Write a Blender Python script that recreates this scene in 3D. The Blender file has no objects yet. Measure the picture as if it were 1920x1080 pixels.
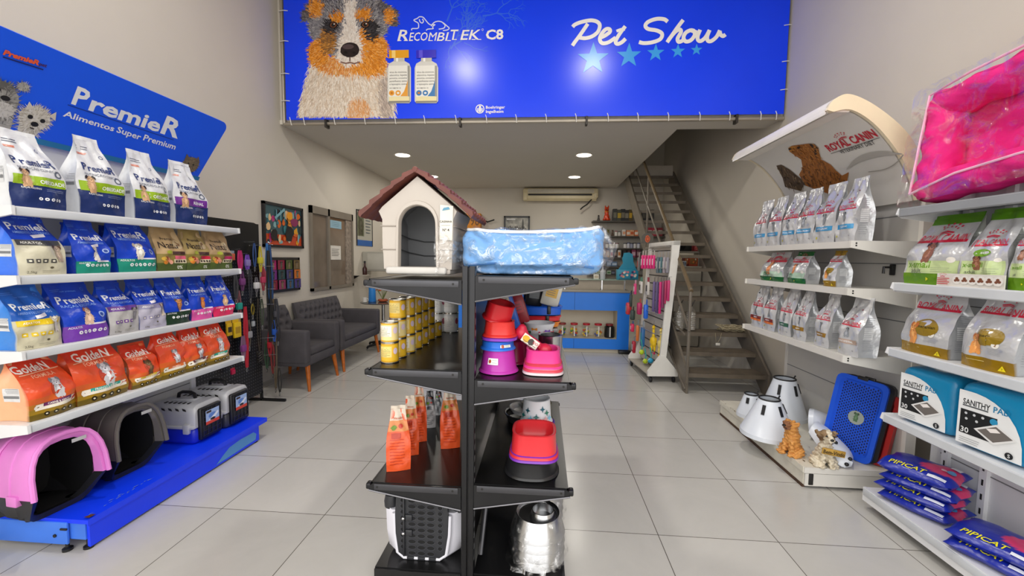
import bpy, bmesh, math, random
import numpy as np
from mathutils import Vector, Matrix

# ------------------------------------------------------------------ camera
SC = bpy.context.scene
COL = SC.collection
EYE = 1.42385
FPX, YAW, PITCH, ROLL = 770.707, 0.0729558, 0.0711302, 0.0128494
_cy, _sy, _cp, _sp = math.cos(YAW), math.sin(YAW), math.cos(PITCH), math.sin(PITCH)
_F = Vector((-_sy * _cp, _cy * _cp, -_sp)); _R0 = Vector((_cy, _sy, 0)); _U0 = _R0.cross(_F)
_cr, _sr = math.cos(ROLL), math.sin(ROLL)
_R = _cr * _R0 + _sr * _U0; _U = -_sr * _R0 + _cr * _U0
cam_data = bpy.data.cameras.new('camera')
cam_data.sensor_fit = 'HORIZONTAL'; cam_data.sensor_width = 36.0
cam_data.lens = FPX / 1920 * 36.0
cam_data.clip_start = 0.02
cam = bpy.data.objects.new('camera', cam_data); COL.objects.link(cam)
cam.matrix_world = Matrix(((_R.x, _U.x, -_F.x, 0), (_R.y, _U.y, -_F.y, 0), (_R.z, _U.z, -_F.z, EYE), (0, 0, 0, 1)))
SC.camera = cam

def P(x, y, X=None, Y=None, Z=None):
    """a measured photo point turned into metres on a known wall, shelf or floor plane"""
    d = _R * ((x - 960) / FPX) - _U * ((y - 540) / FPX) + _F
    t = X / d.x if X is not None else (Y / d.y if Y is not None else (Z - EYE) / d.z)
    return Vector((t * d.x, t * d.y, EYE + t * d.z))

# ------------------------------------------------------------------ light
SC.view_settings.view_transform = 'Standard'
SC.view_settings.look = 'None'
SC.view_settings.gamma = 1.0
SC.view_settings.use_curve_mapping = False
SC.view_settings.exposure = 0.27
world = bpy.data.worlds.new('daylight'); SC.world = world; world.use_nodes = True
_n = world.node_tree.nodes; _bg = _n['Background']
_tc = _n.new('ShaderNodeTexCoord'); _sep = _n.new('ShaderNodeSeparateXYZ'); _rmp = _n.new('ShaderNodeValToRGB')
_rmp.color_ramp.elements[0].position = 0.42; _rmp.color_ramp.elements[0].color = (.55, .53, .50, 1)
_rmp.color_ramp.elements[1].position = 0.56; _rmp.color_ramp.elements[1].color = (1.0, .985, .96, 1)
_mr = _n.new('ShaderNodeMapRange'); _mr.inputs[1].default_value = -1; _mr.inputs[2].default_value = 1
_l = world.node_tree.links
_l.new(_tc.outputs['Generated'], _sep.inputs[0]); _l.new(_sep.outputs[2], _mr.inputs[0])
_l.new(_mr.outputs[0], _rmp.inputs[0]); _l.new(_rmp.outputs[0], _bg.inputs[0])
_bg.inputs[1].default_value = 2.45
# daylight comes in through the open shop front behind the camera
def area(name, loc, rot, sx, sy, power, color=(1, 1, 1), portal=False):
    d = bpy.data.lights.new(name, 'AREA'); d.shape = 'RECTANGLE'; d.size = sx; d.size_y = sy
    d.energy = power; d.color = color
    o = bpy.data.objects.new(name, d); COL.objects.link(o); o.location = loc; o.rotation_euler = rot
    if portal: d.cycles.is_portal = True
    return o
area('shop_front_daylight_portal', (-.28, -1.0, 2.3), (math.radians(90), 0, 0), 5.6, 4.6, 10, portal=True)
SC.cycles.max_bounces = 8; SC.cycles.diffuse_bounces = 5; SC.cycles.glossy_bounces = 4
SC.cycles.transparent_max_bounces = 16; SC.cycles.sample_clamp_indirect = 6.0
SC.cycles.caustics_reflective = False; SC.cycles.caustics_refractive = False

# ------------------------------------------------------------------ helpers
PI = math.pi
def lin(c):
    return c / 12.92 if c <= .04045 else ((c + .055) / 1.055) ** 2.4
def H(s):
    s = s.lstrip('#')
    return tuple(lin(int(s[i:i + 2], 16) / 255) for i in (0, 2, 4))
_mats = {}
def mat(name, hexc, rough=.5, metal=0.0, var=.06, scale=6.0, bump=0.0, bscale=60.0, coat=0.0, spec=.5, emit=0.0):
    if name in _mats: return _mats[name]
    m = bpy.data.materials.new(name); m.use_nodes = True; nt = m.node_tree; N = nt.nodes; L = nt.links
    b = N['Principled BSDF']; c = H(hexc)
    b.inputs['Roughness'].default_value = rough; b.inputs['Metallic'].default_value = metal
    b.inputs['Specular IOR Level'].default_value = spec
    if coat: b.inputs['Coat Weight'].default_value = coat; b.inputs['Coat Roughness'].default_value = .08
    tc = N.new('ShaderNodeTexCoord'); nz = N.new('ShaderNodeTexNoise'); nz.inputs['Scale'].default_value = scale
    nz.inputs['Detail'].default_value = 3
    L.new(tc.outputs['Object'], nz.inputs['Vector'])
    r = N.new('ShaderNodeValToRGB'); L.new(nz.outputs['Fac'], r.inputs[0])
    r.color_ramp.elements[0].position = .3; r.color_ramp.elements[1].position = .7
    r.color_ramp.elements[0].color = tuple(max(0, x * (1 - var)) for x in c) + (1,)
    r.color_ramp.elements[1].color = tuple(min(1, x * (1 + var)) for x in c) + (1,)
    L.new(r.outputs[0], b.inputs['Base Color'])
    if bump:
        n2 = N.new('ShaderNodeTexNoise'); n2.inputs['Scale'].default_value = bscale; n2.inputs['Detail'].default_value = 2
        L.new(tc.outputs['Object'], n2.inputs['Vector'])
        bp = N.new('ShaderNodeBump'); bp.inputs['Strength'].default_value = bump; bp.inputs['Distance'].default_value = .01
        L.new(n2.outputs['Fac'], bp.inputs['Height']); L.new(bp.outputs[0], b.inputs['Normal'])
    if emit:
        b.inputs['Emission Color'].default_value = c + (1,); b.inputs['Emission Strength'].default_value = emit
    _mats[name] = m; return m
def pmat(name, rough=.4, metal=0.0, bump=0.0, bscale=40.0, spec=.5, coat=0.0, var=.04):
    """printed or dyed surface: its colours are stored on the mesh"""
    if name in _mats: return _mats[name]
    m = mat(name, '#808080', rough, metal, 0, 5, bump, bscale, coat, spec); nt = m.node_tree
    b = nt.nodes['Principled BSDF']; a = nt.nodes.new('ShaderNodeAttribute'); a.attribute_name = 'Col'
    tc = nt.nodes['Texture Coordinate']; nz = nt.nodes['Noise Texture']
    nz.inputs['Scale'].default_value = 25
    mp = nt.nodes.new('ShaderNodeMapRange'); mp.inputs[3].default_value = 1 - var; mp.inputs[4].default_value = 1 + var
    nt.links.new(nz.outputs['Fac'], mp.inputs[0])
    mx = nt.nodes.new('ShaderNodeVectorMath'); mx.operation = 'SCALE'
    nt.links.new(a.outputs['Color'], mx.inputs[0]); nt.links.new(mp.outputs[0], mx.inputs['Scale'])
    nt.links.new(mx.outputs[0], b.inputs['Base Color']); return m
def film(name, tint='#ffffff', lo=.06, hi=.5, scale=14.0, rough=.12, bump=.6):
    """thin clear plastic: see-through with crumpled glossy streaks"""
    m = bpy.data.materials.new(name); m.use_nodes = True; nt = m.node_tree; N = nt.nodes; L = nt.links
    N.remove(N['Principled BSDF']); out = N['Material Output']
    tr = N.new('ShaderNodeBsdfTransparent'); gl = N.new('ShaderNodeBsdfGlossy'); gl.inputs['Roughness'].default_value = rough
    gl.inputs['Color'].default_value = H(tint) + (1,)
    mix = N.new('ShaderNodeMixShader'); tc = N.new('ShaderNodeTexCoord'); nz = N.new('ShaderNodeTexNoise')
    nz.inputs['Scale'].default_value = scale; nz.inputs['Detail'].default_value = 5; nz.inputs['Distortion'].default_value = 1.2
    L.new(tc.outputs['Object'], nz.inputs['Vector'])
    mp = N.new('ShaderNodeMapRange'); mp.inputs[1].default_value = .45; mp.inputs[2].default_value = .75
    mp.inputs[3].default_value = lo; mp.inputs[4].default_value = hi
    L.new(nz.outputs['Fac'], mp.inputs[0]); L.new(mp.outputs[0], mix.inputs[0])
    bp = N.new('ShaderNodeBump'); bp.inputs['Strength'].default_value = bump; bp.inputs['Distance'].default_value = .02
    L.new(nz.outputs['Fac'], bp.inputs['Height']); L.new(bp.outputs[0], gl.inputs['Normal'])
    L.new(tr.outputs[0], mix.inputs[1]); L.new(gl.outputs[0], mix.inputs[2]); L.new(mix.outputs[0], out.inputs[0])
    _mats[name] = m; return m

class MB:
    def __init__(s): s.v = []; s.f = []; s.c = []; s.hascol = False
    def add(s, vs, fs, col=None):
        o = len(s.v); s.v.extend(tuple(p) for p in vs); s.f.extend(tuple(i + o for i in f) for f in fs)
        if col is None: s.c.extend([(.5, .5, .5)] * len(vs))
        elif isinstance(col, list): s.c.extend(col); s.hascol = True
        else: s.c.extend([col] * len(vs)); s.hascol = True
        return s
    def box(s, x0, x1, y0, y1, z0, z1, col=None):
        v = [(x, y, z) for z in (z0, z1) for y in (y0, y1) for x in (x0, x1)]
        return s.add(v, [(0, 2, 3, 1), (4, 5, 7, 6), (0, 1, 5, 4), (2, 6, 7, 3), (0, 4, 6, 2), (1, 3, 7, 5)], col)
    def rbox(s, x0, x1, y0, y1, z0, z1, r=.01, seg=2, col=None, M=None):
        bm = bmesh.new(); bmesh.ops.create_cube(bm, size=1)
        for v in bm.verts: v.co = ((x0 + x1) / 2 + v.co.x * (x1 - x0), (y0 + y1) / 2 + v.co.y * (y1 - y0), (z0 + z1) / 2 + v.co.z * (z1 - z0))
        r = min(r, .49 * min(abs(x1 - x0), abs(y1 - y0), abs(z1 - z0)))
        bmesh.ops.bevel(bm, geom=bm.edges[:], offset=r, segments=seg, profile=.5, affect='EDGES')
        if M: bmesh.ops.transform(bm, matrix=M, verts=bm.verts)
        bm.verts.index_update()
        s.add([v.co[:] for v in bm.verts], [[v.index for v in f.verts] for f in bm.faces], col); bm.free(); return s
    def grid(s, nu, nv, fn, cu=False, cv=False, col=None):
        """fn(i/nu, j/nv) -> point or (point, colour)"""
        vs = []; cs = []
        nu1 = nu if cu else nu + 1; nv1 = nv if cv else nv + 1
        for j in range(nv1):
            for i in range(nu1):
                r = fn(i / nu, j / nv)
                if col == 'fn': vs.append(r[0]); cs.append(r[1])
                else: vs.append(r)
        fs = []
        for j in range(nv):
            for i in range(nu):
                a = j * nu1 + i; b = j * nu1 + (i + 1) % nu1
                c = ((j + 1) % nv1) * nu1 + (i + 1) % nu1; d = ((j + 1) % nv1) * nu1 + i
                fs.append((a, b, c, d))
        return s.add(vs, fs, cs if col == 'fn' else col)
    def loops(s, rings, cap0=False, cap1=False, closed=True, col=None, cols=None):
        n = len(rings[0]); vs = [p for r in rings for p in r]; fs = []
        for j in range(len(rings) - 1):
            for i in range(n if closed else n - 1):
                k = (i + 1) % n; fs.append((j * n + i, j * n + k, (j + 1) * n + k, (j + 1) * n + i))
        if cap0: fs.append(tuple(reversed(range(n))))
        if cap1: fs.append(tuple(range((len(rings) - 1) * n, len(rings) * n)))
        if cols: col = [c for c in cols for _ in range(n)]
        return s.add(vs, fs, col)
    def lathe(s, prof, n=24, M=None, sq=1.0, col=None, cols=None, caps=(True, True), sx=1, sy=1):
        """profile of (radius, z); sq<1 squares the circle"""
        rings = []
        for r, z in prof:
            ring = []
            for i in range(n):
                a = 2 * PI * i / n; c, t = math.cos(a), math.sin(a)
                if sq != 1: c = math.copysign(abs(c) ** sq, c); t = math.copysign(abs(t) ** sq, t)
                p = Vector((r * c * sx, r * t * sy, z)); ring.append(tuple(M @ p) if M else tuple(p))
            rings.append(ring)
        return s.loops(rings, caps[0], caps[1], True, col, cols)
    def tube(s, pts, r, n=8, closed=False, col=None, flat=1.0):
        pts = [Vector(p) for p in pts]; rings = []; m = len(pts)
        t0 = None
        for k, p in enumerate(pts):
            if closed: t = (pts[(k + 1) % m] - pts[k - 1])
            else: t = pts[min(k + 1, m - 1)] - pts[max(k - 1, 0)]
            if t.length < 1e-9: t = Vector((0, 0, 1))
            t.normalize()
            if t0 is None:
                a = Vector((0, 0, 1)) if abs(t.z) < .9 else Vector((1, 0, 0)); u = t.cross(a).normalized()
            else:
                u = (u - t * u.dot(t))
                u = u.normalized() if u.length > 1e-6 else t.orthogonal().normalized()
            t0 = t; w = t.cross(u); rr = r[k] if isinstance(r, (list, tuple)) else r
            rings.append([tuple(p + rr * (math.cos(2 * PI * i / n) * u + flat * math.sin(2 * PI * i / n) * w)) for i in range(n)])
        if closed: rings.append(rings[0])
        return s.loops(rings, not closed, not closed, True, col)
    def bar(s, a, b, r, n=8, col=None): return s.tube([a, b], r, n, col=col)
    def prism(s, poly, d0, d1, axis='y', col=None):
        def m(p, d): return {'x': (d, p[0], p[1]), 'y': (p[0], d, p[1]), 'z': (p[0], p[1], d)}[axis]
        n = len(poly); vs = [m(p, d0) for p in poly] + [m(p, d1) for p in poly]
        fs = [tuple(range(n)), tuple(reversed(range(n, 2 * n)))] + [(i, i + n, (i + 1) % n + n, (i + 1) % n) for i in range(n)]
        return s.add(vs, fs, col)
    def ball(s, c, r, nu=12, nv=8, col=None, M=None):
        rx, ry, rz = (r, r, r) if not isinstance(r, (tuple, list)) else r
        def f(u, v):
            a = 2 * PI * u; b = PI * (v * .9998 + .0001)
            p = Vector((rx * math.sin(b) * math.cos(a), ry * math.sin(b) * math.sin(a), -rz * math.cos(b)))
            if M: p = M @ p
            return (p.x + c[0], p.y + c[1], p.z + c[2])
        return s.grid(nu, nv, f, cu=True, col=col)
    def xf(s, M):
        s.v = [tuple(M @ Vector(p)) for p in s.v]; return s
    def build(s, name, m, parent=None, loc=None, smooth=35):
        me = bpy.data.meshes.new(name); me.from_pydata(s.v, [], s.f)
        bm = bmesh.new(); bm.from_mesh(me); bmesh.ops.recalc_face_normals(bm, faces=bm.faces); bm.to_mesh(me); bm.free()
        if s.hascol:
            at = me.color_attributes.new('Col', 'FLOAT_COLOR', 'POINT')
            at.data.foreach_set('color', np.array([tuple(c) + (1.0,) for c in s.c], dtype=np.float32).ravel())
        me.materials.append(m)
        if smooth:
            me.polygons.foreach_set('use_smooth', [True] * len(me.polygons)); me.set_sharp_from_angle(angle=math.radians(smooth))
        o = bpy.data.objects.new(name, me); COL.objects.link(o)
        if parent is not None: o.parent = parent
        if loc is not None: o.location = loc
        return o
def tag(o, label, cat, group=None):
    o['label'] = label; o['category'] = cat
    if group: o['group'] = group
    return o
def thing(name, label, cat, loc=(0, 0, 0), rz=0.0, group=None, rot=None):
    o = bpy.data.objects.new(name, None); COL.objects.link(o); o.empty_display_size = .05
    o.location = loc; o.rotation_euler = rot if rot else (0, 0, rz)
    return tag(o, label, cat, group)
def struct(name, mb, m, smooth=35):
    o = mb.build(name, m, smooth=smooth); o['kind'] = 'structure'; return o
def dup(root, loc, rz=None, label=None, group=None):
    r = root.copy(); COL.objects.link(r); r.location = loc
    if rz is not None: r.rotation_euler = (0, 0, rz)
    if label: r['label'] = label
    if group: r['group'] = group
    for ch in list(root.children):
        c = ch.copy(); COL.objects.link(c); c.parent = r
        for g in ch.children:
            d = g.copy(); COL.objects.link(d); d.parent = c
    return r
_txt = {}
def text2d(s, bold=.0, shear=0.0):
    """lettering outline as flat triangles: unit cap height, starting at x=0; returns verts, faces, width"""
    k = (s, bold, shear)
    if k in _txt: return _txt[k]
    cu = bpy.data.curves.new('lettering', 'FONT'); cu.body = s; cu.size = 1; cu.offset = bold; cu.shear = shear; cu.resolution_u = 2
    cu.fill_mode = 'FRONT'; cu.dimensions = '2D'
    ob = bpy.data.objects.new('lettering', cu); me = bpy.data.meshes.new_from_object(ob)
    vs = [(v.co.x / .72, v.co.y / .72) for v in me.vertices]; fs = [tuple(p.vertices) for p in me.polygons]
    bpy.data.objects.remove(ob); bpy.data.curves.remove(cu); bpy.data.meshes.remove(me)
    if not vs: vs = [(0, 0)]
    x0 = min(p[0] for p in vs); x1 = max(p[0] for p in vs)
    vs = [(p[0] - x0, p[1]) for p in vs]; _txt[k] = (vs, fs, x1 - x0); return _txt[k]

class Decal:
    """flat printed marks laid on a surface. fn(x, z, lift) -> 3D point; x, z in metres on that surface"""
    def __init__(s, fn, lift=.0012, step=.00025): s.fn = fn; s.mb = MB(); s.l = lift; s.step = step; s.tl = 0.0; s.fine = 1; s.rng = []; s.ic = s; s.bd = s
    def _add(s, pts, fs, col):
        s.l += s.step; s.put([s.fn(x, z, s.l) for x, z in pts], fs, col)
    def put(s, vs, fs, col):
        a, c = len(s.mb.v), len(s.mb.f); s.mb.add(vs, fs, col); s.rng.append((a, len(s.mb.v), c, len(s.mb.f)))
    def text(s, t, x, z, h, col, bold=.02, shear=0.0, maxw=None, align='c', rot=0.0):
        bold *= .5
        vs, fs, w = text2d(t, bold, shear); kx = h
        if maxw and w * kx > maxw: kx = maxw / w
        ox = {'c': -w * kx / 2, 'l': 0, 'r': -w * kx}[align]; c, n = math.cos(rot), math.sin(rot)
        q = [(ox + p[0] * kx, p[1] * h - h / 2) for p in vs]
        l = s.l; s.l += s.tl; s._add([(x + a * c - b * n, z + a * n + b * c) for a, b in q], fs, col); s.l = l + s.step; return s
    def ell(s, x, z, rx, rz, col, n=14, rag=0.0, rot=0.0):
        pts = [(x, z)]; c, sn = math.cos(rot), math.sin(rot)
        for i in range(n):
            a = 2 * PI * i / n; k = 1 + (random.uniform(-rag, rag) if rag else 0)
            dx, dz = rx * k * math.cos(a), rz * k * math.sin(a); pts.append((x + dx * c - dz * sn, z + dx * sn + dz * c))
        s._add(pts, [(0, i + 1, (i + 1) % n + 1) for i in range(n)], col); return s
    def ring(s, x, z, r0, r1, col, n=20, ky=1.0):
        if s.bd is not s: s.bd.ring(x, z, r0, r1, col, n, ky); return s
        pts = []
        for i in range(n):
            a = 2 * PI * i / n; pts += [(x + r0 * math.cos(a), z + ky * r0 * math.sin(a)), (x + r1 * math.cos(a), z + ky * r1 * math.sin(a))]
        s._add(pts, [(2 * i, 2 * i + 1, (2 * i + 3) % (2 * n), (2 * i + 2) % (2 * n)) for i in range(n)], col); return s
    def rect(s, x0, x1, z0, z1, col, nx=6, nz=2, skew=0.0):
        nx, nz = nx * s.fine, nz * s.fine
        pts = [(x0 + (x1 - x0) * i / nx, z0 + (z1 - z0) * j / nz + skew * i / nx) for j in range(nz + 1) for i in range(nx + 1)]
        fs = [(j * (nx + 1) + i, j * (nx + 1) + i + 1, (j + 1) * (nx + 1) + i + 1, (j + 1) * (nx + 1) + i) for j in range(nz) for i in range(nx)]
        s._add(pts, fs, col); return s
    def poly(s, pts, col):
        vs = [Vector((p[0], p[1], 0)) for p in pts]
        from mathutils.geometry import tessellate_polygon
        s._add(list(pts), [tuple(t) for t in tessellate_polygon([vs])], col); return s
    def line(s, pts, w, col):
        n = len(pts); L = []; R = []
        for i, p in enumerate(pts):
            a = pts[max(0, i - 1)]; b = pts[min(n - 1, i + 1)]; dx, dz = b[0] - a[0], b[1] - a[1]; q = math.hypot(dx, dz) or 1
            ww = w[i] if isinstance(w, (list, tuple)) else w
            L.append((p[0] - dz / q * ww / 2, p[1] + dx / q * ww / 2)); R.append((p[0] + dz / q * ww / 2, p[1] - dx / q * ww / 2))
        s.l += s.step; ev = lambda q: [s.fn(p[0], p[1], s.l + i * s.step * .04) for i, p in enumerate(q)]
        s.put(ev(L) + ev(R), [(i, i + 1, n + i + 1, n + i) for i in range(n - 1)], col); s.l += n * s.step * .04; return s
    def fur(s, x, z, rx, rz, col, n, L, down=.5):
        r = random
        for _ in range(n):
            a = r.uniform(0, 2 * PI); q = math.sqrt(r.random()); px, pz = x + rx * q * math.cos(a), z + rz * q * math.sin(a)
            b = math.atan2(math.sin(a) * q - down, math.cos(a) * q) + r.uniform(-.4, .4); l = L * r.uniform(.6, 1.3); w = L * .13; t = r.uniform(.62, 1.3)
            s.step, st = 0, s.step; s._add([(px - w * math.sin(b), pz + w * math.cos(b)), (px + w * math.sin(b), pz - w * math.cos(b)), (px + l * math.cos(b), pz + l * math.sin(b))], [(0, 1, 2)], tuple(min(1, c * t) for c in col)); s.step = st
        s.l += s.step
    def dog(s, x, z, k, body, dark, ear=None, sit=True):
        ear = ear or dark; lite = tuple(min(1, c * 1.4 + .04) for c in body)
        if sit:
            s.ell(x, z - .06 * k, .22 * k, .36 * k, body, 18, .1); s.ell(x - .12 * k, z - .34 * k, .08 * k, .12 * k, body, 10, .1); s.ell(x + .12 * k, z - .34 * k, .08 * k, .12 * k, body, 10, .1)
            s.fur(x, z - .05 * k, .23 * k, .36 * k, body, 34, .12 * k, .8); s.ell(x, z - .02 * k, .08 * k, .2 * k, lite, 10, .2); s.fur(x, z, .1 * k, .2 * k, lite, 12, .1 * k, .9)
        s.ell(x, z + .36 * k, .19 * k, .19 * k, body, 16, .1); s.fur(x, z + .36 * k, .2 * k, .2 * k, body, 26, .09 * k, .3)
        for q in (-1, 1): s.poly([(x + q * .06 * k, z + .5 * k), (x + q * .15 * k, z + .60 * k), (x + q * .25 * k, z + .50 * k), (x + q * .24 * k, z + .34 * k), (x + q * .15 * k, z + .42 * k)], ear); s.fur(x + q * .18 * k, z + .45 * k, .06 * k, .09 * k, ear, 8, .08 * k, .9)
        s.ell(x, z + .28 * k, .085 * k, .075 * k, lite, 10, .1); s.ell(x, z + .31 * k, .035 * k, .026 * k, (.01, .01, .01), 8)
        s.ell(x - .075 * k, z + .39 * k, .02 * k, .02 * k, (.01, .01, .01), 8); s.ell(x + .075 * k, z + .39 * k, .02 * k, .02 * k, (.01, .01, .01), 8)
        return s
    def icons(s, x0, x1, z, r, n, col, inner=None):
        if s.ic is not s: s.ic.icons(x0, x1, z, r, n, col, inner); return s
        for i in range(n):
            x = x0 + (x1 - x0) * (i + .5) / n; s.ell(x, z, r, r, col, 10)
            if inner: s.ell(x, z, r * .45, r * .35, inner, 6)
        return s
    def lines(s, x0, x1, z0, z1, n, col, w=.0012):
        for i in range(n):
            z = z0 + (z1 - z0) * i / max(1, n - 1); s.rect(x0, x1 - (x1 - x0) * random.uniform(0, .25), z - w / 2, z + w / 2, col, 4, 1)
        return s
    def build(s, name, m, parent=None):
        """marks that lie apart from each other become parts of their own"""
        if not s.mb.v: return None
        n = len(s.rng); grp = list(range(n)); V = np.array(s.mb.v)
        if 1 < n <= 160:
            lo = np.array([V[a:b].min(0) for a, b, _, _ in s.rng]); hi = np.array([V[a:b].max(0) for a, b, _, _ in s.rng]); sz = (hi - lo).max(1)
            def root(i):
                while grp[i] != i: i = grp[i]
                return i
            for i in range(n):
                gap = np.sqrt((np.maximum(0, np.maximum(lo[i] - hi, lo - hi[i])) ** 2).sum(1))
                for j in np.nonzero(gap <= np.maximum(.0195, .48 * np.maximum(sz[i], sz)))[0]:
                    a, b = root(i), root(int(j))
                    if a != b: grp[b] = a
            keys = {}
            for i in range(n): keys.setdefault(root(i), []).append(i)
        else: keys = {0: list(range(n))}
        out = None
        for ids in keys.values():
            mb = MB()
            for i in ids:
                a, b, c, d = s.rng[i]; mb.add(s.mb.v[a:b], [tuple(k - a for k in f) for f in s.mb.f[c:d]], s.mb.c[a:b])
            o = mb.build(name, m, parent, smooth=0); out = out or o
        return out
def flat_fn(O, X, Z):
    """decal mapping on a plane: origin O, unit vectors X (right) and Z (up); lifts along X x Z (towards the viewer)"""
    O = Vector(O); X = Vector(X).normalized(); Z = Vector(Z).normalized(); N = X.cross(Z)
    return lambda x, z, l: tuple(O + X * x + Z * z + N * l)
PRINT = pmat('printed_ink', .45)
PRINTG = pmat('printed_ink_glossy', .25)
def blob(parts, voxel, m, name, parent=None, smooth=2, disp=0.0, dscale=40, colf=None, loc=None):
    """one continuous skin over a set of ellipsoids (centre, radii, euler)"""
    mb = MB()
    for c, r, *e in parts:
        M = Matrix.Identity(3)
        if e:
            from mathutils import Euler
            M = Euler(e[0]).to_matrix()
        mb.ball(c, r, 16, 10, M=M)
    me = bpy.data.meshes.new('t'); me.from_pydata(mb.v, [], mb.f)
    o = bpy.data.objects.new('t', me); COL.objects.link(o)
    md = o.modifiers.new('r', 'REMESH'); md.mode = 'VOXEL'; md.voxel_size = voxel
    sm = o.modifiers.new('s', 'SMOOTH'); sm.factor = .5; sm.iterations = smooth
    dg = bpy.context.evaluated_depsgraph_get(); me2 = bpy.data.meshes.new_from_object(o.evaluated_get(dg))
    bpy.data.objects.remove(o); bpy.data.meshes.remove(me)
    me2.name = name; me2.materials.clear(); me2.materials.append(m)
    if disp:
        for v, n in [(v, v.normal.copy()) for v in me2.vertices]:
            x, y, z = v.co * dscale
            v.co += n * disp * (math.sin(x * 1.7 + 2 * math.sin(z * 1.3)) + math.sin(z * 2.1 + y + 2 * math.sin(x)))
    if colf:
        at = me2.color_attributes.new('Col', 'FLOAT_COLOR', 'POINT')
        at.data.foreach_set('color', np.array([tuple(colf(v.co)) + (1.0,) for v in me2.vertices], dtype=np.float32).ravel())
    me2.polygons.foreach_set('use_smooth', [True] * len(me2.polygons))
    ob = bpy.data.objects.new(name, me2); COL.objects.link(ob)
    if parent is not None: ob.parent = parent
    if loc is not None: ob.location = loc
    return ob
def sm(a, b, x):
    t = min(1, max(0, (x - a) / (b - a))); return t * t * (3 - 2 * t)
random.seed(7)
# ------------------------------------------------------------------ the room
XL, XR, YF, YB, ZC, ZT, YM = -3.11, 2.55, -1.0, 9.15, 2.965, 4.65, 4.76
WALL = mat('painted_wall', '#cfc8bc', .75, var=.025, scale=1.5, bump=.05, bscale=180)
CEIL = mat('painted_ceiling', '#ccc7be', .8, var=.02, scale=1.2)
def floor_mat():
    m = bpy.data.materials.new('porcelain_tiles'); m.use_nodes = True; nt = m.node_tree; N = nt.nodes; L = nt.links; b = N['Principled BSDF']
    tc = N.new('ShaderNodeTexCoord'); mp = N.new('ShaderNodeMapping'); mp.inputs['Location'].default_value = (1.774 + .6 * 10, -2.0942 + .6 * 10, 0)
    L.new(tc.outputs['Object'], mp.inputs[0])
    br = N.new('ShaderNodeTexBrick'); br.offset = 0; br.squash = 1
    br.inputs['Scale'].default_value = 1; br.inputs['Brick Width'].default_value = .6; br.inputs['Row Height'].default_value = .6
    br.inputs['Mortar Size'].default_value = .0022; br.inputs['Mortar Smooth'].default_value = .1
    br.inputs['Color1'].default_value = H('#c4c2bd') + (1,); br.inputs['Color2'].default_value = H('#bcbab5') + (1,)
    br.inputs['Mortar'].default_value = H('#5f5a52') + (1,)
    L.new(mp.outputs[0], br.inputs['Vector'])
    nz = N.new('ShaderNodeTexNoise'); nz.inputs['Scale'].default_value = 2.2; nz.inputs['Detail'].default_value = 8; nz.inputs['Roughness'].default_value = .7
    nz.inputs['Distortion'].default_value = .6; L.new(tc.outputs['Object'], nz.inputs['Vector'])
    mr = N.new('ShaderNodeMapRange'); mr.inputs[3].default_value = .86; mr.inputs[4].default_value = 1.1; L.new(nz.outputs['Fac'], mr.inputs[0])
    vm = N.new('ShaderNodeVectorMath'); vm.operation = 'SCALE'; L.new(br.outputs['Color'], vm.inputs[0]); L.new(mr.outputs[0], vm.inputs['Scale'])
    L.new(vm.outputs[0], b.inputs['Base Color']); b.inputs['Roughness'].default_value = .22; b.inputs['Specular IOR Level'].default_value = .45
    return m
struct('floor', MB().box(XL - .15, XR + .15, -4, YB + .15, -.1, 0), floor_mat())
struct('wall_left', MB().box(XL - .15, XL, YF, YB + .15, 0, ZT), WALL)
struct('wall_right', MB().box(XR, XR + .15, YF, YB + .15, 0, ZT), WALL)
struct('wall_back', MB().box(XL, XR, YB, YB + .15, 0, ZT), WALL)
struct('ceiling_upper', MB().box(XL - .15, XR + .15, YF, YB + .15, ZT, ZT + .12), CEIL)
# mezzanine: slab with a stair opening, and its front wall
SX, SY = 1.55, 5.08
struct('ceiling', MB().box(XL, SX, YM, YB, ZC, ZC + .22).box(SX, XR, YM, SY, ZC, ZC + .22), CEIL)
struct('wall_upper', MB().box(XL, XR, YM, YM + .12, ZC + .22, ZT), WALL)
struct('trim_1', MB().box(XL, XR, YM - .012, YM, ZC + .002, ZC + .05), mat('slab_edge_trim', '#ded8cc', .6))
# ---- recessed round ceiling lights
LAMPW = mat('lamp_diffuser', '#fff4e4', .4, emit=5.0); RIM = mat('white_enamel', '#e8e6e0', .35)
def downlight(loc, label, r=.105, power=9):
    t = thing('ceiling_light', label, 'light', loc, group='round ceiling lights')
    MB().lathe([(r, 0), (r * 1.22, -.006), (r * 1.25, -.002), (r * 1.25, .0), (r, .0)], 28, caps=(False, False)).build('rim', RIM, t)
    MB().lathe([(r, -.004), (0.001, -.006)], 28, caps=(False, False)).build('diffuser', LAMPW, t)
    d = bpy.data.lights.new('ceiling_light_glow', 'AREA'); d.shape = 'DISK'; d.size = r * 2; d.energy = power; d.color = (1, .95, .86)
    o = bpy.data.objects.new('light_glow', d); COL.objects.link(o); o.parent = t; o.location = (0, 0, -.012)
for (x, y, s) in ((755, 291, 'round ceiling light nearest above the kennel roof, front left of the four'), (1095, 291, 'round ceiling light front right, larger in view, ahead of the air conditioner'),
               (810, 331, 'round ceiling light half hidden behind the kennel roof, rear left'), (1077, 332, 'round ceiling light just in front of the air conditioner, rear right')):
    p = P(x, y, Z=ZC - .002); downlight(p, s)
for (x, s) in ((-1.346, 'left high ceiling lamp over the shop front, mirrored in the banner'), (.762, 'right high ceiling lamp over the shop front, mirrored in the banner')):
    downlight((x, 2.2, ZT - .002), s, .13, 34)
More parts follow.
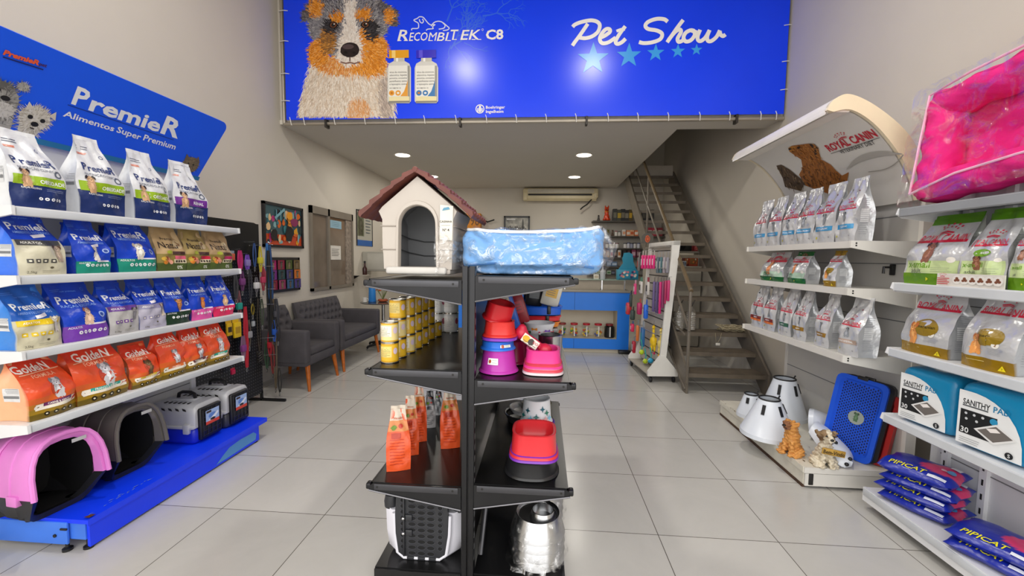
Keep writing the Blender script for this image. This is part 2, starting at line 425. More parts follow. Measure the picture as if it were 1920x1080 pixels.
# ---- air conditioner
t = thing('air_conditioner', 'cream split air conditioner high on the back wall with a loose drain hose', 'air conditioner', (0, 0, 0))
a = P(983, 348, Y=9.0); b = P(1118, 377, Y=9.0); ax0, ax1, az0, az1 = a.x, b.x, b.z, min(a.z, ZC - .02)
ACM = mat('aged_cream_plastic', '#d9cba6', .45); ACD = mat('dark_slot', '#1c1a18', .6); ACL = mat('cream_white_plastic', '#e2dbc8', .4)
prof = [(9.15, az0 + .02), (9.15, az1), (8.97, az1), (8.93, az1 - .03), (8.92, az1 - .1), (8.95, az1 - .14), (8.95, az0 + .05), (9.0, az0)]
MB().prism(prof, ax0, ax1, 'x').build('housing', ACM, t)
MB().rbox(ax0 + .08, ax1 - .06, 8.9, 8.94, az1 - .115, az1 - .03, .008).build('air_grille', ACL, t)
m = MB()
for k in range(5): m.box(ax0 + .09, ax1 - .07, 8.896, 8.902, az1 - .105 + k * .014, az1 - .1 + k * .014)
m.build('grille_slats', mat('grille_grey', '#8b8373', .5), t)
MB().box(ax0 + .09, ax1 - .1, 8.935, 8.96, az1 - .16, az1 - .125).build('outlet_slot', ACD, t)
MB().rbox(ax0 - .02, ax0 + .07, 8.93, 9.14, az0 + .01, az1 - .03, .015).build('end_cap', ACM, t)
MB().rbox(ax1 - .05, ax1 + .03, 8.93, 9.14, az0 + .06, az1 - .02, .015).build('end_cap', ACM, t)
q = [P(x, y, Y=8.98) for x, y in ((1113, 366), (1109, 374), (1101, 383), (1092, 389), (1088, 393))]
MB().tube(q, .014, 8).build('drain_hose', mat('black_rubber', '#151413', .6), t)
# ---- framed picture on the back wall, a small wall bracket, a yellow letter board
FR = mat('black_frame', '#17151a', .35); PAPER = mat('paper_white', '#dedad2', .7)
a = P(945, 405, Y=9.12); b = P(993, 438, Y=9.12)
t = thing('picture_frame', 'black framed grey city picture on the back wall above the pet bed', 'picture', (0, 0, 0))
fx0, fx1, fz1 = a.x, b.x, a.z; fz0 = fz1 - .42
MB().box(fx0, fx1, 9.13, 9.145, fz0, fz1).build('backing_print', mat('grey_photo', '#a9a69e', .5, var=.5, scale=9), t)
m = MB()
for (x0, x1, z0, z1) in ((fx0, fx0 + .03, fz0, fz1), (fx1 - .03, fx1, fz0, fz1), (fx0, fx1, fz0, fz0 + .03), (fx0, fx1, fz1 - .03, fz1)): m.box(x0, x1, 9.11, 9.14, z0, z1)
m.build('frame', FR, t)
d = Decal(flat_fn((fx0, 9.128, fz0), (1, 0, 0), (0, 0, 1)))
for k in range(12): d.rect(.05 + k * .038, .075 + k * .038, .1, .16 + .05 * math.sin(k * 2.3) ** 2, H('#55524d'), 1, 1)
d.poly([(.4, .12), (.44, .12), (.43, .33), (.42, .37), (.41, .33)], H('#4a4743')); d.rect(.06, .25, .34, .36, H('#eeeeee'), 1, 1)
d.build('skyline_print', PRINT, t)
t = thing('wall_bracket', 'small white and black wall bracket left of the grey city picture', 'bracket', (0, 0, 0))
q = [P(x, y, Y=9.08) for x, y in ((908, 413), (914, 416), (921, 414), (927, 412))]
MB().tube([q[0], q[0] + Vector((0, .07, 0))], .03, 12).build('wall_plate', RIM, t)
MB().tube(q, .014, 8).build('arm', mat('black_plastic', '#141416', .4), t)
t = thing('letter_board', 'small orange letter sign behind the kennel roof on the back wall', 'sign', (0, 0, 0))
a = P(866, 400, Y=8.95); b = P(901, 427, Y=8.95)
MB().rbox(a.x, b.x, 8.93, 9.14, b.z - .06, a.z, .01).build('panel', mat('orange_board', '#d98a1c', .5), t)
d = Decal(flat_fn((a.x, 8.93, b.z), (1, 0, 0), (0, 0, 1))); d.text('1998', (b.x - a.x) / 2, (a.z - b.z) / 2, .2, H('#7a4a10'), .04, maxw=.36)
d.build('numerals', PRINT, t)
# ---- left wall: sliding window, pictures, poster
def wallrect(x0, y0, x1, y1, X=XL): a = P(x0, y0, X=X); b = P(x1, y1, X=X); return a.y, b.y, b.z, a.z
y0, y1, z0, z1 = 5.30, 6.52, .95, 2.10
ALU = mat('brushed_frame', '#8d857a', .4, metal=.4); GLS = mat('dim_window_pane', '#76685a', .08, var=.25, scale=2.5, spec=.6)
w = struct('window_1', MB().box(XL - .06, XL + .004, y0 + .04, y1 - .22, z0 + .04, z1 - .04), GLS)
m = MB()
for (a, b, c, d) in ((y0, y0 + .04, z0, z1), (y1 - .045, y1, z0, z1), (y0, y1, z0, z0 + .04), (y0, y1, z1 - .1, z1), (5.74, 5.79, z0, z1)): m.box(XL, XL + .035, a, b, c, d)
m.build('window_frame', ALU, w)
MB().box(XL, XL + .02, y1 - .22, y1 - .045, z0 + .04, z1 - .1).build('marble_jamb', mat('speckled_marble', '#8f8378', .4, var=.45, scale=22), w)
def sheet(name, label, yy0, yy1, zz0, zz1, col, X=XL + .012, lines=4, inkc='#55514a', cat='notice'):
    t = thing(name, label, cat, (X, (yy0 + yy1) / 2, zz0)); wd = yy1 - yy0; h = zz1 - zz0
    MB().box(0, .003, -wd / 2, wd / 2, 0, h).build('paper', col, t)
    d = Decal(flat_fn((.003, -wd / 2, 0), (0, 1, 0), (0, 0, 1)), .0008); d.lines(wd * .15, wd * .85, h * .75, h * .3, lines, H(inkc), h * .03)
    d.build('print', PRINT, t); return t
a = P(623, 412, X=XL + .04); b = P(644, 430, X=XL + .04)
sheet('notice', 'pale blue notice near the top of the sliding window', a.y, b.y, b.z, a.z, mat('pale_blue_paper', '#8fb2c4', .6), XL + .006, 3, '#3c5a6c')
a = P(622, 460, X=XL + .04); b = P(643, 487, X=XL + .04)
sheet('notice', 'white paper notice in the middle of the sliding window', a.y, b.y, b.z, a.z, PAPER, XL + .006, 5)
def picture(label, y0, y1, z0, z1, paint):
    t = thing('framed_poster', label, 'picture', (XL, 0, 0), group=None); fw = .03
    m = MB()
    for (a, b, c, d) in ((y0, y0 + fw, z0, z1), (y1 - fw, y1, z0, z1), (y0, y1, z0, z0 + fw), (y0, y1, z1 - fw, z1)): m.box(0, .03, a, b, c, d)
    m.build('frame', FR, t)
    MB().box(.001, .012, y0 + .01, y1 - .01, z0 + .01, z1 - .01).build('print_sheet', mat('dark_print_sheet', '#33343c', .3), t)
    d = Decal(flat_fn((.012, y0, z0), (0, 1, 0), (0, 0, 1)), .0008); paint(d, y1 - y0, z1 - z0); d.build('artwork', PRINTG, t)
rc = random.Random(3)
def art1(d, w, h):
    d.rect(.03, w - .03, .03, h - .03, H('#3d5c63'), 2, 2); d.rect(.03, w - .03, .03, h * .3, H('#c8461f'), 2, 2)
    for k in range(46): d.ell(rc.uniform(.06, w - .06), rc.uniform(.06, h * .95 - .05), rc.uniform(.015, .05), rc.uniform(.015, .06), H(rc.choice(['#d9651f', '#e2a02a', '#c13c24', '#1f3338', '#e9c28f', '#3f7d86', '#b8407a', '#20242c', '#f0e2c8', '#86b0b4'])), 9, .2)
    for k in range(6): d.line([(w * (.3 + .1 * k), h * .62), (w * (.3 + .1 * k), h * .86)], .02, H('#5f97a6'))
    d.line([(w * .26, h * .66), (w * .5, h * .9)], .03, H('#7fb1bd'))
    d.dog(w * .62, h * .5, h * .42, H('#cf7f24'), H('#8a3d16')); d.ell(w * .6, h * .34, .07, .1, H('#15171c'), 12, .15); d.ell(w * .22, h * .28, .06, .07, H('#15151a'), 12, .15)
    d.ell(w * .62, h * .76, .06, .05, H('#f1a020'), 12, .1); d.ell(w * .74, h * .62, .08, .05, H('#8d2f5d'), 12, .1)
def art2(d, w, h):
    d.rect(.03, w - .03, .03, h - .03, H('#1f2128'), 2, 2); cs = ['#b0246d', '#8c2140', '#4b5a2a', '#6a5530', '#7a2f86', '#2c4a4f', '#3f3c72', '#c96a1c', '#8e1f3c', '#94385f', '#2f5a86', '#41307a']
    cw, chh = (w - .06) / 4, (h - .06) / 3
    for i in range(4):
        for j in range(3):
            x, z = .03 + cw * i, h - .03 - chh * (j + 1); d.rect(x + .003, x + cw - .003, z + .003, z + chh - .003, H(cs[j * 4 + i]), 2, 2)
            d.dog(x + cw / 2, z + chh * .42, chh * .75, H(rc.choice(['#5a5048', '#7c6a50', '#30343a', '#8b4a3a'])), H('#1d1a1c'))
a0, a1, b0, b1 = wallrect(489, 375, 566, 466); picture('larger colourful dogs and porch picture in a black frame over the armchair', a0, a1, b0, 2.03, art1)
a0, a1, b0, b1 = wallrect(505, 481, 559, 543); picture('smaller grid of pop coloured pet portraits in black frame, below the larger one', a0 - .06, a1, b0, 1.405, art2)
def poster(d, w, h):
    d.rect(0, w, 0, h, H('#b5b3a8'), 2, 2); d.rect(0, w, 0, h * .17, H('#1d5fae'), 2, 2); d.rect(.02, w * .45, h * .28, h * .95, H('#6d7358'), 2, 2)
    d.dog(w * .24, h * .62, w * .7, H('#4a4a34'), H('#2a2a22')); d.lines(w * .55, w * .92, h * .85, h * .4, 6, H('#50616b'), .012)
a0, a1, b0, b1 = wallrect(668, 394, 692, 462)
t = thing('calendar_poster', 'pale calendar poster with blue foot, on left wall beside the kennel', 'poster', (XL, 0, 0))
MB().box(.001, .006, a0, a1 + .12, b0, 2.2).build('sheet', PAPER, t)
d = Decal(flat_fn((.006, a0, b0), (0, 1, 0), (0, 0, 1)), .0008); poster(d, a1 - a0 + .12, 2.2 - b0); d.build('print', PRINT, t)
m = MB()
for (a, b, c, e) in ((a0 - .015, a0, b0, 2.215), (a1 + .12, a1 + .135, b0, 2.215), (a0 - .015, a1 + .135, 2.2, 2.215)): m.box(.001, .014, a, b, c, e)
m.build('edge_strip', FR, t)
# ------------------------------------------------------------------ banner on the mezzanine front
def smooth_path(pts, k=5):
    out = []; n = len(pts)
    for i in range(n - 1):
        p0, p1, p2, p3 = (np.array(pts[max(0, i - 1)], float), np.array(pts[i], float), np.array(pts[i + 1], float), np.array(pts[min(n - 1, i + 2)], float))
        for j in range(k):
            t = j / k; out.append(tuple(.5 * (2 * p1 + (p2 - p0) * t + (2 * p0 - 5 * p1 + 4 * p2 - p3) * t * t + (3 * p1 - p0 - 3 * p2 + p3) * t ** 3)))
    out.append(tuple(pts[-1])); return out
BYP = YM - .075
def B(x, y): p = P(x, y, Y=BYP); return (p.x, p.z)
bt = thing('wall_banner', 'large blue vinyl banner with dog and vaccine vials tied across the mezzanine front', 'banner', (0, 0, 0))
bx0, bz0 = B(537, 225); bx1, _ = B(1469, 222); bz1 = 4.42
VIN = mat('blue_vinyl', '#0640ff', .24, var=.05, scale=1.5, spec=.45)
MB().box(bx0, bx1, BYP, BYP + .003, bz0, bz1).build('vinyl_sheet', VIN, bt)
STEEL = mat('galvanised_tube', '#b5ad9f', .35, metal=.7)
zf = B(540, 230)[1]; zf2 = bz0 - .035
fxl, fxr = bx0 - .045, bx1 + .045
fr = MB(); fr.bar((fxl, BYP + .035, zf2), (fxr, BYP + .035, zf2), .021, 10).build('frame_tube', STEEL, bt)
MB().bar((fxl, BYP + .035, zf2), (fxl, BYP + .035, bz1 + .04), .021, 10).build('frame_tube', STEEL, bt)
MB().bar((fxr, BYP + .035, zf2), (fxr, BYP + .035, bz1 + .04), .021, 10).build('frame_tube', STEEL, bt)
MB().bar((fxl, BYP + .035, bz1 + .04), (fxr, BYP + .035, bz1 + .04), .021, 10).build('frame_tube', STEEL, bt)
TIE = mat('white_nylon_tie', '#e6e4de', .5)
for x in (545, 570, 627, 684, 741, 796, 855, 912, 968, 1024, 1080, 1140, 1196, 1253, 1312, 1368, 1426, 1455):
    X = B(x, 225)[0]; MB().tube([(X - .01, BYP - .004, bz0 + .03), (X, BYP - .008, bz0), (X + .005, BYP + .005, zf2 - .02), (X + .005, BYP + .06, zf2)], .0045, 6).build('cable_tie', TIE, bt)
for (x, sx, ys) in ((533, -1, (20, 77, 138, 189)), (1472, 1, (47, 115, 168))):
    for y in ys:
        Z = B(x, y)[1]; e = bx0 if sx < 0 else bx1
        MB().tube([(e - sx * .05, BYP - .004, Z - .005), (e, BYP - .008, Z), (e + sx * .06, BYP + .005, Z), (e + sx * .07, BYP + .06, Z)], .0045, 6).build('cable_tie', TIE, bt)
for x in (610, 862, 1100, 1382):
    X = B(x, 230)[0]; MB().box(X - .012, X + .012, BYP, BYP + .075, zf2 - .05, zf2 + .04).build('frame_clamp', mat('dark_clamp', '#3a3632', .5, metal=.5), bt)
bf = lambda x, z, l: (x, BYP - l, z)
BL = Decal(bf, .0006, .0000004)
# pale branching tree print
rt = random.Random(5)
def branch(x, y, a, ln, w, n):
    x2, y2 = x + ln * math.cos(a), y + ln * math.sin(a)
    mid = ((x + x2) / 2 + rt.uniform(-3, 3), (y + y2) / 2 + rt.uniform(-3, 3))
    BL.line([B(x, y), B(*mid), B(x2, y2)], [w * .0062, w * .005, w * .0038], H('#2a62ee'))
    if n:
        for k in range(2 if n < 3 else 3): branch(x2, y2, a + rt.uniform(-.85, .85), ln * rt.uniform(.6, .85), w * .7, n - 1)
for (x, y, a) in ((845, 92, -1.1), (850, 85, -.6), (880, 70, -1.7), (838, 40, -1.2), (905, 30, -.2)): branch(x, y, a, 27, 3.2, 4)
for (x, y, a) in ((850, 80, .9), (845, 85, 1.7), (870, 80, .5)): branch(x, y, a, 22, 1.5, 2)
BL.build('tree_print', PRINTG, bt)
# dog portrait, printed fur
DS = 4.597
def D(x, y): return B(540 + x / DS, y / DS)
DG = Decal(bf, .0012, .0000003)
def inell(x, y, e): return ((x - e[0]) / e[2]) ** 2 + ((y - e[1]) / e[3]) ** 2 < 1
def inpoly(x, y, pts):
    c = False; n = len(pts)
    for i in range(n):
        (x1, y1), (x2, y2) = pts[i], pts[i - 1]
        if (y1 > y) != (y2 > y) and x < (x2 - x1) * (y - y1) / (y2 - y1) + x1: c = not c
    return c
GREY = ['#8d8b90', '#77757c', '#a9a6a6', '#5d5b62', '#b9b4b0']; DRK = ['#2a282c', '#3a373b', '#1c1a1d', '#4a474a']; TAN = ['#e8962c', '#d47f1e', '#f0a748', '#c06a18', '#f4b868']
WHT = ['#efe6dc', '#e4d8cc', '#f6f0e8', '#d9cbbd']; CRM = ['#e6d8c6', '#d9c6b0', '#efe3d4', '#cdb69e', '#f3ebe0']
chest = [(190, 540), (150, 700), (95, 900), (78, 1020), (930, 1020), (925, 880), (880, 700), (850, 540)]
lear = [(180, 0), (110, 120), (105, 195), (160, 190), (250, 120), (330, 0)]; rear = [(800, 0), (960, 100), (955, 240), (890, 230), (800, 140), (740, 0)]
regs = [(lambda x, y: inpoly(x, y, chest), CRM), (lambda x, y: inell(x, y, (610, 960, 100, 120)), ['#e3b184', '#d99a5e', '#ecd2b4']), (lambda x, y: inell(x, y, (840, 850, 60, 200)), ['#b7a79a', '#cdbcae', '#9d8f88']),
        (lambda x, y: inell(x, y, (520, 180, 350, 330)), GREY), (lambda x, y: inpoly(x, y, lear) or inpoly(x, y, rear), ['#5b575a', '#7d777a', '#413e42']),
        (lambda x, y: inell(x, y, (240, 75, 65, 75)) or inell(x, y, (870, 140, 45, 75)), TAN),
        (lambda x, y: inell(x, y, (400, 60, 80, 70)) or inell(x, y, (700, 40, 70, 60)), GREY + DRK[:2]),
        (lambda x, y: inell(x, y, (540, 560, 330, 90)), ['#e6a75c', '#d9863a', '#ecc89c']),
        (lambda x, y: inell(x, y, (265, 460, 95, 130)) or inell(x, y, (760, 440, 110, 130)) or inell(x, y, (700, 580, 150, 80)), TAN),
        (lambda x, y: inell(x, y, (350, 340, 75, 130)), ['#b5782e', '#8d6236', '#6b5236', '#d89a4a']), (lambda x, y: inell(x, y, (655, 350, 50, 110)), TAN),
        (lambda x, y: inell(x, y, (375, 225, 75, 70)) or inell(x, y, (715, 260, 65, 95)), DRK), (lambda x, y: inell(x, y, (420, 150, 60, 45)) or inell(x, y, (650, 130, 70, 50)), TAN),
        (lambda x, y: inpoly(x, y, [(480, 0), (590, 0), (585, 130), (600, 260), (640, 400), (620, 540), (530, 570), (440, 540), (430, 400), (480, 250), (490, 130)]), WHT),
        (lambda x, y: inell(x, y, (530, 480, 110, 90)), WHT)]
def colat(x, y):
    c = None
    for f, cs in regs:
        if f(x, y): c = cs
    return c
rf = random.Random(11)
# flat undercoat, then strokes
for gy in range(0, 1010, 15):
    for gx in range(90, 955, 15):
        c = colat(gx + 8 + rf.gauss(0, 9), gy + 8 + rf.gauss(0, 9)) or colat(gx + 8, gy + 8)
        if c and colat(gx, gy) and colat(gx + 15, gy + 15): DG.poly([D(gx, gy), D(gx + 15.5, gy), D(gx + 15.5, gy + 15.5), D(gx, gy + 15.5)], H(rf.choice(c[:2])))
n = 0
while n < 7600:
    x, y = rf.uniform(70, 970), rf.uniform(-5, 1015)
    if not colat(x, y): continue
    c = colat(x + rf.gauss(0, 15), y + rf.gauss(0, 15)) or colat(x, y)
    n += 1; dx, dy = x - 530, y - 420
    if y > 600: dx, dy = (x - 500) * .5, 260
    q = math.hypot(dx, dy) or 1; a = math.atan2(dy / q + .35, dx / q) + rf.uniform(-.35, .35); ln = rf.uniform(14, 40) * (1.5 if y > 600 else 1); w = rf.uniform(1.6, 4)
    if x > 930 or x < 110: ln *= .6
    ex, ey = x + ln * math.cos(a), min(1022, y + ln * math.sin(a)); px, py = -math.sin(a) * w, math.cos(a) * w
    cc = H(rf.choice(c)); k = rf.uniform(.8, 1.12); DG.poly([D(x - px, y - py), D(x + px, y + py), D(ex, ey)], tuple(min(1, v * k) for v in cc))
def De(x, y, rx, ry, c, n=20, rag=0): p = D(x, y); DG.ell(p[0], p[1], (D(x + rx, y)[0] - p[0]), p[1] - D(x, y + ry)[1], H(c), n, rag)
DG.build('dog_portrait', PRINTG, bt); DG = Decal(bf, .0056, .00004)
for (x, y) in ((392, 218), (668, 215)):
    De(x, y, 40, 30, '#171214', 18, .08); De(x, y, 27, 22, '#6d3f22'); De(x, y, 16, 16, '#120d0e'); De(x + 8, y - 8, 6, 5, '#f4efe8', 8)
De(535, 432, 82, 64, '#241a1b', 24, .03); De(520, 405, 50, 22, '#4d3f42', 16); De(500, 455, 18, 12, '#0d0909', 10); De(575, 458, 16, 12, '#0d0909', 10)
DG.line([D(535, 492), D(535, 530)], .012, H('#5a4038')); DG.line([D(455, 535), D(500, 548), D(535, 540), D(575, 550), D(620, 535)], .014, H('#7d5a50'))
DG.build('dog_face', PRINTG, bt)
# vials
VD = Decal(bf, .0085, .00006)
for (x0, cap, cap2, lab) in ((727, '#e6a21c', '#f6d27a', '#e8a23c'), (778, '#2a1ec4', '#5a50e0', '#3f7db8')):
    def R(xa, xb, ya, yb, c): p = B(x0 + xa, ya); q = B(x0 + xb, yb); VD.rect(p[0], q[0], q[1], p[1], H(c), 1, 1)
    VD.poly([B(x0 + a, b) for a, b in ((0, 128), (3, 120), (12, 115), (32, 115), (41, 120), (44, 128), (44, 190), (41, 194), (3, 194), (0, 190))], H('#d8d6cf'))
    R(3, 6, 126, 190, '#f4f2ec'); R(38, 42, 124, 190, '#9a988f')
    R(3, 41, 182, 190, '#efe3b0'); R(2, 42, 190, 193, '#8a887e'); R(12, 32, 108, 116, '#c8c4b8'); R(16, 20, 108, 116, '#f6f4ee')
    R(3, 40, 95, 109, cap); R(8, 15, 95, 109, cap2); R(33, 40, 95, 109, cap)
    R(2, 37, 124, 181, '#efede4')
    p = B(x0 + 28, 181); VD.poly([B(x0 + a, b) for a, b in ((24, 181), (31, 172), (36, 158), (38, 150), (38, 181))], H(lab))
    for k, tx in enumerate(('vírus da cinomose,', 'adenovírus, hepatite', 'parvovírus, coronavírus', 'parainfluenza canina', 'e leptospira canina')):
        q = B(x0 + 4, 136 + k * 5.6); VD.text(tx, q[0], q[1], .021, H('#3c3a38'), .015, maxw=.2, align='l')
    q = B(x0 + 4, 166); VD.text('RECOMBITEK C8', q[0], q[1], .014, H('#3c3a38'), .01, maxw=.13, align='l')
    for k in (8, 20): q = B(x0 + k, 175); VD.ell(q[0], q[1], .032, .03, H(lab)); VD.ell(q[0], q[1], .016, .012, H('#efede4') if k == 20 else H('#c9761c'), 8)
VD.build('vaccine_vials', PRINTG, bt)
# lettering
LT = Decal(bf, .003, .0001); WHC = H('#f3f0ea')
def tx(s, xl, xr, yb, yt, bold=.03, shear=0.0, col=WHC, LT=None):
    LT = LT or globals()['LT']
    a = B(xl, yb); b = B(xr, yt); h = b[1] - a[1]; vs, fs, w = text2d(s, bold, shear); k = (b[0] - a[0]) / w
    LT._add([(a[0] + p[0] * k, a[1] + p[1] * h) for p in vs], fs, col)
tx('R', 745, 765, 77, 55, .012, .22); tx('ECO', 767, 802, 77, 60, .008, .22); tx('M', 803, 820, 77, 60, 0, .22); tx('BI', 819, 842, 77, 60, .008, .22); tx('T', 845, 860, 75, 55, .01, .22); tx('EK', 863, 901, 75, 55, .01, .22); tx('C8', 911, 944, 74, 55, .03, 0)
# serifs on the italic capitals
for (x, y0) in ((749, 77), (761, 77), (808, 77), (826, 77), (842, 77), (853, 75), (888, 75), (899, 75)): LT.line([B(x - 3.5, y0 - .6), B(x + 3.5, y0 - .6)], .008, WHC)
q = B(905, 56); LT.ring(q[0], q[1], .008, .011, WHC)
# resting dog outline over the word
def crop4(pts): return [B(500 + x / 3.84, y / 3.84) for x, y in smooth_path(pts, 4)]
for pts in (((1046, 220), (1048, 208), (1090, 205), (1095, 180), (1088, 165), (1062, 150), (1066, 142), (1085, 135), (1100, 123), (1125, 125), (1140, 140), (1160, 165), (1180, 180), (1210, 178)), ((1100, 140), (1105, 158), (1120, 168), (1130, 155), (1122, 138)),
            ((1185, 190), (1205, 165), (1235, 155), (1265, 162), (1300, 190), (1315, 205), (1300, 218), (1270, 222)), ((1215, 178), (1195, 195), (1200, 208), (1160, 212), (1150, 222)), ((1265, 162), (1285, 185), (1275, 205), (1240, 212))):
    LT.line(crop4(pts), .011, H('#dfe6f8'))
def crop5(pts): return [B(1000 + x / 3.84, y / 3.84) for x, y in smooth_path(pts, 6)]
LT.build('product_lettering', PRINTG, bt); LT = Decal(bf, .003, .0001)
for pts in (((283, 195), (300, 178), (345, 160), (410, 148), (455, 156), (478, 182), (466, 228), (425, 262), (375, 276), (330, 272)), ((392, 172), (365, 212), (328, 265), (300, 302), (281, 330)),
            ((478, 275), (515, 258), (550, 232), (548, 212), (522, 212), (492, 244), (478, 284), (496, 312), (540, 306), (592, 272)), ((662, 190), (630, 232), (602, 276), (592, 304), (606, 318), (636, 306), (664, 280)), ((598, 226), (630, 214), (660, 212)),
            ((966, 158), (940, 140), (885, 138), (828, 158), (806, 186), (826, 210), (890, 222), (926, 246), (912, 284), (855, 306), (795, 312), (760, 304)),
            ((1078, 145), (1040, 195), (1000, 252), (962, 306)), ((975, 285), (1020, 232), (1052, 214), (1062, 232), (1038, 278), (1044, 302), (1066, 298), (1090, 278)),
            ((1134, 218), (1098, 236), (1080, 272), (1096, 300), (1132, 292), (1160, 256), (1156, 226), (1134, 220), (1176, 236)), ((1200, 216), (1182, 262), (1186, 292), (1208, 296), (1240, 268), (1268, 218)), ((1268, 218), (1250, 266), (1256, 296), (1282, 296), (1318, 266), (1342, 220)),
            ((1340, 226), (1346, 250), (1364, 262), (1382, 250))):
    LT.line(crop5(pts), .040 if len(pts) > 3 else .03, WHC)
LT.build('shop_name_lettering', PRINTG, bt)
for (cx, cy, r) in ((430, 425, 118), (688, 402, 92), (880, 382, 66), (1040, 370, 54), (1174, 360, 44)):
    c = B(1000 + cx / 3.84, cy / 3.84); rr = B(1000 + (cx + r) / 3.84, cy / 3.84)[0] - c[0]
    pts = [(c[0] + (rr if k % 2 == 0 else rr * .4) * math.sin(k * PI / 5), c[1] + (rr if k % 2 == 0 else rr * .4) * math.cos(k * PI / 5)) for k in range(10)]
    LT = Decal(bf, .003, .0001); LT._add([c] + pts, [(0, i + 1, (i + 1) % 10 + 1) for i in range(10)], H('#38a0ee')); LT.build('star', PRINTG, bt)
LT = Decal(bf, .003, .0001)
tx('Boehringer', 911, 947, 204, 198, .02); tx('Ingelheim', 911, 944, 212, 206, .02)
q = B(900, 204.5); LT.ring(q[0], q[1], .04, .05, WHC); LT.rect(q[0] - .012, q[0] + .012, q[1] - .035, q[1] + .035, WHC, 1, 1); LT.rect(q[0] - .03, q[0] - .017, q[1] - .03, q[1] + .01, WHC, 1, 1); LT.rect(q[0] + .017, q[0] + .03, q[1] - .03, q[1] + .01, WHC, 1, 1)
LT.build('maker_logo', PRINTG, bt)

# ------------------------------------------------------------------ blue header board over the left shelves
ht = thing('header_sign', 'long blue header board with dogs tilted out above the left shelves', 'sign', (0, 0, 0))
O = Vector((-2.62, 0, 1.985)); UP = Vector((.22, 0, .43)).normalized(); AL = Vector((0, 1, 0)); HN = AL.cross(UP); HHT = .485
def HB(x, y):
    d = _R * ((x - 960) / FPX) - _U * ((y - 540) / FPX) + _F; t = HN.dot(O - Vector((0, 0, EYE))) / HN.dot(d)
    p = Vector((0, 0, EYE)) + d * t - O; return (p.y, p.dot(UP))
y0, y1, r = 1.45, HB(427, 235)[0], .05
outl = [(y0, 0), (HB(372, 328)[0], 0)]
for k in range(7):
    a = PI / 2 * k / 6; outl.append((y1 - r + r * math.cos(a), HHT - r + r * math.sin(a)))
outl.append((y0, HHT))
hf = lambda x, z, l: tuple(O + AL * x + UP * z + HN * l)
m = MB(); n = len(outl)
m.add([hf(a, b, 0) for a, b in outl] + [hf(a, b, -.03) for a, b in outl], [tuple(range(n)), tuple(reversed(range(n, 2 * n)))] + [(i, i + n, (i + 1) % n + n, (i + 1) % n) for i in range(n)])
m.build('panel', mat('blue_header', '#0c58f0', .45, var=.03, scale=2), ht)
d = Decal(hf, .0005); d.rect(y0, HB(372, 328)[0] + .02, .0, .03, H('#1f74a8'), 2, 1); d.build('lower_strip', PRINT, ht)
d = Decal(hf, .001, .0003); WH2 = H('#e9ebee')
def htx(s, a, b, hpx, bold=.02, shear=0.0, col=WH2):
    p = HB(*a); q = HB(*b); vs, fs, w = text2d(s, bold, shear); k = (q[0] - p[0]) / w; h = HB(a[0], a[1] - hpx)[1] - p[1]
    d._add([(p[0] + v[0] * k, p[1] + (q[1] - p[1]) * v[0] / w + v[1] * h) for v in vs], fs, col)
p = HB(133, 190); q = HB(337, 265)
htx('P', (133, 193), (160, 202), 37, .03); htx('remie', (165, 205), (297, 247), 31, .03); htx('R', (300, 248), (333, 259), 37, .03)
htx('Alimentos', (117, 217), (212, 246), 12, .02); htx('Super', (217, 247), (262, 262), 12, .02); htx('Premium', (267, 262), (327, 280), 12, .02)
d.line([HB(126, 196), HB(325, 262)], .004, H('#0a2f86'))
htx('PremieR', (4, 101), (72, 122), 10, .05, .1, H('#e25a2c')); htx('pet', (72, 122), (86, 126), 7, .02, 0, H('#4a1a3a'))
d.line([HB(4, 106), HB(80, 130)], .006, H('#0c1f6a'))
d.build('lettering', PRINT, ht)
d = Decal(hf, .001, .00001)
def furry(cx, cy, rx, ry, cols, n, seed, sc=1.0):
    r = random.Random(seed); p = HB(cx, cy); X = HB(cx + rx, cy + rx * .33)[0] - p[0]; Z = p[1] - HB(cx, cy + ry)[1]
    d.ell(p[0], p[1], X * .95, Z * .95, H(cols[0]), 22, .05)
    for k in range(n):
        a = r.uniform(0, 2 * PI); q = math.sqrt(r.random()); x, z = p[0] + X * q * math.cos(a), p[1] + Z * q * math.sin(a); L = .02 * sc * r.uniform(.6, 1.4)
        b = a + r.uniform(-.5, .5); w = .0022 * sc; c = H(r.choice(cols)); d.poly([(x - w * math.sin(b), z + w * math.cos(b)), (x + w * math.sin(b), z - w * math.cos(b)), (x + L * math.cos(b), z + L * math.sin(b))], c)
def hell(x, y, r, c, k=1.0): p = HB(x, y); d.ell(p[0], p[1], r, r * k, H(c), 12)
SG = ['#a3a19c', '#8a8883', '#bcb9b3', '#6f6d6a']; WG = ['#d8d3c8', '#c6bfb2', '#e4e0d8', '#b5ad9f']
furry(2, 235, 18, 40, SG, 160, 1); furry(2, 190, 30, 36, SG, 260, 2); furry(42, 162, 11, 9, SG, 70, 3, .7); furry(2, 205, 22, 16, ['#c9c6c0', '#b3b0aa'], 100, 4)
hell(8, 183, .018, '#1a1818', .7); hell(-6, 165, .012, '#1a1818'); furry(2, 158, 24, 8, ['#5d5b58', '#7d7b78'], 60, 5)
d.build('schnauzer_print', PRINT, ht)
d = Decal(hf, .0015, .00001)
furry(55, 238, 20, 26, WG, 160, 6); furry(64, 222, 29, 25, WG, 320, 7)
for (pts) in (((45, 205), (53, 189), (62, 203)), ((90, 216), (104, 209), (102, 226))): d.poly([HB(*p) for p in pts], H('#cfc6b8'))
hell(55, 218, .011, '#151212'); hell(78, 226, .011, '#151212'); hell(63, 232, .016, '#100e0e', .8); d.line([HB(54, 238), HB(62, 241)], .006, H('#3a2f2c'))
d.build('terrier_print', PRINT, ht)
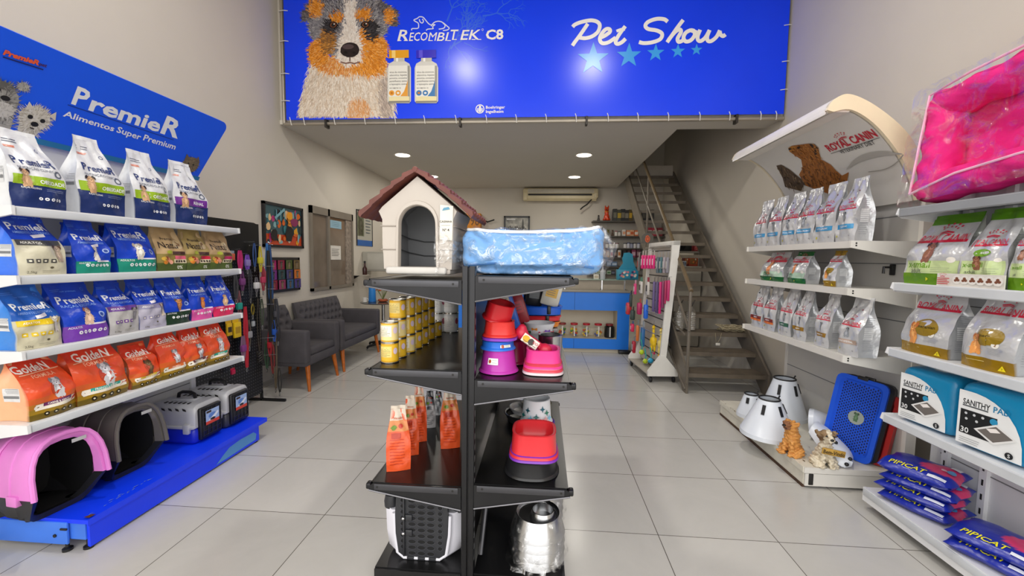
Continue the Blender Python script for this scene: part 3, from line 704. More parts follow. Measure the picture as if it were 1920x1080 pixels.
d = Decal(hf, .001, .00001); CT = ['#7b6a50', '#54483a', '#a08c6c', '#352d26']
furry(357, 309, 15, 16, CT, 160, 9, .7)
for (pts) in (((345, 300), (350, 288), (357, 299)), ((365, 303), (372, 293), (374, 306))): d.poly([HB(*p) for p in pts], H('#6a5a46'))
hell(353, 306, .006, '#151212'); hell(362, 309, .006, '#151212'); hell(356, 314, .005, '#7a4a40')
d.build('cat_print', PRINT, ht)
# ------------------------------------------------------------------ pet food bags
BAGM = pmat('printed_pouch_film', .32, bump=.5, bscale=24, spec=.5); BAGMATT = pmat('printed_paper_pouch', .55, bump=.2, bscale=28)
SILV = pmat('silver_pouch_film', .25, metal=.3, bump=.6, bscale=22)
class Pouch:
    """gusseted stand-up pouch: full below, pinched to a flat seal on top"""
    def __init__(s, w, h, d, topw=.9, lean=.12, seed=0, fat=.25, wr=.004):
        s.w, s.h, s.d, s.topw, s.lean, s.fat, s.wr = w, h, d, topw, lean, fat, wr
        r = random.Random(seed); s.ph = [r.uniform(0, 6.28) for _ in range(8)]; s.fr = [r.uniform(2, 5) for _ in range(8)]
    def W(s, v): return s.w / 2 * (1 + (s.topw - 1) * sm(.4, .97, v)) * (1 + .03 * math.sin(PI * min(1, v * 1.4)))
    def Dp(s, v): return s.d / 2 * ((.93 + .07 * sm(0, .2, v)) * (1 - sm(.38, .94, v)) + .035)
    def yo(s, v): return s.lean * s.d * v * v
    def wrk(s, u, v):
        p, f = s.ph, s.fr
        return s.wr * (math.sin(f[0] * 2 * u + p[0] + 3 * v) * math.sin(f[1] * 2.2 * v + p[1]) + .6 * math.sin(f[2] * 4 * u + f[3] * 3 * v + p[2]) + .5 * math.sin(f[4] * 5 * v - f[5] * 3 * u + p[3])) * min(1, v * 5 + .2) * min(1, (1 - v) * 6)
    def F(s, x, z, l=0.0):
        v = min(1, max(0, z / s.h)); W = s.W(v); q = max(-1, min(1, x / W))
        y = -s.Dp(v) * (.82 + .18 * (1 - q * q)) + s.yo(v) - s.wrk((q + 1) / 2, v) - l
        return (q * W, y, s.h * v)
    def S(s, side):
        def f(a, z, l=0.0):
            v = min(1, max(0, z / s.h)); D = s.Dp(v); q = max(-1, min(1, a / max(D, .004)))
            W = s.W(v) - (1 - q * q) * (.012 + .1 * s.w * sm(.35, .9, v)) - .5 * abs(s.wrk(.3 + q * .2, v))
            return (side * (W + l), q * D * .82 + s.yo(v), s.h * v)
        return f
    def body(s, bands, side, back=None, nv=20):
        lv = sorted(set([i / nv for i in range(nv + 1)] + [b[0] + e for b in bands for e in (-.002, .002)] + [b[1] + e for b in bands for e in (-.002, .002)]))
        lv = [v for v in lv if 0 <= v <= .955]
        nF = 14; rings = []; cols = []
        def bc(v):
            c = bands[0][2]
            for b0, b1, cc in bands:
                if b0 <= v < b1: c = cc
            return H(c)
        sb = side if isinstance(side, list) else None
        def sc(v):
            if not sb: return H(side)
            c = sb[0][2]
            for b0, b1, cc in sb:
                if b0 <= v < b1: c = cc
            return H(c)
        for v in lv:
            z = v * s.h; ring = [s.F((2 * i / nF - 1) * s.W(v), z) for i in range(nF + 1)]; cl = [bc(v)] * (nF + 1); D = s.Dp(v)
            f = s.S(1); ring += [f(D * t, z) for t in (-.7, -.3, 0, .3, .7)]; cl += [sc(v)] * 5
            for i in range(7):
                q = 1 - 2 * i / 6; W = s.W(v); ring.append((q * W, D * (.82 + .18 * (1 - q * q)) + s.yo(v), z))
            cl += [sc(v)] * 7
            f = s.S(-1); ring += [f(D * t, z) for t in (.7, .3, 0, -.3, -.7)]; cl += [sc(v)] * 5
            rings.append(ring); cols += cl
        m = MB(); m.loops(rings, True, True, True, cols if False else None); m.c = cols; m.hascol = True; return m
    def seal(s, col):
        m = MB()
        def f(u, v):
            vv = .95 + .05 * v; W = s.W(.955); x = (2 * u - 1) * W
            return (x, s.yo(vv) - s.wrk(u, .9) * .8 + .003 * math.sin(u * 9 + s.ph[4]), s.h * vv)
        g = [[f(i / 10, j / 3) for i in range(11)] for j in range(4)]; vs = [p for r in g for p in r]; n = len(vs)
        vs2 = [(x, y + .003, z) for x, y, z in vs]; fs = []
        for j in range(3):
            for i in range(10): a = j * 11 + i; fs += [(a, a + 1, a + 12, a + 11), (a + n, a + 11 + n, a + 12 + n, a + 1 + n)]
        for i in range(10): a = 33 + i; fs.append((a, a + 1, a + 1 + n, a + n))
        return m.add(vs + vs2, fs, H(col))
def crown(d, x, z, k, col):
    for i in range(5):
        a = PI * (.15 + .7 * i / 4); d.ell(x + k * .55 * math.cos(a), z + k * .2 + k * .3 * math.sin(a), k * .06, k * .06, col, 8)
        d.ell(x + k * .42 * math.cos(a), z + k * .12 + k * .22 * math.sin(a), k * .045, k * .05, col, 8)
    d.line([(x - k * .4, z - k * .02), (x, z + k * .07), (x + k * .4, z - k * .02)], k * .08, col)
    d.line([(x - k * .36, z - k * .12), (x, z - k * .03), (x + k * .36, z - k * .12)], k * .05, col)
WHT_, NVY = H('#eef0f2'), H('#22356e')
def k_clinic(o):
    acc, word = o['acc'], o['word']
    bands = [(0, .30, '#1b2f66'), (.30, 1, '#d5d7db')]
    def dec(L, Pn, Pc, w, h):
        L.text('P', -.30 * w, .60 * h, .17 * w, NVY, .04); L.text('remie', .0, .59 * h, .15 * w, NVY, .04, maxw=.44 * w); L.text('R', .285 * w, .60 * h, .17 * w, NVY, .04)
        L.text('NUTRIÇÃO CLÍNICA', 0, .505 * h, .055 * w, H('#5a6070'), .01, maxw=.68 * w)
        Pn.rect(-.47 * w, .47 * w, .29 * h, .41 * h, H(acc), 8, 2); Pn.text(word, .2 * w, .345 * h, .085 * w, WHT_, .03, maxw=.5 * w)
        Pn.text('RAÇAS PEQUENAS', -.2 * w, .255 * h, .04 * w, WHT_, .01, maxw=.32 * w); Pn.icons(-.1 * w, .38 * w, .13 * h, .036 * w, 5, WHT_, NVY); Pn.lines(.05 * w, .44 * w, .255 * h, .235 * h, 2, H('#9aa6c8'))
        Pn.ring(.36 * w, .47 * h, .05 * w, .08 * w, H('#5e6675')); Pn.lines(-.3 * w, .0, .86 * h, .83 * h, 2, H('#39415c'), .003); Pn.lines(-.32 * w, -.1 * w, .775 * h, .76 * h, 2, H('#e06a3a'), .003)
        Pn.ring(.2 * w, .76 * h, .03 * w, .04 * w, NVY)
        Pc.dog(-.26 * w, .36 * h, .40 * w, H('#c9a27a'), H('#2a211d'))
    return bands, [(0, .9, '#e2e4e6'), (.9, 1, '#d5d7db')], '#d9dbde', dec
def k_premier(o):
    low, lv, blue = o['low'], o.get('lv', .27), o.get('blue', '#1541c0')
    bands = [(0, lv, low), (lv, 1, blue)]
    def dec(L, Pn, Pc, w, h):
        lz = o.get('lz', .6)
        L.text('P', -.335 * w, (lz + .008) * h, .18 * w, WHT_, .04); L.text('remie', -.01 * w, lz * h, .155 * w, WHT_, .04, maxw=.5 * w); L.text('R', .315 * w, (lz + .008) * h, .18 * w, WHT_, .04)
        L.text(o.get('sub', 'RAÇAS ESPECÍFICAS'), 0, (lz - .095) * h, .062 * w, H('#8fb4f2'), .01, maxw=.74 * w)
        Pn.text('super premium', -.02 * w, (lz + .15) * h, .04 * w, H('#6fa2f0'), .01, maxw=.3 * w); Pn.ring(.3 * w, (lz + .17) * h, .025 * w, .045 * w, H('#3f74d8'))
        Pn.lines(-.4 * w, -.12 * w, .88 * h, .855 * h, 2, H('#5e8ee8'), .002)
        if o.get('style') == 'cream':
            Pn.rect(-.46 * w, .46 * w, (lv - .09) * h, lv * h, H(o['acc']), 8, 2); Pn.text('ADULTOS', -.2 * w, (lv - .045) * h, .055 * w, H('#f4f2ea'), .02, maxw=.4 * w)
            for i in range(4): x = (-.33 + .16 * i) * w; Pn.rect(x - .055 * w, x + .055 * w, .2 * h, .2 * h + .1 * w, H(o['acc']), 2, 2); Pn.ell(x, .2 * h + .05 * w, .03 * w, .022 * w, H('#efe9d4'), 8)
            Pn.text('2,5kg', -.3 * w, .05 * h, .06 * w, H('#6a6656'), .01); Pn.lines(-.1 * w, .3 * w, .07 * h, .045 * h, 2, H('#8a8674')); Pn.ell(.12 * w, .12 * h, .035 * w, .03 * w, H('#57503c'), 8)
            Pc.dog(.34 * w, .34 * h, .42 * w, H(o.get('dog', '#e8e2d2')), H(o.get('dark', '#b9b09c')))
        else:
            Pn.icons(-.28 * w, .42 * w, .15 * h, .045 * w, 6, WHT_, H(low)); Pn.text('ADULTOS', -.3 * w, (lv - .03) * h, .05 * w, WHT_, .02, maxw=.3 * w); Pn.rect(0, .46 * w, (lv - .01) * h, (lv + .02) * h, H('#e7e2ee'), 4, 1)
            Pn.ring(.37 * w, .42 * h, .045 * w, .075 * w, H('#9fb6e8')); Pn.ell(.37 * w, .42 * h, .04 * w, .04 * w, H('#2a4a9c'))
            Pc.dog(.02 * w, (lv + .13) * h, .42 * w, H(o.get('dog', '#e4ded2')), H(o.get('dark', '#b8aa98')))
        if o.get('tag'): Pn.rect(-.08 * w, .22 * w, (lz - .19) * h, (lz - .14) * h, H('#e9e4ea'), 3, 1, .008)
    return bands, o.get('side', '#1746c4'), blue, dec
def k_golden(o):
    bands = [(0, .09, '#6d5a1c'), (.09, .17, '#a07f22'), (.17, .25, '#c07a22'), (.25, .34, '#d7622a'), (.34, .72, '#e4542c'), (.72, 1, '#e23d22')]
    def dec(L, Pn, Pc, w, h):
        L.text('GoldeN', o.get('lx', 0) * w, .77 * h, .17 * w, H('#f7efe8'), .05, maxw=.68 * w); Pn.line([(-.4 * w + .8 * w * k / 8, (.685 + .02 * k / 8) * h) for k in range(9)], .003, H('#f2c9a8'))
        L.text('FORMULA', 0, .645 * h, .075 * w, H('#f6c3a2'), .01, maxw=.46 * w)
        Pn.rect(-.40 * w, .44 * w, .14 * h, .235 * h, H('#efe8d8'), 8, 2, .006); Pn.rect(-.26 * w, .3 * w, .19 * h, .245 * h, H(o['rib']), 8, 2, .006); Pn.ell(-.35 * w, .19 * h, .075 * w, .06 * w, H('#f4eee2'), 14); Pn.ell(-.35 * w, .19 * h, .035 * w, .02 * w, H('#6a5236'), 8)
        Pn.text(o['word'], .02 * w, .222 * h, .05 * w, H('#f6f3ea'), .02, maxw=.42 * w); Pn.poly([(.3 * w, .17 * h), (.44 * w, .21 * h), (.46 * w, .27 * h), (.34 * w, .22 * h)], H('#c22a34'))
        Pn.icons(-.3 * w, .36 * w, .07 * h, .05 * w, 4, H('#2a2412'), H('#efe6cc')); Pn.ell(.05 * w, .42 * h, .12 * w, .17 * w, H('#b8452c'), 12)
        Pc.dog(.08 * w, .41 * h, .46 * w, H(o.get('dog', '#c9c8cc')), H(o.get('dark', '#7e8086')))
    return bands, o.get('side', '#e58a5a'), '#d94a26', dec
def k_nattu(o):
    bands = [(0, .18, '#4a5a22'), (.18, .38, '#8a7a3a'), (.38, 1, o.get('kraft', '#b99c70'))]
    def dec(L, Pn, Pc, w, h):
        L.text('PremieR', 0, .72 * h, .09 * w, H('#3a2c1c'), .02, maxw=.5 * w); L.text('Nattu', -.06 * w, .58 * h, .2 * w, H('#2a2018'), .01, maxw=.62 * w)
        Pn.rect(0, .46 * w, .36 * h, .44 * h, H('#4a2f22'), 5, 2); Pn.rect(.06 * w, .46 * w, .26 * h, .34 * h, H(o['acc']), 5, 2); Pn.rect(.02 * w, .47 * w, .17 * h, .26 * h, H('#cfc4a4'), 5, 2)
        Pn.icons(.05 * w, .44 * w, .215 * h, .038 * w, 4, H('#3a2c22')); Pn.text('0%', .22 * w, .08 * h, .11 * w, H('#dfe0d0'), .03); Pn.ell(-.12 * w, .42 * h, .1 * w, .06 * w, H('#a8b23a'), 10)
        for (x, z, c) in ((-.3, .2, '#d9842a'), (-.18, .25, '#e08a6a'), (-.26, .28, '#8a3a22'), (-.1, .2, '#e8a48a'), (-.34, .27, '#c8a23a')): Pn.ell(x * w, z * h, .085 * w, .07 * w, H(c), 10, .1)
        Pc.ell(.26 * w, .6 * h, .16 * w, .14 * w, H('#c9b48c'), 14, .1); Pc.ell(.28 * w, .62 * h, .09 * w, .08 * w, H('#8a6a48'), 12, .1)
    return bands, '#c2a880', o.get('kraft', '#b99c70'), dec
RED = H('#c81f3e')
def k_royal(o):
    base = '#cfd0d3'; bands = [(0, 1, base)]
    if o.get('foot'): bands = [(0, .16, o['foot']), (.16, .17, base), (.17, .86 if o.get('head') else 1, base)] + ([(.86, 1, o['head'])] if o.get('head') else [])
    def dec(L, Pn, Pc, w, h):
        lz = o.get('lz', .6)
        crown(L, 0, (lz + .055) * h + .03 * w, .3 * w, RED); L.text('ROYAL CANIN', 0, lz * h, .13 * w, RED, .015, maxw=.82 * w); Pn.line([(-.44 * w + .88 * w * k / 8, (lz - .045) * h) for k in range(9)], .006 * w / .14, RED)
        st = o['style']
        if st == 'vet':
            Pn.rect(-.42 * w, .4 * w, .2 * h, .275 * h, H(o['acc']), 6, 2); Pn.text(o['word'], -.02 * w, .238 * h, .06 * w, H('#eef2f6'), .02, maxw=.56 * w)
            if o.get('acc2'): Pn.rect(-.42 * w, .4 * w, .155 * h, .2 * h, H(o['acc2']), 6, 1)
            Pn.ell(-.25 * w, .82 * h, .03 * w, .03 * w, H('#4a4f58'), 8); Pn.ell(.18 * w, .79 * h, .025 * w, .025 * w, H('#7a2f3e'), 8); Pn.ell(-.36 * w, .09 * h, .03 * w, .045 * w, H('#b9b32c'), 8); Pn.text('kg', .3 * w, .1 * h, .05 * w, H('#4a4f58'), .0)
            Pc.dog(.0, .385 * h, .36 * w, H('#8e9299'), H('#3f434a'))
        elif st == 'mini':
            Pn.rect(-.47 * w, .47 * w, .16 * h, .34 * h, H(o['pale']), 8, 3); Pn.text(o['word'], -.2 * w, .29 * h, .12 * w, H(o['foot']), .03, maxw=.5 * w); Pn.text('adult', -.22 * w, .2 * h, .085 * w, H('#5a5f5a'), .0)
            Pn.lines(.05 * w, .4 * w, .24 * h, .19 * h, 3, H('#7f877c')); Pn.ell(.36 * w, .35 * h, .06 * w, .05 * w, H('#e9e4dc')); Pn.ell(.0, .08 * h, .03 * w, .04 * w, H('#d8d21e'), 3)
            if o.get('badge'): Pn.ell(0, .44 * h, .2 * w, .1 * w, H(o['foot'])); Pn.text('X-SMALL', 0, .44 * h, .06 * w, H('#f0f4e8'), .02, maxw=.3 * w)
            Pc.dog(-.08 * w, (.44 if not o.get('badge') else .3) * h, .34 * w, H(o.get('dog', '#d98a52')), H(o.get('dark', '#8a4a2a')))
        else:
            Pn.ell(.05 * w, .44 * h, .24 * w, .17 * w, H('#8f7420'), 20); Pn.rect(-.17 * w, .05 * w, .32 * h, .52 * h, H('#8f7420'), 4, 4); Pn.text(o['word'], .04 * w, .455 * h, .06 * w, H('#3a2f10'), .02, maxw=.4 * w); Pn.ell(.18 * w, .34 * h, .06 * w, .06 * w, H('#e8e4dc')); Pn.ell(.18 * w, .34 * h, .025 * w, .025 * w, H('#8a6a48'), 8)
            Pn.lines(.06 * w, .36 * w, .29 * h, .22 * h, 5, H('#8b8d92')); Pn.poly([(.26 * w, .03 * h), (.38 * w, .03 * h), (.32 * w, .1 * h)], H('#e6d21e')); Pn.text('T', .32 * w, .055 * h, .035 * w, H('#2a2410'), .02); Pn.line([(-.3 * w, .11 * h), (0, .11 * h)], .002, H('#e0cf8a'))
            Pc.dog(-.16 * w, .31 * h, .42 * w, H('#e39a54'), H('#b8662a'))
    return bands, o.get('side', '#c9cbce'), o.get('head', base) if st_head(o) else base, dec
def st_head(o): return bool(o.get('head'))
KINDS = dict(clinic=k_clinic, premier=k_premier, golden=k_golden, nattu=k_nattu, royal=k_royal)
BAGN = [0]
def bag(label, group, loc, rz, w, h, d, kind, vis, topw=.9, lean=.12, o=None, name='pet_food_bag', wr=.007, sidebits=True):
    o = o or {}; BAGN[0] += 1; seed = BAGN[0] * 13 + 5
    pz = Pouch(w, h, d, topw, lean, seed, wr=wr); bands, side, sealc, dec = KINDS[kind](o)
    m_ = SILV if kind == 'royal' else (BAGMATT if kind in ('nattu',) else BAGM)
    t = thing(name, label, 'pet food', loc, rz, group)
    pz.body(bands, side).build('pouch_body', m_, t, smooth=50); pz.seal(sealc).build('top_seal', m_, t)
    L = Decal(pz.F, .0022, .0002); Pn = Decal(pz.F, .0012, .00012); Pc = Decal(pz.F, .0024, .0001); Pn.ic = Decal(pz.F, .0020, .0001); Pn.bd = Decal(pz.F, .0014, .0001); Pn.tl = .0008; L.fine = Pn.fine = 2
    dec(L, Pn, Pc, w, h); Pn.build('front_print', BAGM, t); Pn.ic.build('icon_row', BAGM, t); Pn.bd.build('round_badge', BAGM, t); L.build('brand_lettering', BAGM, t); Pc.build('pet_picture', BAGM, t)
    if sidebits:
        s = Decal(pz.S(vis), .001); D = pz.Dp(.2) * .82; g = (lambda a, z: (a, z))
        s.rect(-.55 * D, .55 * D, .3 * h, .5 * h, H('#d9dadb'), 4, 4)
        if kind == 'royal':
            s.lines(-.6 * D, .6 * D, .12 * h, .28 * h, 6, H('#8b8e94'), .002); s.lines(-.6 * D, .6 * D, .32 * h, .66 * h, 12, H('#8b8e94'), .002)
        else:
            s.lines(-.5 * D, .5 * D, .43 * h, .49 * h, 4, H('#6d7076'), .0015); s.rect(-.5 * D, .5 * D, .35 * h, .39 * h, H('#77797c'), 4, 1)
        s.build('side_label', BAGM, t)
    return t
# ------------------------------------------------------------------ left wall shelving
WS = mat('white_shelf_steel', '#e3e4e6', .35, var=.02); WP = mat('white_back_panel', '#cfd0d2', .5, var=.02); RAILG = mat('price_rail_grey', '#c9cdd2', .3)
BLU = mat('blue_powder_coat', '#0c3cff', .38, var=.06, scale=5); BLK = mat('black_powder_coat', '#111113', .38, var=.1); DARK = mat('dark_slot', '#1c1a18', .6)
LX0, LX1, LY0, LY1 = -2.65, -2.25, 1.605, 2.90
LZ = (1.62, 1.322, .99, .662)
t = thing('shelf_unit', 'white steel shelf unit with four tilted shelves along the left wall', 'shelf', (0, 0, 0))
MB().box(LX0 - .03, LX0, LY0, LY1, .12, 2.02).build('back_panel', WP, t)
m = MB()
for z in (.45, .78, 1.12, 1.44, 1.75): m.box(LX0, LX0 + .002, LY0, LY1, z, z + .006)
m.build('panel_seams', mat('seam_grey', '#77787a', .6), t)
for y in (LY0 - .01, LY1 - .03): MB().box(LX0 - .06, LX0 + .012, y, y + .04, .0, 2.02).build('upright', WS, t)
for z in LZ:
    sh = MB().box(LX0, LX1 - .01, LY0, LY1, z - .012, z).box(LX1 - .012, LX1, LY0, LY1, z - .038, z + .002).build('shelf', WS, t)
    MB().rbox(LX1, LX1 + .006, LY0 + .01, LY1, z - .036, z - .004, .002).build('price_rail', RAILG, sh)
    for y in (LY0 - .012, LY1): MB().prism([(LX0, z + .0), (LX1 + .01, z + .003), (LX1 + .012, z - .035), (LX0, z - .11)], y, y + .012, 'y').build('shelf_bracket', WS, sh)
t = thing('display_platform', 'blue scuffed steel base platform under the left shelves', 'platform', (0, 0, 0))
PX1 = -2.14; PT = .155
MB().box(LX0 + .02, PX1, 1.72, 3.0, PT - .02, PT).box(PX1, PX1 + .004, 1.72, 3.0, PT - .03, PT + .001).build('deck', BLU, t)
MB().box(PX1 - .022, PX1 - .008, 1.735, 2.92, .012, PT - .02).build('kick_plate', BLU, t)
for y, z in ((1.73, .05), (2.9, .03)): MB().box(LX0, PX1 - .024, y, y + .012, z, PT - .02).build('end_plate', mat('pale_blue_steel', '#3f78e0', .45), t)
br = MB().rbox(-2.62, PX1 - .10, 1.712, 1.726, .03, PT - .015, .006).build('foot_bracket', mat('pale_blue_steel', '#3f78e0', .45), t)
m = MB(); m.lathe([(.008, 0), (.008, .004)], 14, M=Matrix.Translation((-2.30, 1.711, .075)) @ Matrix.Rotation(PI / 2, 4, 'X')); m.rbox(-2.27, -2.235, 1.706, 1.714, .105, .115, .003)
m.build('bolt_hole', DARK, br)
for (x, y) in ((-2.25, 1.72), (PX1 - .03, 1.745), (PX1 - .03, 2.9)): MB().lathe([(.02, 0), (.02, .012), (.008, .018), (.008, .05)], 14, M=Matrix.Translation((x, y, 0))).build('levelling_foot', BLK, t)
d = Decal(flat_fn((PX1 - .008, 2.5, .02), (0, 1, 0), (0, 0, 1)), .001)
d.poly([(.0, .005), (.1, .005), (.38, .01), (.39, .05), (.36, .075), (.22, .08), (.12, .07), (.06, .04)], H('#4f8fd0')); d.build('worn_patch', PRINT, t)
d = Decal(flat_fn((PX1 - .03, 1.73, PT), (0, 1, 0), (-1, 0, 0)), .0006); r = random.Random(2)
for k in range(26): d.poly([(a := r.uniform(.01, .35), b := r.uniform(0, .02)), (a + .02, b + .002), (a + .01, b + .006)], H('#5f7fd8'))
d.poly([(0, -.03), (.03, -.03), (.025, -.01), (0, .0)], H('#5a3a26')); d.build('scuff_marks', PRINT, t)

XF = -2.268
def left_row(z, group, items, zmax, XF=XF):
    for (label, x0, x1, yb, yt, d, kind, o, topw) in items:
        a = P(x0, yb, X=XF); b = P(x1, yb, X=XF); w = b.y - a.y; zt = P((x0 + x1) / 2, yt, X=XF - d * .4).z
        h = min(zt - z, zmax); o = dict(o)
        bag(label, group, (XF - d / 2, (a.y + b.y) / 2, z + .001), PI / 2 + o.pop('turn', 0), w * o.pop('ws', 1.0), h, d, kind, -1, topw, o.pop('lean', .25), o)
left_row(LZ[0], 'white clinical food bags on the top left shelf', [
    ('white and navy clinical food bag, nearest on top left shelf, under the terrier print', 30, 130, 384, 252, .17, 'clinic', dict(acc='#8fb01e', word='OBESIDADE'), .74),
    ('white and navy food bag with green band, second from left on top shelf', 156, 238, 394, 262, .13, 'clinic', dict(acc='#8fb01e', word='OBESIDADE'), .52),
    ('white and navy food bag with green band, beside the purple banded one', 258, 323, 405, 285, .125, 'clinic', dict(acc='#8fb01e', word='OBESIDADE'), .62),
    ('white and navy food bag with purple band, farthest on the top left shelf', 334, 391, 412, 308, .12, 'clinic', dict(acc='#6a2a8c', word='RENAL'), .66)], .40)
left_row(LZ[1], 'food bags on the second left shelf', [
    ('large blue bag with cream lower half and dark icons, nearest on second left shelf', 42, 130, 502, 396, .17, 'premier', dict(low='#cdc8b0', lv=.58, style='cream', acc='#4a4a48', lz=.80, sub='AMBIENTES INTERNOS', tag=1, side='#3f78e6', dog='#b8a48c', dark='#5a4030'), .95),
    ('blue bag with green foot band, directly right of the cream fronted bag', 147, 211, 502, 398, .12, 'premier', dict(low='#1f8f7a', lv=.22, lz=.66, sub='AMBIENTES INTERNOS', tag=1), .78),
    ('blue bag with green foot band, directly beside the brown kraft bags', 227, 296, 501, 400, .13, 'premier', dict(low='#1f8f7a', lv=.27, lz=.76, sub='AMBIENTES INTERNOS'), .92),
    ('brown kraft natural food bag with pale pink panel, first of the three kraft bags', 299, 352, 500, 418, .10, 'nattu', dict(acc='#d9637c'), .85),
    ('olive kraft natural food bag with red panel, middle of the three kraft bags', 352, 397, 498, 424, .10, 'nattu', dict(acc='#c01f3a', kraft='#a8925a'), .85),
    ('brown kraft natural food bag with magenta panel, last of the three kraft bags', 396, 438, 497, 430, .10, 'nattu', dict(acc='#b01f5c', kraft='#ae926c'), .9)], .272)
left_row(LZ[1], 'food bags standing behind on the second left shelf', [
    ('blue bag with green foot standing behind, between the cream fronted bag and next one', 140, 176, 494, 400, .10, 'premier', dict(low='#1f8f7a', lv=.25), .85),
    ('blue bag with green foot standing behind, between the two green banded bags', 208, 244, 494, 402, .10, 'premier', dict(low='#1f8f7a', lv=.25), .85)], .26, -2.42)
left_row(LZ[2], 'blue food bags on the third left shelf', [
    ('blue bag with yellow and cream lower half, nearest on third left shelf', 38, 123, 648, 522, .17, 'premier', dict(low='#cfc9ae', lv=.46, style='cream', acc='#e0bf12', blue='#1f5cb8', lz=.66, sub='AMBIENTES EXTERNOS', tag=1, side='#3f86d8'), .86),
    ('large blue bag with bright purple foot band, second from left on third left shelf', 126, 208, 632, 514, .17, 'premier', dict(low='#7a3fb2', lv=.27, lz=.70, dog='#d8b8a0', dark='#8a4f34'), .95),
    ('blue bag with grey lower half and purple strip, third on third left shelf', 210, 266, 622, 514, .15, 'premier', dict(low='#b7b5b4', lv=.52, style='cream', acc='#6a3f92', lz=.68, dog='#8f8c8e', dark='#3a383a'), .8),
    ('blue bag with pale lilac lower half and puppy face, middle of third left shelf', 266, 316, 612, 514, .14, 'premier', dict(low='#b9b6c8', lv=.5, style='cream', acc='#8d88a8', lz=.70, tag=1, dog='#d9cbb8', dark='#8a6a52'), .85),
    ('blue bag with dark green foot band and brown terrier, third left shelf', 314, 360, 603, 510, .13, 'premier', dict(low='#1f3a26', lv=.27, lz=.68, dog='#b87a42', dark='#4a3424'), .8),
    ('blue bag with pink foot band, second from far end of third left shelf', 362, 401, 594, 512, .11, 'premier', dict(low='#e05aa8', lv=.25, lz=.68, dog='#c87a3a', dark='#8a4a22'), .85),
    ('blue bag with red-pink foot band, at the far end of third left shelf', 404, 440, 588, 506, .11, 'premier', dict(low='#dc2f62', lv=.25, lz=.68, dog='#d9b48c', dark='#a87a4a'), .85)], .285)
left_row(LZ[3], 'orange food bags on the lowest left shelf', [
    ('large orange bag with maroon ribbon and pale side, nearest on the lowest left shelf', 58, 152, 768, 655, .2, 'golden', dict(rib='#6a2f5c', word='CARNE & ARROZ', side='#f2b48a', lx=-.1, turn=.05), .8),
    ('large orange bag with teal ribbon, second from left on the lowest left shelf', 150, 244, 748, 632, .15, 'golden', dict(rib='#2aa59a', word='FRANGO & ARROZ', side='#d4502a'), .98),
    ('smaller orange bag with yellow ribbon, squat between taller ones on the lowest left shelf', 251, 306, 719, 640, .14, 'golden', dict(rib='#d9b62f', word='MINI BITS', dog='#6a4a22', dark='#4a3216', side='#ee8a58'), .85),
    ('slim orange bag right of the squat bag, fourth on lowest left shelf', 305, 353, 703, 612, .12, 'golden', dict(rib='#e0702f', word='SALMÃO', side='#e2482a'), .8),
    ('slim red-orange bag with dark ribbon, fifth on the lowest left shelf', 350, 397, 690, 610, .12, 'golden', dict(rib='#5a2432', word='CARNE', side='#e2482a'), .72),
    ('orange bag with green ribbon, at the far end of the lowest left shelf', 393, 434, 677, 600, .12, 'golden', dict(rib='#2f9c86', word='SENIOR', side='#d8641f'), .85)], .30)

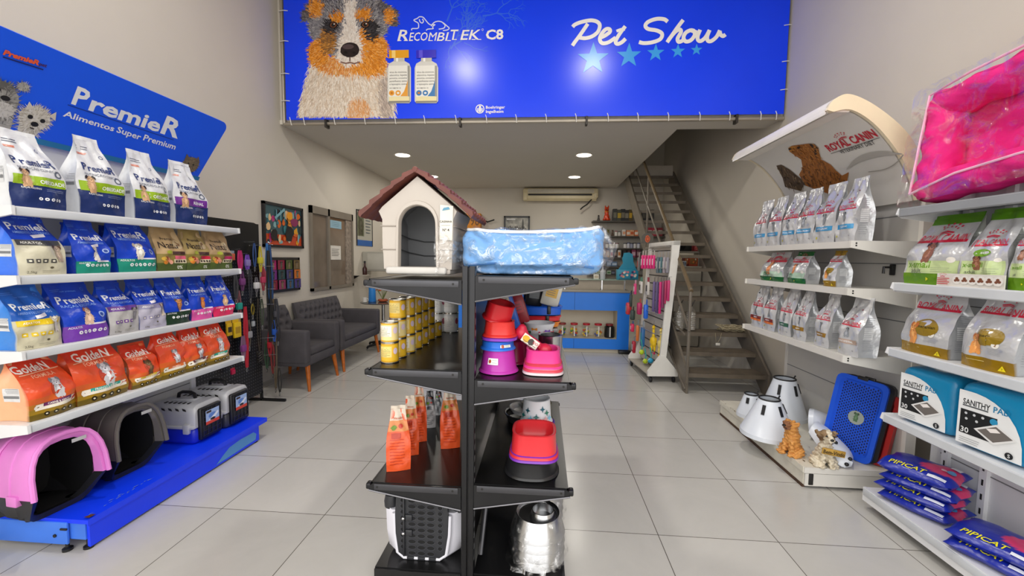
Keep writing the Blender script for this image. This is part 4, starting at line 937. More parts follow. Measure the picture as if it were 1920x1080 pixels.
# ------------------------------------------------------------------ kennels and carriers on the platform
def outline(a, hgt, n=13, e=.72):
    """half-width a, height hgt arch: points from right foot over the top to the left foot"""
    out = []
    for i in range(n):
        th = PI * i / (n - 1); c, s_ = math.cos(th), math.sin(th)
        out.append((a * math.copysign(abs(c) ** e, c), hgt * abs(s_) ** e))
    return out
def igloo(label, loc, rz, W, HT, L, top, base):
    """rounded plastic kennel, opening towards local -y"""
    t = thing('plastic_kennel', label, 'kennel', loc, rz, 'rounded plastic kennels on the blue platform')
    tm = mat('plastic_' + top[1:], top, .35, bump=.04); bm_ = mat('plastic_' + base[1:], base, .4); zb = .36 * HT
    st = ((.03, .80, .84), (0.0, .86, .90), (.0, .98, .985), (.05, 1.0, 1.0), (.25, 1.02, 1.0), (.30, .985, .975), (.55, .985, .97), (.6, .95, .94), (.85, .9, .9), (.97, .8, .82), (1.0, .6, .66))
    m = MB(); m.loops([[(x * k, y * L - (.035 if y < .02 else 0) * (1 - (z / (HT - zb))), zb + z * kz) for x, z in outline(W / 2, HT - zb)] for y, k, kz in st], False, True, False)
    m.build('top_shell', tm, t, smooth=50)
    def low(k, y, kb):
        q = []
        for i in range(13):
            u = 2 * i / 12 - 1; x = W / 2 * k * math.copysign(abs(u) ** .8, u); z = zb * (1 - (1 - abs(u) ** 5) ** .4) if abs(u) < 1 else zb
            q.append((-x * (1 - .1 * (1 - z / zb)), y * L - (.035 if y < .02 else 0) + (.10 * (1 - z / zb) * max(0, 1 - y * 3)), zb - (zb - z) * kb))
        return q
    m = MB(); m.loops([low(k * .99, y, 1 if kz > .9 else .82) for y, k, kz in st], False, True, False); m.build('base_shell', bm_, t, smooth=50)
    m = MB(); rim = [(x * .99, -.03 - .035 * (1 - z / (HT - zb)) + .02, zb + z * .985) for x, z in outline(W / 2, HT - zb)]
    m.tube(rim, .011, 8); m.build('opening_rim', tm, t)
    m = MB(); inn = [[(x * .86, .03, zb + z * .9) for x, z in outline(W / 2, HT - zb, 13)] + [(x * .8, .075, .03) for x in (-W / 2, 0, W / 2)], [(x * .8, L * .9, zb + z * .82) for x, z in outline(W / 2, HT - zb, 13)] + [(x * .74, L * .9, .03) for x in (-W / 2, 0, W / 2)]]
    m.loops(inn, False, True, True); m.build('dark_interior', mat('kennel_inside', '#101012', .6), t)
    for y in (.27, .575): MB().tube([(x * 1.005, y * L, zb + z * (.99 if y < .3 else .975)) for x, z in outline(W / 2, HT - zb)], .006, 6).build('rib_band', tm, t)
    for s_ in (-1, 1):
        for y in (.12, .7): MB().rbox(s_ * W * .5 - .012, s_ * W * .5 + .012, y * L, y * L + .06, zb - .03, zb + .018, .004).build('side_latch', tm, t)
    for (x, y) in ((-.26, .32), (.26, .32), (-.26, .85), (.26, .85)): MB().lathe([(.018, 0), (.022, .01), (.02, .03)], 10, M=Matrix.Translation((x * W, y * L, -.0))).build('foot', bm_, t)
    d = Decal(flat_fn((.0, -.012, HT * .84), (1, 0, 0), (0, 0, 1)), .002); d.rect(.02, .08, 0, .018, H('#b9b9bc'), 2, 1); d.build('inside_label', PRINT, t)
    return t
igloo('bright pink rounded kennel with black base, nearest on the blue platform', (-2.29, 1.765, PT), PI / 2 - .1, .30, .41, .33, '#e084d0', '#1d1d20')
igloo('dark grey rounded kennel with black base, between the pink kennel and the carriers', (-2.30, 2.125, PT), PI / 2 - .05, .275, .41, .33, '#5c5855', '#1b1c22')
def carrier(label, loc, rz, W, HT, L, top, base, door='#141417', sticker=True):
    """pet carrier, door towards local -y"""
    t = thing('pet_carrier', label, 'pet carrier', loc, rz, 'pet carriers on the blue platform')
    tm = mat('plastic_' + top[1:], top, .35); bm_ = mat('plastic_' + base[1:], base, .35); dm = mat('plastic_' + door[1:], door, .35); zb = HT * .42
    def ring(k, z0, z1, y, n=10, e=.35):
        up = outline(W / 2 * k, z1 - z0, 15, e); return [(x, y, z0 + z) for x, z in up]
    MB().loops([ring(.93, zb, HT * .93, .0), ring(.99, zb, HT * .985, .012), ring(1, zb, HT, .06), ring(1, zb, HT, L - .05), ring(.96, zb, HT * .97, L - .012), ring(.84, zb, HT * .9, L)], True, True, False).build('top_shell', tm, t, smooth=40)
    MB().rbox(-W / 2, W / 2, .0, L, .0, zb, .03, 3).build('base_shell', bm_, t)
    MB().rbox(-W / 2 - .008, W / 2 + .008, .004, L + .004, zb - .006, zb + .016, .006).build('rim_flange', tm, t)
    dr = MB().rbox(-W * .38, W * .38, -.022, .012, .02, HT * .88, .012, 3).build('door', dm, t)
    m = MB()
    for i in range(5): m.rbox(-W * .32 + i * W * .155, -W * .32 + i * W * .155 + .006, -.027, -.02, .04, HT * .82, .002)
    for i in range(7): m.rbox(-W * .33, W * .33, -.026, -.021, .045 + i * HT * .115, .05 + i * HT * .115, .002)
    m.build('door_grille', mat('grille_black', '#26262a', .4), dr)
    if sticker:
        d = Decal(flat_fn((0, -.0275, HT * .42), (1, 0, 0), (0, 0, 1)), .001); sw, shh = W * .24, HT * .36
        d.rect(-sw, sw, 0, shh, H('#9fb9e4'), 2, 2); d.rect(-sw, sw, 0, shh * .22, H('#d2402c'), 2, 1); d.ell(0, shh * .55, sw * .6, shh * .2, H('#5d86cf')); d.poly([(-sw * .7, shh * .25), (sw * .8, shh * .75), (sw * .9, shh * .6), (0, shh * .2)], H('#e4e9f2')); d.ell(0, shh * .3, sw * .4, shh * .09, H('#1d1d22')); d.rect(-sw * .9, -sw * .2, shh * .8, shh * .95, H('#3a2a2a'), 2, 1)
        d.build('product_sticker', PRINT, dr)
    for s_ in (-1, 1):
        m = MB()
        for i in range(5):
            for j in range(2): m.add([(s_ * (W / 2 * .995 - .010 * j + .0015), L * (.16 + .15 * i) + k, HT * (.84 - .13 * j) + zz) for k, zz in ((0, 0), (.024, .006), (.03, .022), (.006, .016))], [(0, 1, 2, 3)])
        m.build('vent_slots', DARK, t)
    for j in range(2):
        m = MB()
        for i in range(6):
            x0 = (-1 if j else 1) * W * .3; m.rbox(x0 - .014, x0 + .014, L * .2 + i * L * .1, L * .2 + i * L * .1 + .014, HT - .004, HT + .0015, .003)
        m.build('top_vents', DARK, t)
    MB().rbox(-.035, .035, L * .22, L * .72, HT - .002, HT + .01, .006).build('handle_mount', tm, t)
    MB().tube([(0, L * .28, HT + .005), (0, L * .30, HT + .038), (0, L * .38, HT + .05), (0, L * .56, HT + .05), (0, L * .64, HT + .038), (0, L * .66, HT + .005)], .011, 8).build('handle', dm, t)
    for s_ in (-1, 1): MB().rbox(s_ * W / 2 - .01 if s_ > 0 else -W / 2 - .018, s_ * W / 2 + .018 if s_ > 0 else -W / 2 + .01, .03, .07, zb - .035, zb + .03, .006).build('side_clip', tm, t)
    return t
carrier('grey pet carrier with bright blue base and black door, next to the grey kennel', (-2.285, 2.615, PT), PI / 2, .24, .27, .33, '#b5b6ba', '#1a2ab8')
carrier('pale grey pet carrier with dark grey base, far end of the blue platform', (-2.275, 2.875, PT), PI / 2, .235, .28, .33, '#bcbdc0', '#3a3b40')

# ------------------------------------------------------------------ black pegboard stand with leads
PBX = -2.72
t = thing('pegboard_stand', 'tall black perforated display stand with rounded top beyond the left shelves', 'display stand', (0, 0, 0))
prof = [(2.9, .08)] + [(3.775, .08), (3.775, 1.66)] + [(3.775 - .06 * (1 - math.cos(a)), 1.66 + .07 * math.sin(a)) for a in (.4, .8, 1.2, PI / 2)] + [(2.9, 1.735)]
def pegboard_mat():
    m = bpy.data.materials.new('perforated_black_steel'); m.use_nodes = True; N, L = m.node_tree.nodes, m.node_tree.links; b_ = N['Principled BSDF']; b_.inputs['Roughness'].default_value = .4
    tc = N.new('ShaderNodeTexCoord'); sp = N.new('ShaderNodeSeparateXYZ'); cb = N.new('ShaderNodeCombineXYZ'); vo = N.new('ShaderNodeTexVoronoi'); vo.voronoi_dimensions = '2D'; vo.inputs['Scale'].default_value = 34; vo.inputs['Randomness'].default_value = 0
    L.new(tc.outputs['Object'], sp.inputs[0]); L.new(sp.outputs[1], cb.inputs[0]); L.new(sp.outputs[2], cb.inputs[1]); L.new(cb.outputs[0], vo.inputs['Vector'])
    rp = N.new('ShaderNodeValToRGB'); rp.color_ramp.elements[0].position = .16; rp.color_ramp.elements[0].color = H('#5a5a5c') + (1,); rp.color_ramp.elements[1].position = .2; rp.color_ramp.elements[1].color = H('#0e0e10') + (1,)
    L.new(vo.outputs['Distance'], rp.inputs[0]); L.new(rp.outputs[0], b_.inputs['Base Color']); return m
MB().prism(prof, PBX - .02, PBX, 'x').build('panel', pegboard_mat(), t)
MB().box(PBX, PBX + .012, 2.9, 3.765, 1.41, 1.72).build('header_plate', mat('black_gloss_plate', '#101012', .3), t)
for y in (3.755, 2.95): MB().rbox(PBX - .25, PBX + .235, y, y + .025, .0, .025, .004).rbox(PBX - .02, PBX + .0, y, y + .025, .0, .1, .004).build('foot_bar', BLK, t)
for z in (1.32, 1.1, .95, .62, .45): MB().bar((PBX - .01, 3.77, z), (PBX + .12, 3.83, z), .0025, 6).build('hook_arm', mat('chrome_wire', '#b9bbbd', .2, metal=1.0), t)
rh = random.Random(21)
CHROME = mat('chrome_wire', '#b9bbbd', .2, metal=1.0)
def strap(name, label, cat, group, top, length, col, width=.018, spread=.014, clip=True, extra=None, axis='y', bow=0.0):
    """a lead hung double over a hook: two bands meeting at a metal clip"""
    t = thing(name, label, cat, top, 0, group); cm = mat('webbing_' + col[1:], col, .7, bump=.2, bscale=120); r = rh
    def q(s_): return Vector((0, s_, 0)) if axis == 'y' else Vector((s_, 0, 0))
    m = MB(); w = r.uniform(-.3, .3)
    left = [q(-spread * math.sin(PI * k / 8) * (1 + w * k / 8)) + Vector((bow * math.sin(PI * k / 8), 0, -length * k / 8)) for k in range(9)]
    right = [q(spread * math.sin(PI * k / 8) * (1 - w * k / 8)) + Vector((bow * math.sin(PI * k / 8) + .006, 0, -length * k / 8)) for k in range(9)]
    m.tube(left[::-1] + right, width * .62, 6, flat=.5); m.build('strap', cm, t)
    MB().tube([(0, 0, .012), (.012, 0, .014), (-.02, 0, .012), (-.05, 0, .005)] if axis == 'y' else [(0, .0, .012), (0, .05, .006)], .0028, 6).build('hook_ring', CHROME, t)
    if clip:
        MB().tube([(0, .008 * math.sin(a), -length - .022 + .022 * math.cos(a)) for a in np.linspace(0, 2 * PI, 10)], .003, 6).build('swivel_clip', CHROME, t)
    if extra:
        xm = mat('webbing_' + extra[1:], extra, .6)
        MB().rbox(-.012, .018, -.028, .028, -length * .55 - .03, -length * .55 + .03, .008).build('padding', xm, t)
    return t
def pack(name, label, cat, group, top, w, h, card, item, axis='y', d=.012, face=-1, header=.3, itemcol2=None):
    """blister pack or header card hanging from a hook; the face looks along local -y"""
    rz = {'y': PI / 2, 'x': 0, 'ny': -PI / 2}[axis]
    t = thing(name, label, cat, top, rz, group)
    MB().rbox(-w / 2, w / 2, -.001, .001, -h * header, .0, .0008, 1).build('header_card', mat('card_' + card[1:], card, .5), t)
    im = mat('toy_' + item[1:], item, .4)
    MB().rbox(-w * .42, w * .42, -d, d * .5, -h, -h * header, min(w, d) * .4, 2).build('contents', im, t)
    if itemcol2: MB().rbox(-w * .3, w * .3, -d - .002, -d + .004, -h * .8, -h * (header + .2), .002, 1).build('printed_label', mat('card_' + itemcol2[1:], itemcol2, .5), t)
    MB().tube([(0, 0, -.004), (0, .0, .006), (0, .03, .006)], .002, 6).build('hook_ring', CHROME, t)
    return t
G1 = 'leads and collars on the black pegboard stand'
def pb(x, y, X=PBX + .05): p = P(x, y, X=X); return p
def pbl(x, yt, yb): a = pb(x, yt); return a, a.z - pb(x, yb).z
for (x, yt, yb, col, ex, lab, wd) in (
        (449, 470, 505, '#b01a62', None, 'magenta short lead hanging left on the black pegboard beside the kraft food bags', .03),
        (463, 478, 505, '#6a3fa8', '#8a7ab8', 'purple collar bundle with grey buckle near the top of the black pegboard', .03),
        (476, 456, 500, '#28457a', None, 'navy blue looped lead high on the black pegboard', .014),
        (487, 462, 510, '#b7a52a', '#c9bd2f', 'yellow and grey lead with yellow tag, near the right edge of the pegboard', .016),
        (447, 545, 598, '#7a4a52', '#1f9a8e', 'reddish collar with teal ball hanging at mid height on the pegboard', .016),
        (459, 575, 690, '#b3182f', None, 'long red lead hanging below mid height on the black pegboard', .024),
        (473, 570, 590, '#8a7a2c', None, 'short brass coloured lead in the middle of the black pegboard', .012),
        (455, 630, 672, '#7c5a78', '#8a3f8c', 'mixed purple and pink lead bundle under the yellow collar pack', .026),
        (483, 560, 660, '#4a4238', None, 'thin brown cord ending in a muzzle, right side of pegboard', .006),
        (441, 515, 560, '#3a3a3e', None, 'dark grey lead beside the third left shelf end on the pegboard', .02), (453, 508, 545, '#5a2a5a', '#7a3a7a', 'plum coloured padded collar in the middle of the pegboard', .02), (468, 505, 560, '#2f2f36', None, 'thin charcoal lead in the upper middle of the pegboard', .014),
        (492, 500, 545, '#8a2a3a', '#b83a5a', 'crimson patterned collar at the right edge of the pegboard', .018), (490, 560, 610, '#3f4a3a', None, 'dark olive lead low at the right edge of the pegboard', .014), (466, 600, 650, '#5a5048', '#9a9a9e', 'taupe lead with pale buckle below the brass coloured lead', .012),
        (480, 520, 548, '#5c5a60', '#d8d8da', 'grey harness strap with white clasp beside the yellow tags', .02)):
    a, L = pbl(x, yt, yb); strap('pet_lead', lab, 'lead', G1, a, L, col, wd, extra=ex)
for (x, yt, yb, w, card, item, it2, lab) in (
        (443, 592, 633, .10, '#e2b80f', '#e8c21a', '#b58f10', 'bright yellow carded collar pack at the shelf end on the pegboard'),
        (428, 596, 630, .07, '#d0a512', '#e0b416', '#3a3010', 'yellow and black carded collar pack partly behind the orange bags'),
        (435, 470, 488, .05, '#8f9aa6', '#c8543a', None, 'small grey and red card pack at the second shelf end on the pegboard'),
        (436, 690, 702, .05, '#b0143c', '#b8184a', None, 'small dark pink pack low on the pegboard above the far carrier'),
        (474, 598, 612, .04, '#2b2f33', '#a9aeb4', None, 'tiny chrome carabiner pack on the black pegboard')):
    a, L = pbl(x, yt, yb); pack('collar_pack', lab, 'collar', G1, a, w, L, card, item, itemcol2=it2)
a, L = pbl(484, 655, 690)
mz = thing('dog_muzzle', 'dark strapped dog muzzle hanging low on the pegboard edge', 'muzzle', a, 0, None); r = random.Random(4)
for k in range(4): MB().tube([(.02 * math.cos(u) + .02, .035 * math.sin(u), -.03 - .025 * k + .01 * math.cos(2 * u)) for u in np.linspace(0, 2 * PI, 16)], .005, 6).build('strap_ring', mat('dark_leather', '#2a2522', .5), mz)
MB().tube([(.04, .0, -.02), (.045, .005, -.07), (.03, .0, -.12)], .006, 6).build('nose_strap', mat('dark_leather', '#2a2522', .5), mz)
# bundle of leads hanging off the far end of the stand
G2 = 'leads hung off the far end of the pegboard stand'
for (x, yt, yb, col, ex, wd, lab) in (
        (500, 456, 560, '#2f6aa8', None, .02, 'steel blue looped lead at the top of the bundle past the pegboard'),
        (505, 460, 590, '#1b3f6e', None, .02, 'navy lead in the bundle past the pegboard, beside the lower picture'),
        (496, 505, 528, '#c25a6a', '#c8404e', .03, 'pink and red patterned harness left of the lower picture'),
        (509, 560, 635, '#17171a', None, .03, 'wide black lead in the bundle past the pegboard'),
        (514, 600, 640, '#1f4fa8', '#2458b8', .026, 'bright blue folded harness in the bundle before the armchair'),
        (505, 620, 668, '#a01c2c', '#b0202e', .024, 'dark red harness in the bundle before the armchair'),
        (512, 560, 728, '#5f5240', None, .016, 'long brown braided lead hanging lowest before the armchair'),
        (520, 600, 640, '#26252a', None, .02, 'short black strap on the right of the lead bundle'),
        (503, 470, 640, '#141416', None, .04, 'broad black lead forming the back of the bundle past the pegboard'), (517, 560, 612, '#2f3038', '#4a4a52', .024, 'charcoal harness on the right of the lead bundle'), (499, 640, 690, '#2f4a34', None, .02, 'dark green lead low in the bundle past the pegboard'), (510, 640, 700, '#7a2a2a', None, .02, 'brick red strap low in the bundle before the armchair'),
        (523, 690, 735, '#2a2826', None, .014, 'black curved training strap at the foot of the lead bundle')):
    a = P(x, yt, Y=3.83); L = a.z - P(x, yb, Y=3.83).z; strap('pet_lead', lab, 'lead', G2, a, L, col, wd, extra=ex, axis='x')
# ------------------------------------------------------------------ right wall: far shelf unit with canopy
RXF, RXB = 1.85, 2.24; RY0, RY1 = 2.63, 3.87; RZ = (1.555, 1.268, .855)
CRM_ = mat('cream_white_steel', '#dcd9d2', .4, var=.03); CRW = mat('worn_cream_steel', '#d6d2c4', .5, var=.08, scale=9)
t = thing('shelf_unit', 'white shelf unit with three shelves of silver bags below the curved canopy', 'shelf', (0, 0, 0))
MB().box(RXB, RXB + .03, RY0, RY1, .1, 1.98).build('back_panel', mat('grey_white_panel', '#c4c2be', .5, var=.02), t)
m = MB()
for z in (.50, 1.06, 1.42, 1.72): m.box(RXB - .002, RXB, RY0, RY1, z, z + .006)
m.build('panel_seams', mat('seam_grey', '#77787a', .6), t)
for y in (RY0 - .02, RY1 - .01): MB().box(RXB - .008, RXB + .05, y, y + .03, 0, 2.0).build('upright', CRM_, t)
for z in RZ:
    sh = MB().box(RXF + .01, RXB, RY0, RY1, z - .012, z).box(RXF, RXF + .012, RY0, RY1, z - .04, z + .002).build('shelf', CRM_, t)
    for y in (RY0 - .014, RY1): MB().prism([(RXB, z + .002), (RXF - .01, z + .003), (RXF - .012, z - .038), (RXB, z - .115)], y, y + .014, 'y').build('shelf_bracket', CRM_, sh)
    m = MB()
    for k in range(2): m.lathe([(.005, 0), (.005, .003)], 8, M=Matrix.Translation((RXF + .02, RY0 - .013, z - .012 - .014 * k)) @ Matrix.Rotation(PI / 2, 4, 'X'))
    m.build('rivets', DARK, sh)
MB().rbox(RXB - .03, RXB - .005, 2.78, 2.80, 1.35, 1.42, .004).tube([(RXB - .02, 2.79, 1.40), (RXB - .07, 2.79, 1.40), (RXB - .07, 2.79, 1.36)], .008, 6).build('black_clip', BLK, t)
# canopy
t = thing('shelf_canopy', 'curved white canopy with red lettering and brown dog above the far right shelves', 'canopy', (0, 0, 0))
def arc(ctrl, k=7): return smooth_path(ctrl, k)
inner = arc([(1.70, 2.315), (1.80, 2.325), (1.93, 2.245), (2.06, 2.10), (2.15, 1.95), (2.20, 1.80)])
outer = arc([(1.665, 2.325), (1.70, 2.385), (1.785, 2.415), (1.935, 2.345), (2.11, 2.20), (2.20, 2.05), (2.235, 1.82)])
m = MB(); poly = outer + inner[::-1]
m.prism([(a, b) for a, b in inner] + [(a + .018, b + .012) for a, b in inner[::-1]], RY0 + .02, RY1 - .02, 'y'); m.build('printed_panel', mat('canopy_white', '#dfdcd6', .45, var=.02), t, smooth=50)
for y in (RY0, RY1 - .03): MB().prism(poly, y, y + .03, 'y').build('end_cap', mat('canopy_cream', '#eee0c0', .4), t, smooth=50)
m = MB(); m.prism([(a, b) for a, b in outer[:22]] + [(a - .0, b - .02) for a, b in outer[:22][::-1]], RY0 + .02, RY1 - .02, 'y'); m.prism([(1.665, 2.32), (1.672, 2.345), (1.81, 2.333), (1.80, 2.318)], RY0 + .02, RY1 - .02, 'y')
m.build('front_lip', mat('canopy_lip', '#e8e4dc', .35), t, smooth=50)
O2 = Vector((2.15, 0, 1.95)); UP2 = Vector((-.35, 0, .375)).normalized(); AL2 = Vector((0, -1, 0)); N2 = AL2.cross(UP2)
def CB(x, y):
    d = _R * ((x - 960) / FPX) - _U * ((y - 540) / FPX) + _F; tt = N2.dot(O2 - Vector((0, 0, EYE))) / N2.dot(d)
    p = Vector((0, 0, EYE)) + d * tt - O2; return (-p.y, p.dot(UP2))
inn = [((Vector((a, 0, b)) - O2).dot(UP2), (Vector((a, 0, b)) - O2).dot(N2)) for a, b in inner][::-1]
def sag(z): return float(np.interp(z, [p[0] for p in inn], [p[1] for p in inn]))
cf = lambda x, z, l: tuple(O2 + AL2 * x + UP2 * z + N2 * (sag(z) + l))
d = Decal(cf, .003, .0003)
def ctx(s, a, b, hpx, col, bold=.03):
    p = CB(*a); q = CB(*b); vs, fs, w = text2d(s, bold, 0); k = (q[0] - p[0]) / w; h = CB(a[0], a[1] - hpx)[1] - p[1]
    d._add([(p[0] + v[0] * k, p[1] + (q[1] - p[1]) * v[0] / w + v[1] * h) for v in vs], fs, col)
ctx('ROYAL CANIN', (1547, 292), (1636, 264), 16, H('#c0182f'), .03); ctx('VETERINARY DIET', (1568, 296), (1632, 278), 8, H('#4a4744'), .01)
p = CB(1571, 266); crown(d, p[0], p[1], .085, H('#c0182f')); d.line([CB(1550, 295), CB(1640, 266)], .004, H('#5d5a57'))
sp = [CB(*q) for q in smooth_path([(1582, 322), (1598, 308), (1620, 299), (1650, 294), (1686, 294)], 5)]; d.line(sp, [.004 + .035 * math.sin(PI * k / (len(sp) - 1)) for k in range(len(sp))], H('#b5b1aa')); d.line([CB(*q) for q in smooth_path([(1625, 325), (1655, 320), (1675, 310), (1688, 295)], 5)], .006, H('#a9a59e'))
d.build('lettering', PRINT, t)
d = Decal(cf, .004, .00002); r = random.Random(8)
def cp(pts, c): d.poly([CB(1360 + x / 3.272, 150 + y / 3.272) for x, y in pts], H(c))
cp([(372, 430), (395, 415), (440, 412), (490, 408), (520, 412), (545, 440), (548, 470), (560, 510), (620, 540), (660, 575), (700, 600), (740, 580), (740, 640), (660, 700), (480, 660), (430, 600), (450, 560), (440, 510), (400, 480), (375, 455)], '#a5672a')
cp([(492, 408), (525, 415), (545, 445), (540, 480), (520, 490), (515, 450)], '#3a2a1e'); cp([(372, 430), (392, 418), (420, 425), (400, 460), (375, 455)], '#c98a3a')
cp([(290, 545), (320, 540), (370, 570), (410, 600), (470, 640), (455, 690), (350, 670), (330, 620)], '#5a4632')
for k in range(700):
    x, y = r.uniform(290, 740), r.uniform(405, 690)
    ins = inpoly(x, y, [(372, 430), (440, 412), (520, 412), (548, 470), (560, 510), (660, 575), (740, 640), (480, 660), (430, 600), (440, 510), (400, 480)]); cat_ = inpoly(x, y, [(290, 545), (370, 570), (470, 640), (455, 690), (350, 670)])
    if not (ins or cat_): continue
    c = r.choice(['#b8762f', '#8d5522', '#c98a42', '#6d4420'] if ins else ['#7a6248', '#3a2e24', '#9a8262', '#54432f'])
    if ins and y > 560: c = r.choice(['#6d4420', '#8d5522', '#543218'])
    a = r.uniform(.3, 1.3); L = r.uniform(14, 34); cp([(x, y), (x + 4, y - 3), (x + L * math.cos(a), y + L * math.sin(a))], c)
cp([(425, 425), (440, 422), (445, 432), (432, 436)], '#1d140e'); cp([(376, 432), (388, 425), (392, 436), (380, 442)], '#2a1d16')
d.build('animal_print', PRINT, t)

def right_row(z, group, items, zmax, Xf):
    for (label, x0, x1, yb, yt, d, kind, o, topw) in items:
        a = P(x0, yb, X=Xf); b = P(x1, yb, X=Xf); w = a.y - b.y; zt = P((x0 + x1) / 2, yt, X=Xf + d * .5).z
        h = min(zt - z, zmax); o = dict(o)
        bag(label, group, (Xf + d / 2, (a.y + b.y) / 2, z + .001), -PI / 2 + o.pop('turn', 0), w * o.pop('ws', 1.0), h, d, kind, 1, topw, o.pop('lean', .12), o)
V = lambda a, wd, a2=None: dict(style='vet', acc=a, word=wd, acc2=a2, lz=.56, lean=.2)
right_row(RZ[0], 'silver veterinary bags with blue band on the upper far shelf', [
    ('silver bag with blue band, farthest of six under the canopy', 1411, 1434, 452, 362, .10, 'royal', V('#3f8fc0', 'ANALLERGENIC'), .8),
    ('silver bag with blue band, second from far end under the canopy', 1435, 1460, 452, 355, .10, 'royal', V('#3f8fc0', 'HYPOALLERGENIC'), .8),
    ('silver bag with blue band, third of six under the canopy, below the cat print', 1462, 1490, 452, 345, .11, 'royal', V('#3f8fc0', 'HYPOALLERGENIC'), .85),
    ('silver bag with blue band, fourth of six under the canopy, before the dog print', 1490, 1521, 450, 343, .11, 'royal', V('#3f8fc0', 'HYPOALLERGENIC'), .8),
    ('tall silver bag with blue band, second nearest of six under the canopy', 1523, 1560, 448, 325, .12, 'royal', V('#3f8fc0', 'HYPOALLERGENIC'), .85),
    ('tall silver bag with blue band, nearest of six under the canopy', 1563, 1598, 446, 319, .13, 'royal', V('#3f8fc0', 'HYPOALLERGENIC'), .8)], .40, RXF + .03)
right_row(RZ[1], 'small dog food bags on the middle far shelf', [
    ('silver bag with green foot and orange dog, far left on middle far shelf', 1424, 1465, 522, 464, .13, 'royal', dict(style='mini', foot='#1f6a34', pale='#b5d0bc', word='mini', lz=.74), .85),
    ('silver and green topped bag with orange dog, second on middle far shelf', 1474, 1506, 527, 464, .12, 'royal', dict(style='mini', foot='#1f6a34', head='#1f6a34', pale='#b5d0bc', word='mini', lz=.72), .85),
    ('silver bag with gold foot standing alone at the near end of middle far shelf', 1540, 1563, 531, 461, .12, 'royal', dict(style='gold', foot='#9a7a24', head='#9a7a24', word='Poodle', lz=.74), .85)], .235, RXF + .03)
right_row(RZ[2], 'silver veterinary bags on the lowest far shelf', [
    ('silver bag with red and orange band, farthest of six on lowest far shelf', 1405, 1427, 608, 534, .10, 'royal', V('#7a2a24', 'RENAL', '#d9702f'), .8),
    ('silver bag with red and orange band, second from far end of lowest far shelf', 1428, 1450, 614, 536, .10, 'royal', V('#7a2a24', 'RENAL', '#d9702f'), .85),
    ('silver bag with dark green band, third of six on lowest far shelf', 1456, 1480, 623, 538, .11, 'royal', V('#2a5a48', 'HEPATIC'), .85),
    ('silver bag with gold-brown band, fourth of six on lowest far shelf', 1483, 1507, 632, 544, .11, 'royal', V('#8f6a20', 'URINARY'), .8),
    ('silver bag with gold-brown band, crumpled beside the nearest bag on lowest far shelf', 1523, 1550, 643, 546, .115, 'royal', V('#8f6a20', 'URINARY S/O'), .75),
    ('large silver bag with beige band, nearest of six on lowest far shelf', 1566, 1604, 656, 552, .14, 'royal', V('#b09a8c', 'GASTRO INTESTINAL'), .85)], .36, RXF + .03)
# cream base platform
t = thing('display_platform', 'worn cream steel base platform holding the white cones and dog statuettes', 'platform', (0, 0, 0))
PX, PTR = 1.67, .135
MB().box(PX, RXB, RY0 + .01, RY1, PTR - .02, PTR).box(PX - .004, PX + .012, RY0 + .01, RY1, PTR - .035, PTR + .002).build('deck', CRW, t)
MB().box(PX + .006, PX + .018, RY0 + .02, RY1, .02, PTR - .035).build('kick_plate', CRW, t)
MB().box(PX, RXB, RY0, RY0 + .012, PTR - .035, PTR + .001).box(PX + .01, RXB, RY0 + .006, RY0 + .018, .015, PTR - .04).build('end_plate', CRM_, t)
MB().rbox(PX + .03, PX + .058, RY0 + .001, RY0 + .01, .022, PTR - .04, .004).build('dark_slot', DARK, t)
MB().box(PX + .002, PX + .018, RY0 + .02, RY1, .0, .02).build('rusty_foot_strip', mat('rusty_edge', '#4a3322', .8, var=.3, scale=14), t)
for (x, y) in ((PX + .12, RY0 + .05), (PX + .08, RY1 - .05)): MB().lathe([(.022, 0), (.022, .012), (.009, .018), (.009, .06)], 12, M=Matrix.Translation((x, y, 0))).build('levelling_foot', BLK, t)
d = Decal(flat_fn((PX, RY1, PTR), (0, -1, 0), (1, 0, 0)), .0028); r = random.Random(12)
for k in range(40):
    a, b = r.uniform(0, 1.2), r.choice([0, 0, .002, r.uniform(0, .4)]); s_ = r.uniform(.004, .014); d.poly([(a, b), (a + s_ * 2, b + .001), (a + s_ * 1.4, b + s_ * .6), (a + s_ * .3, b + s_ * .5)], H(r.choice(['#6a4a2c', '#8a7a62', '#4a3a2a'])))
d.build('rust_chips', PRINT, t)
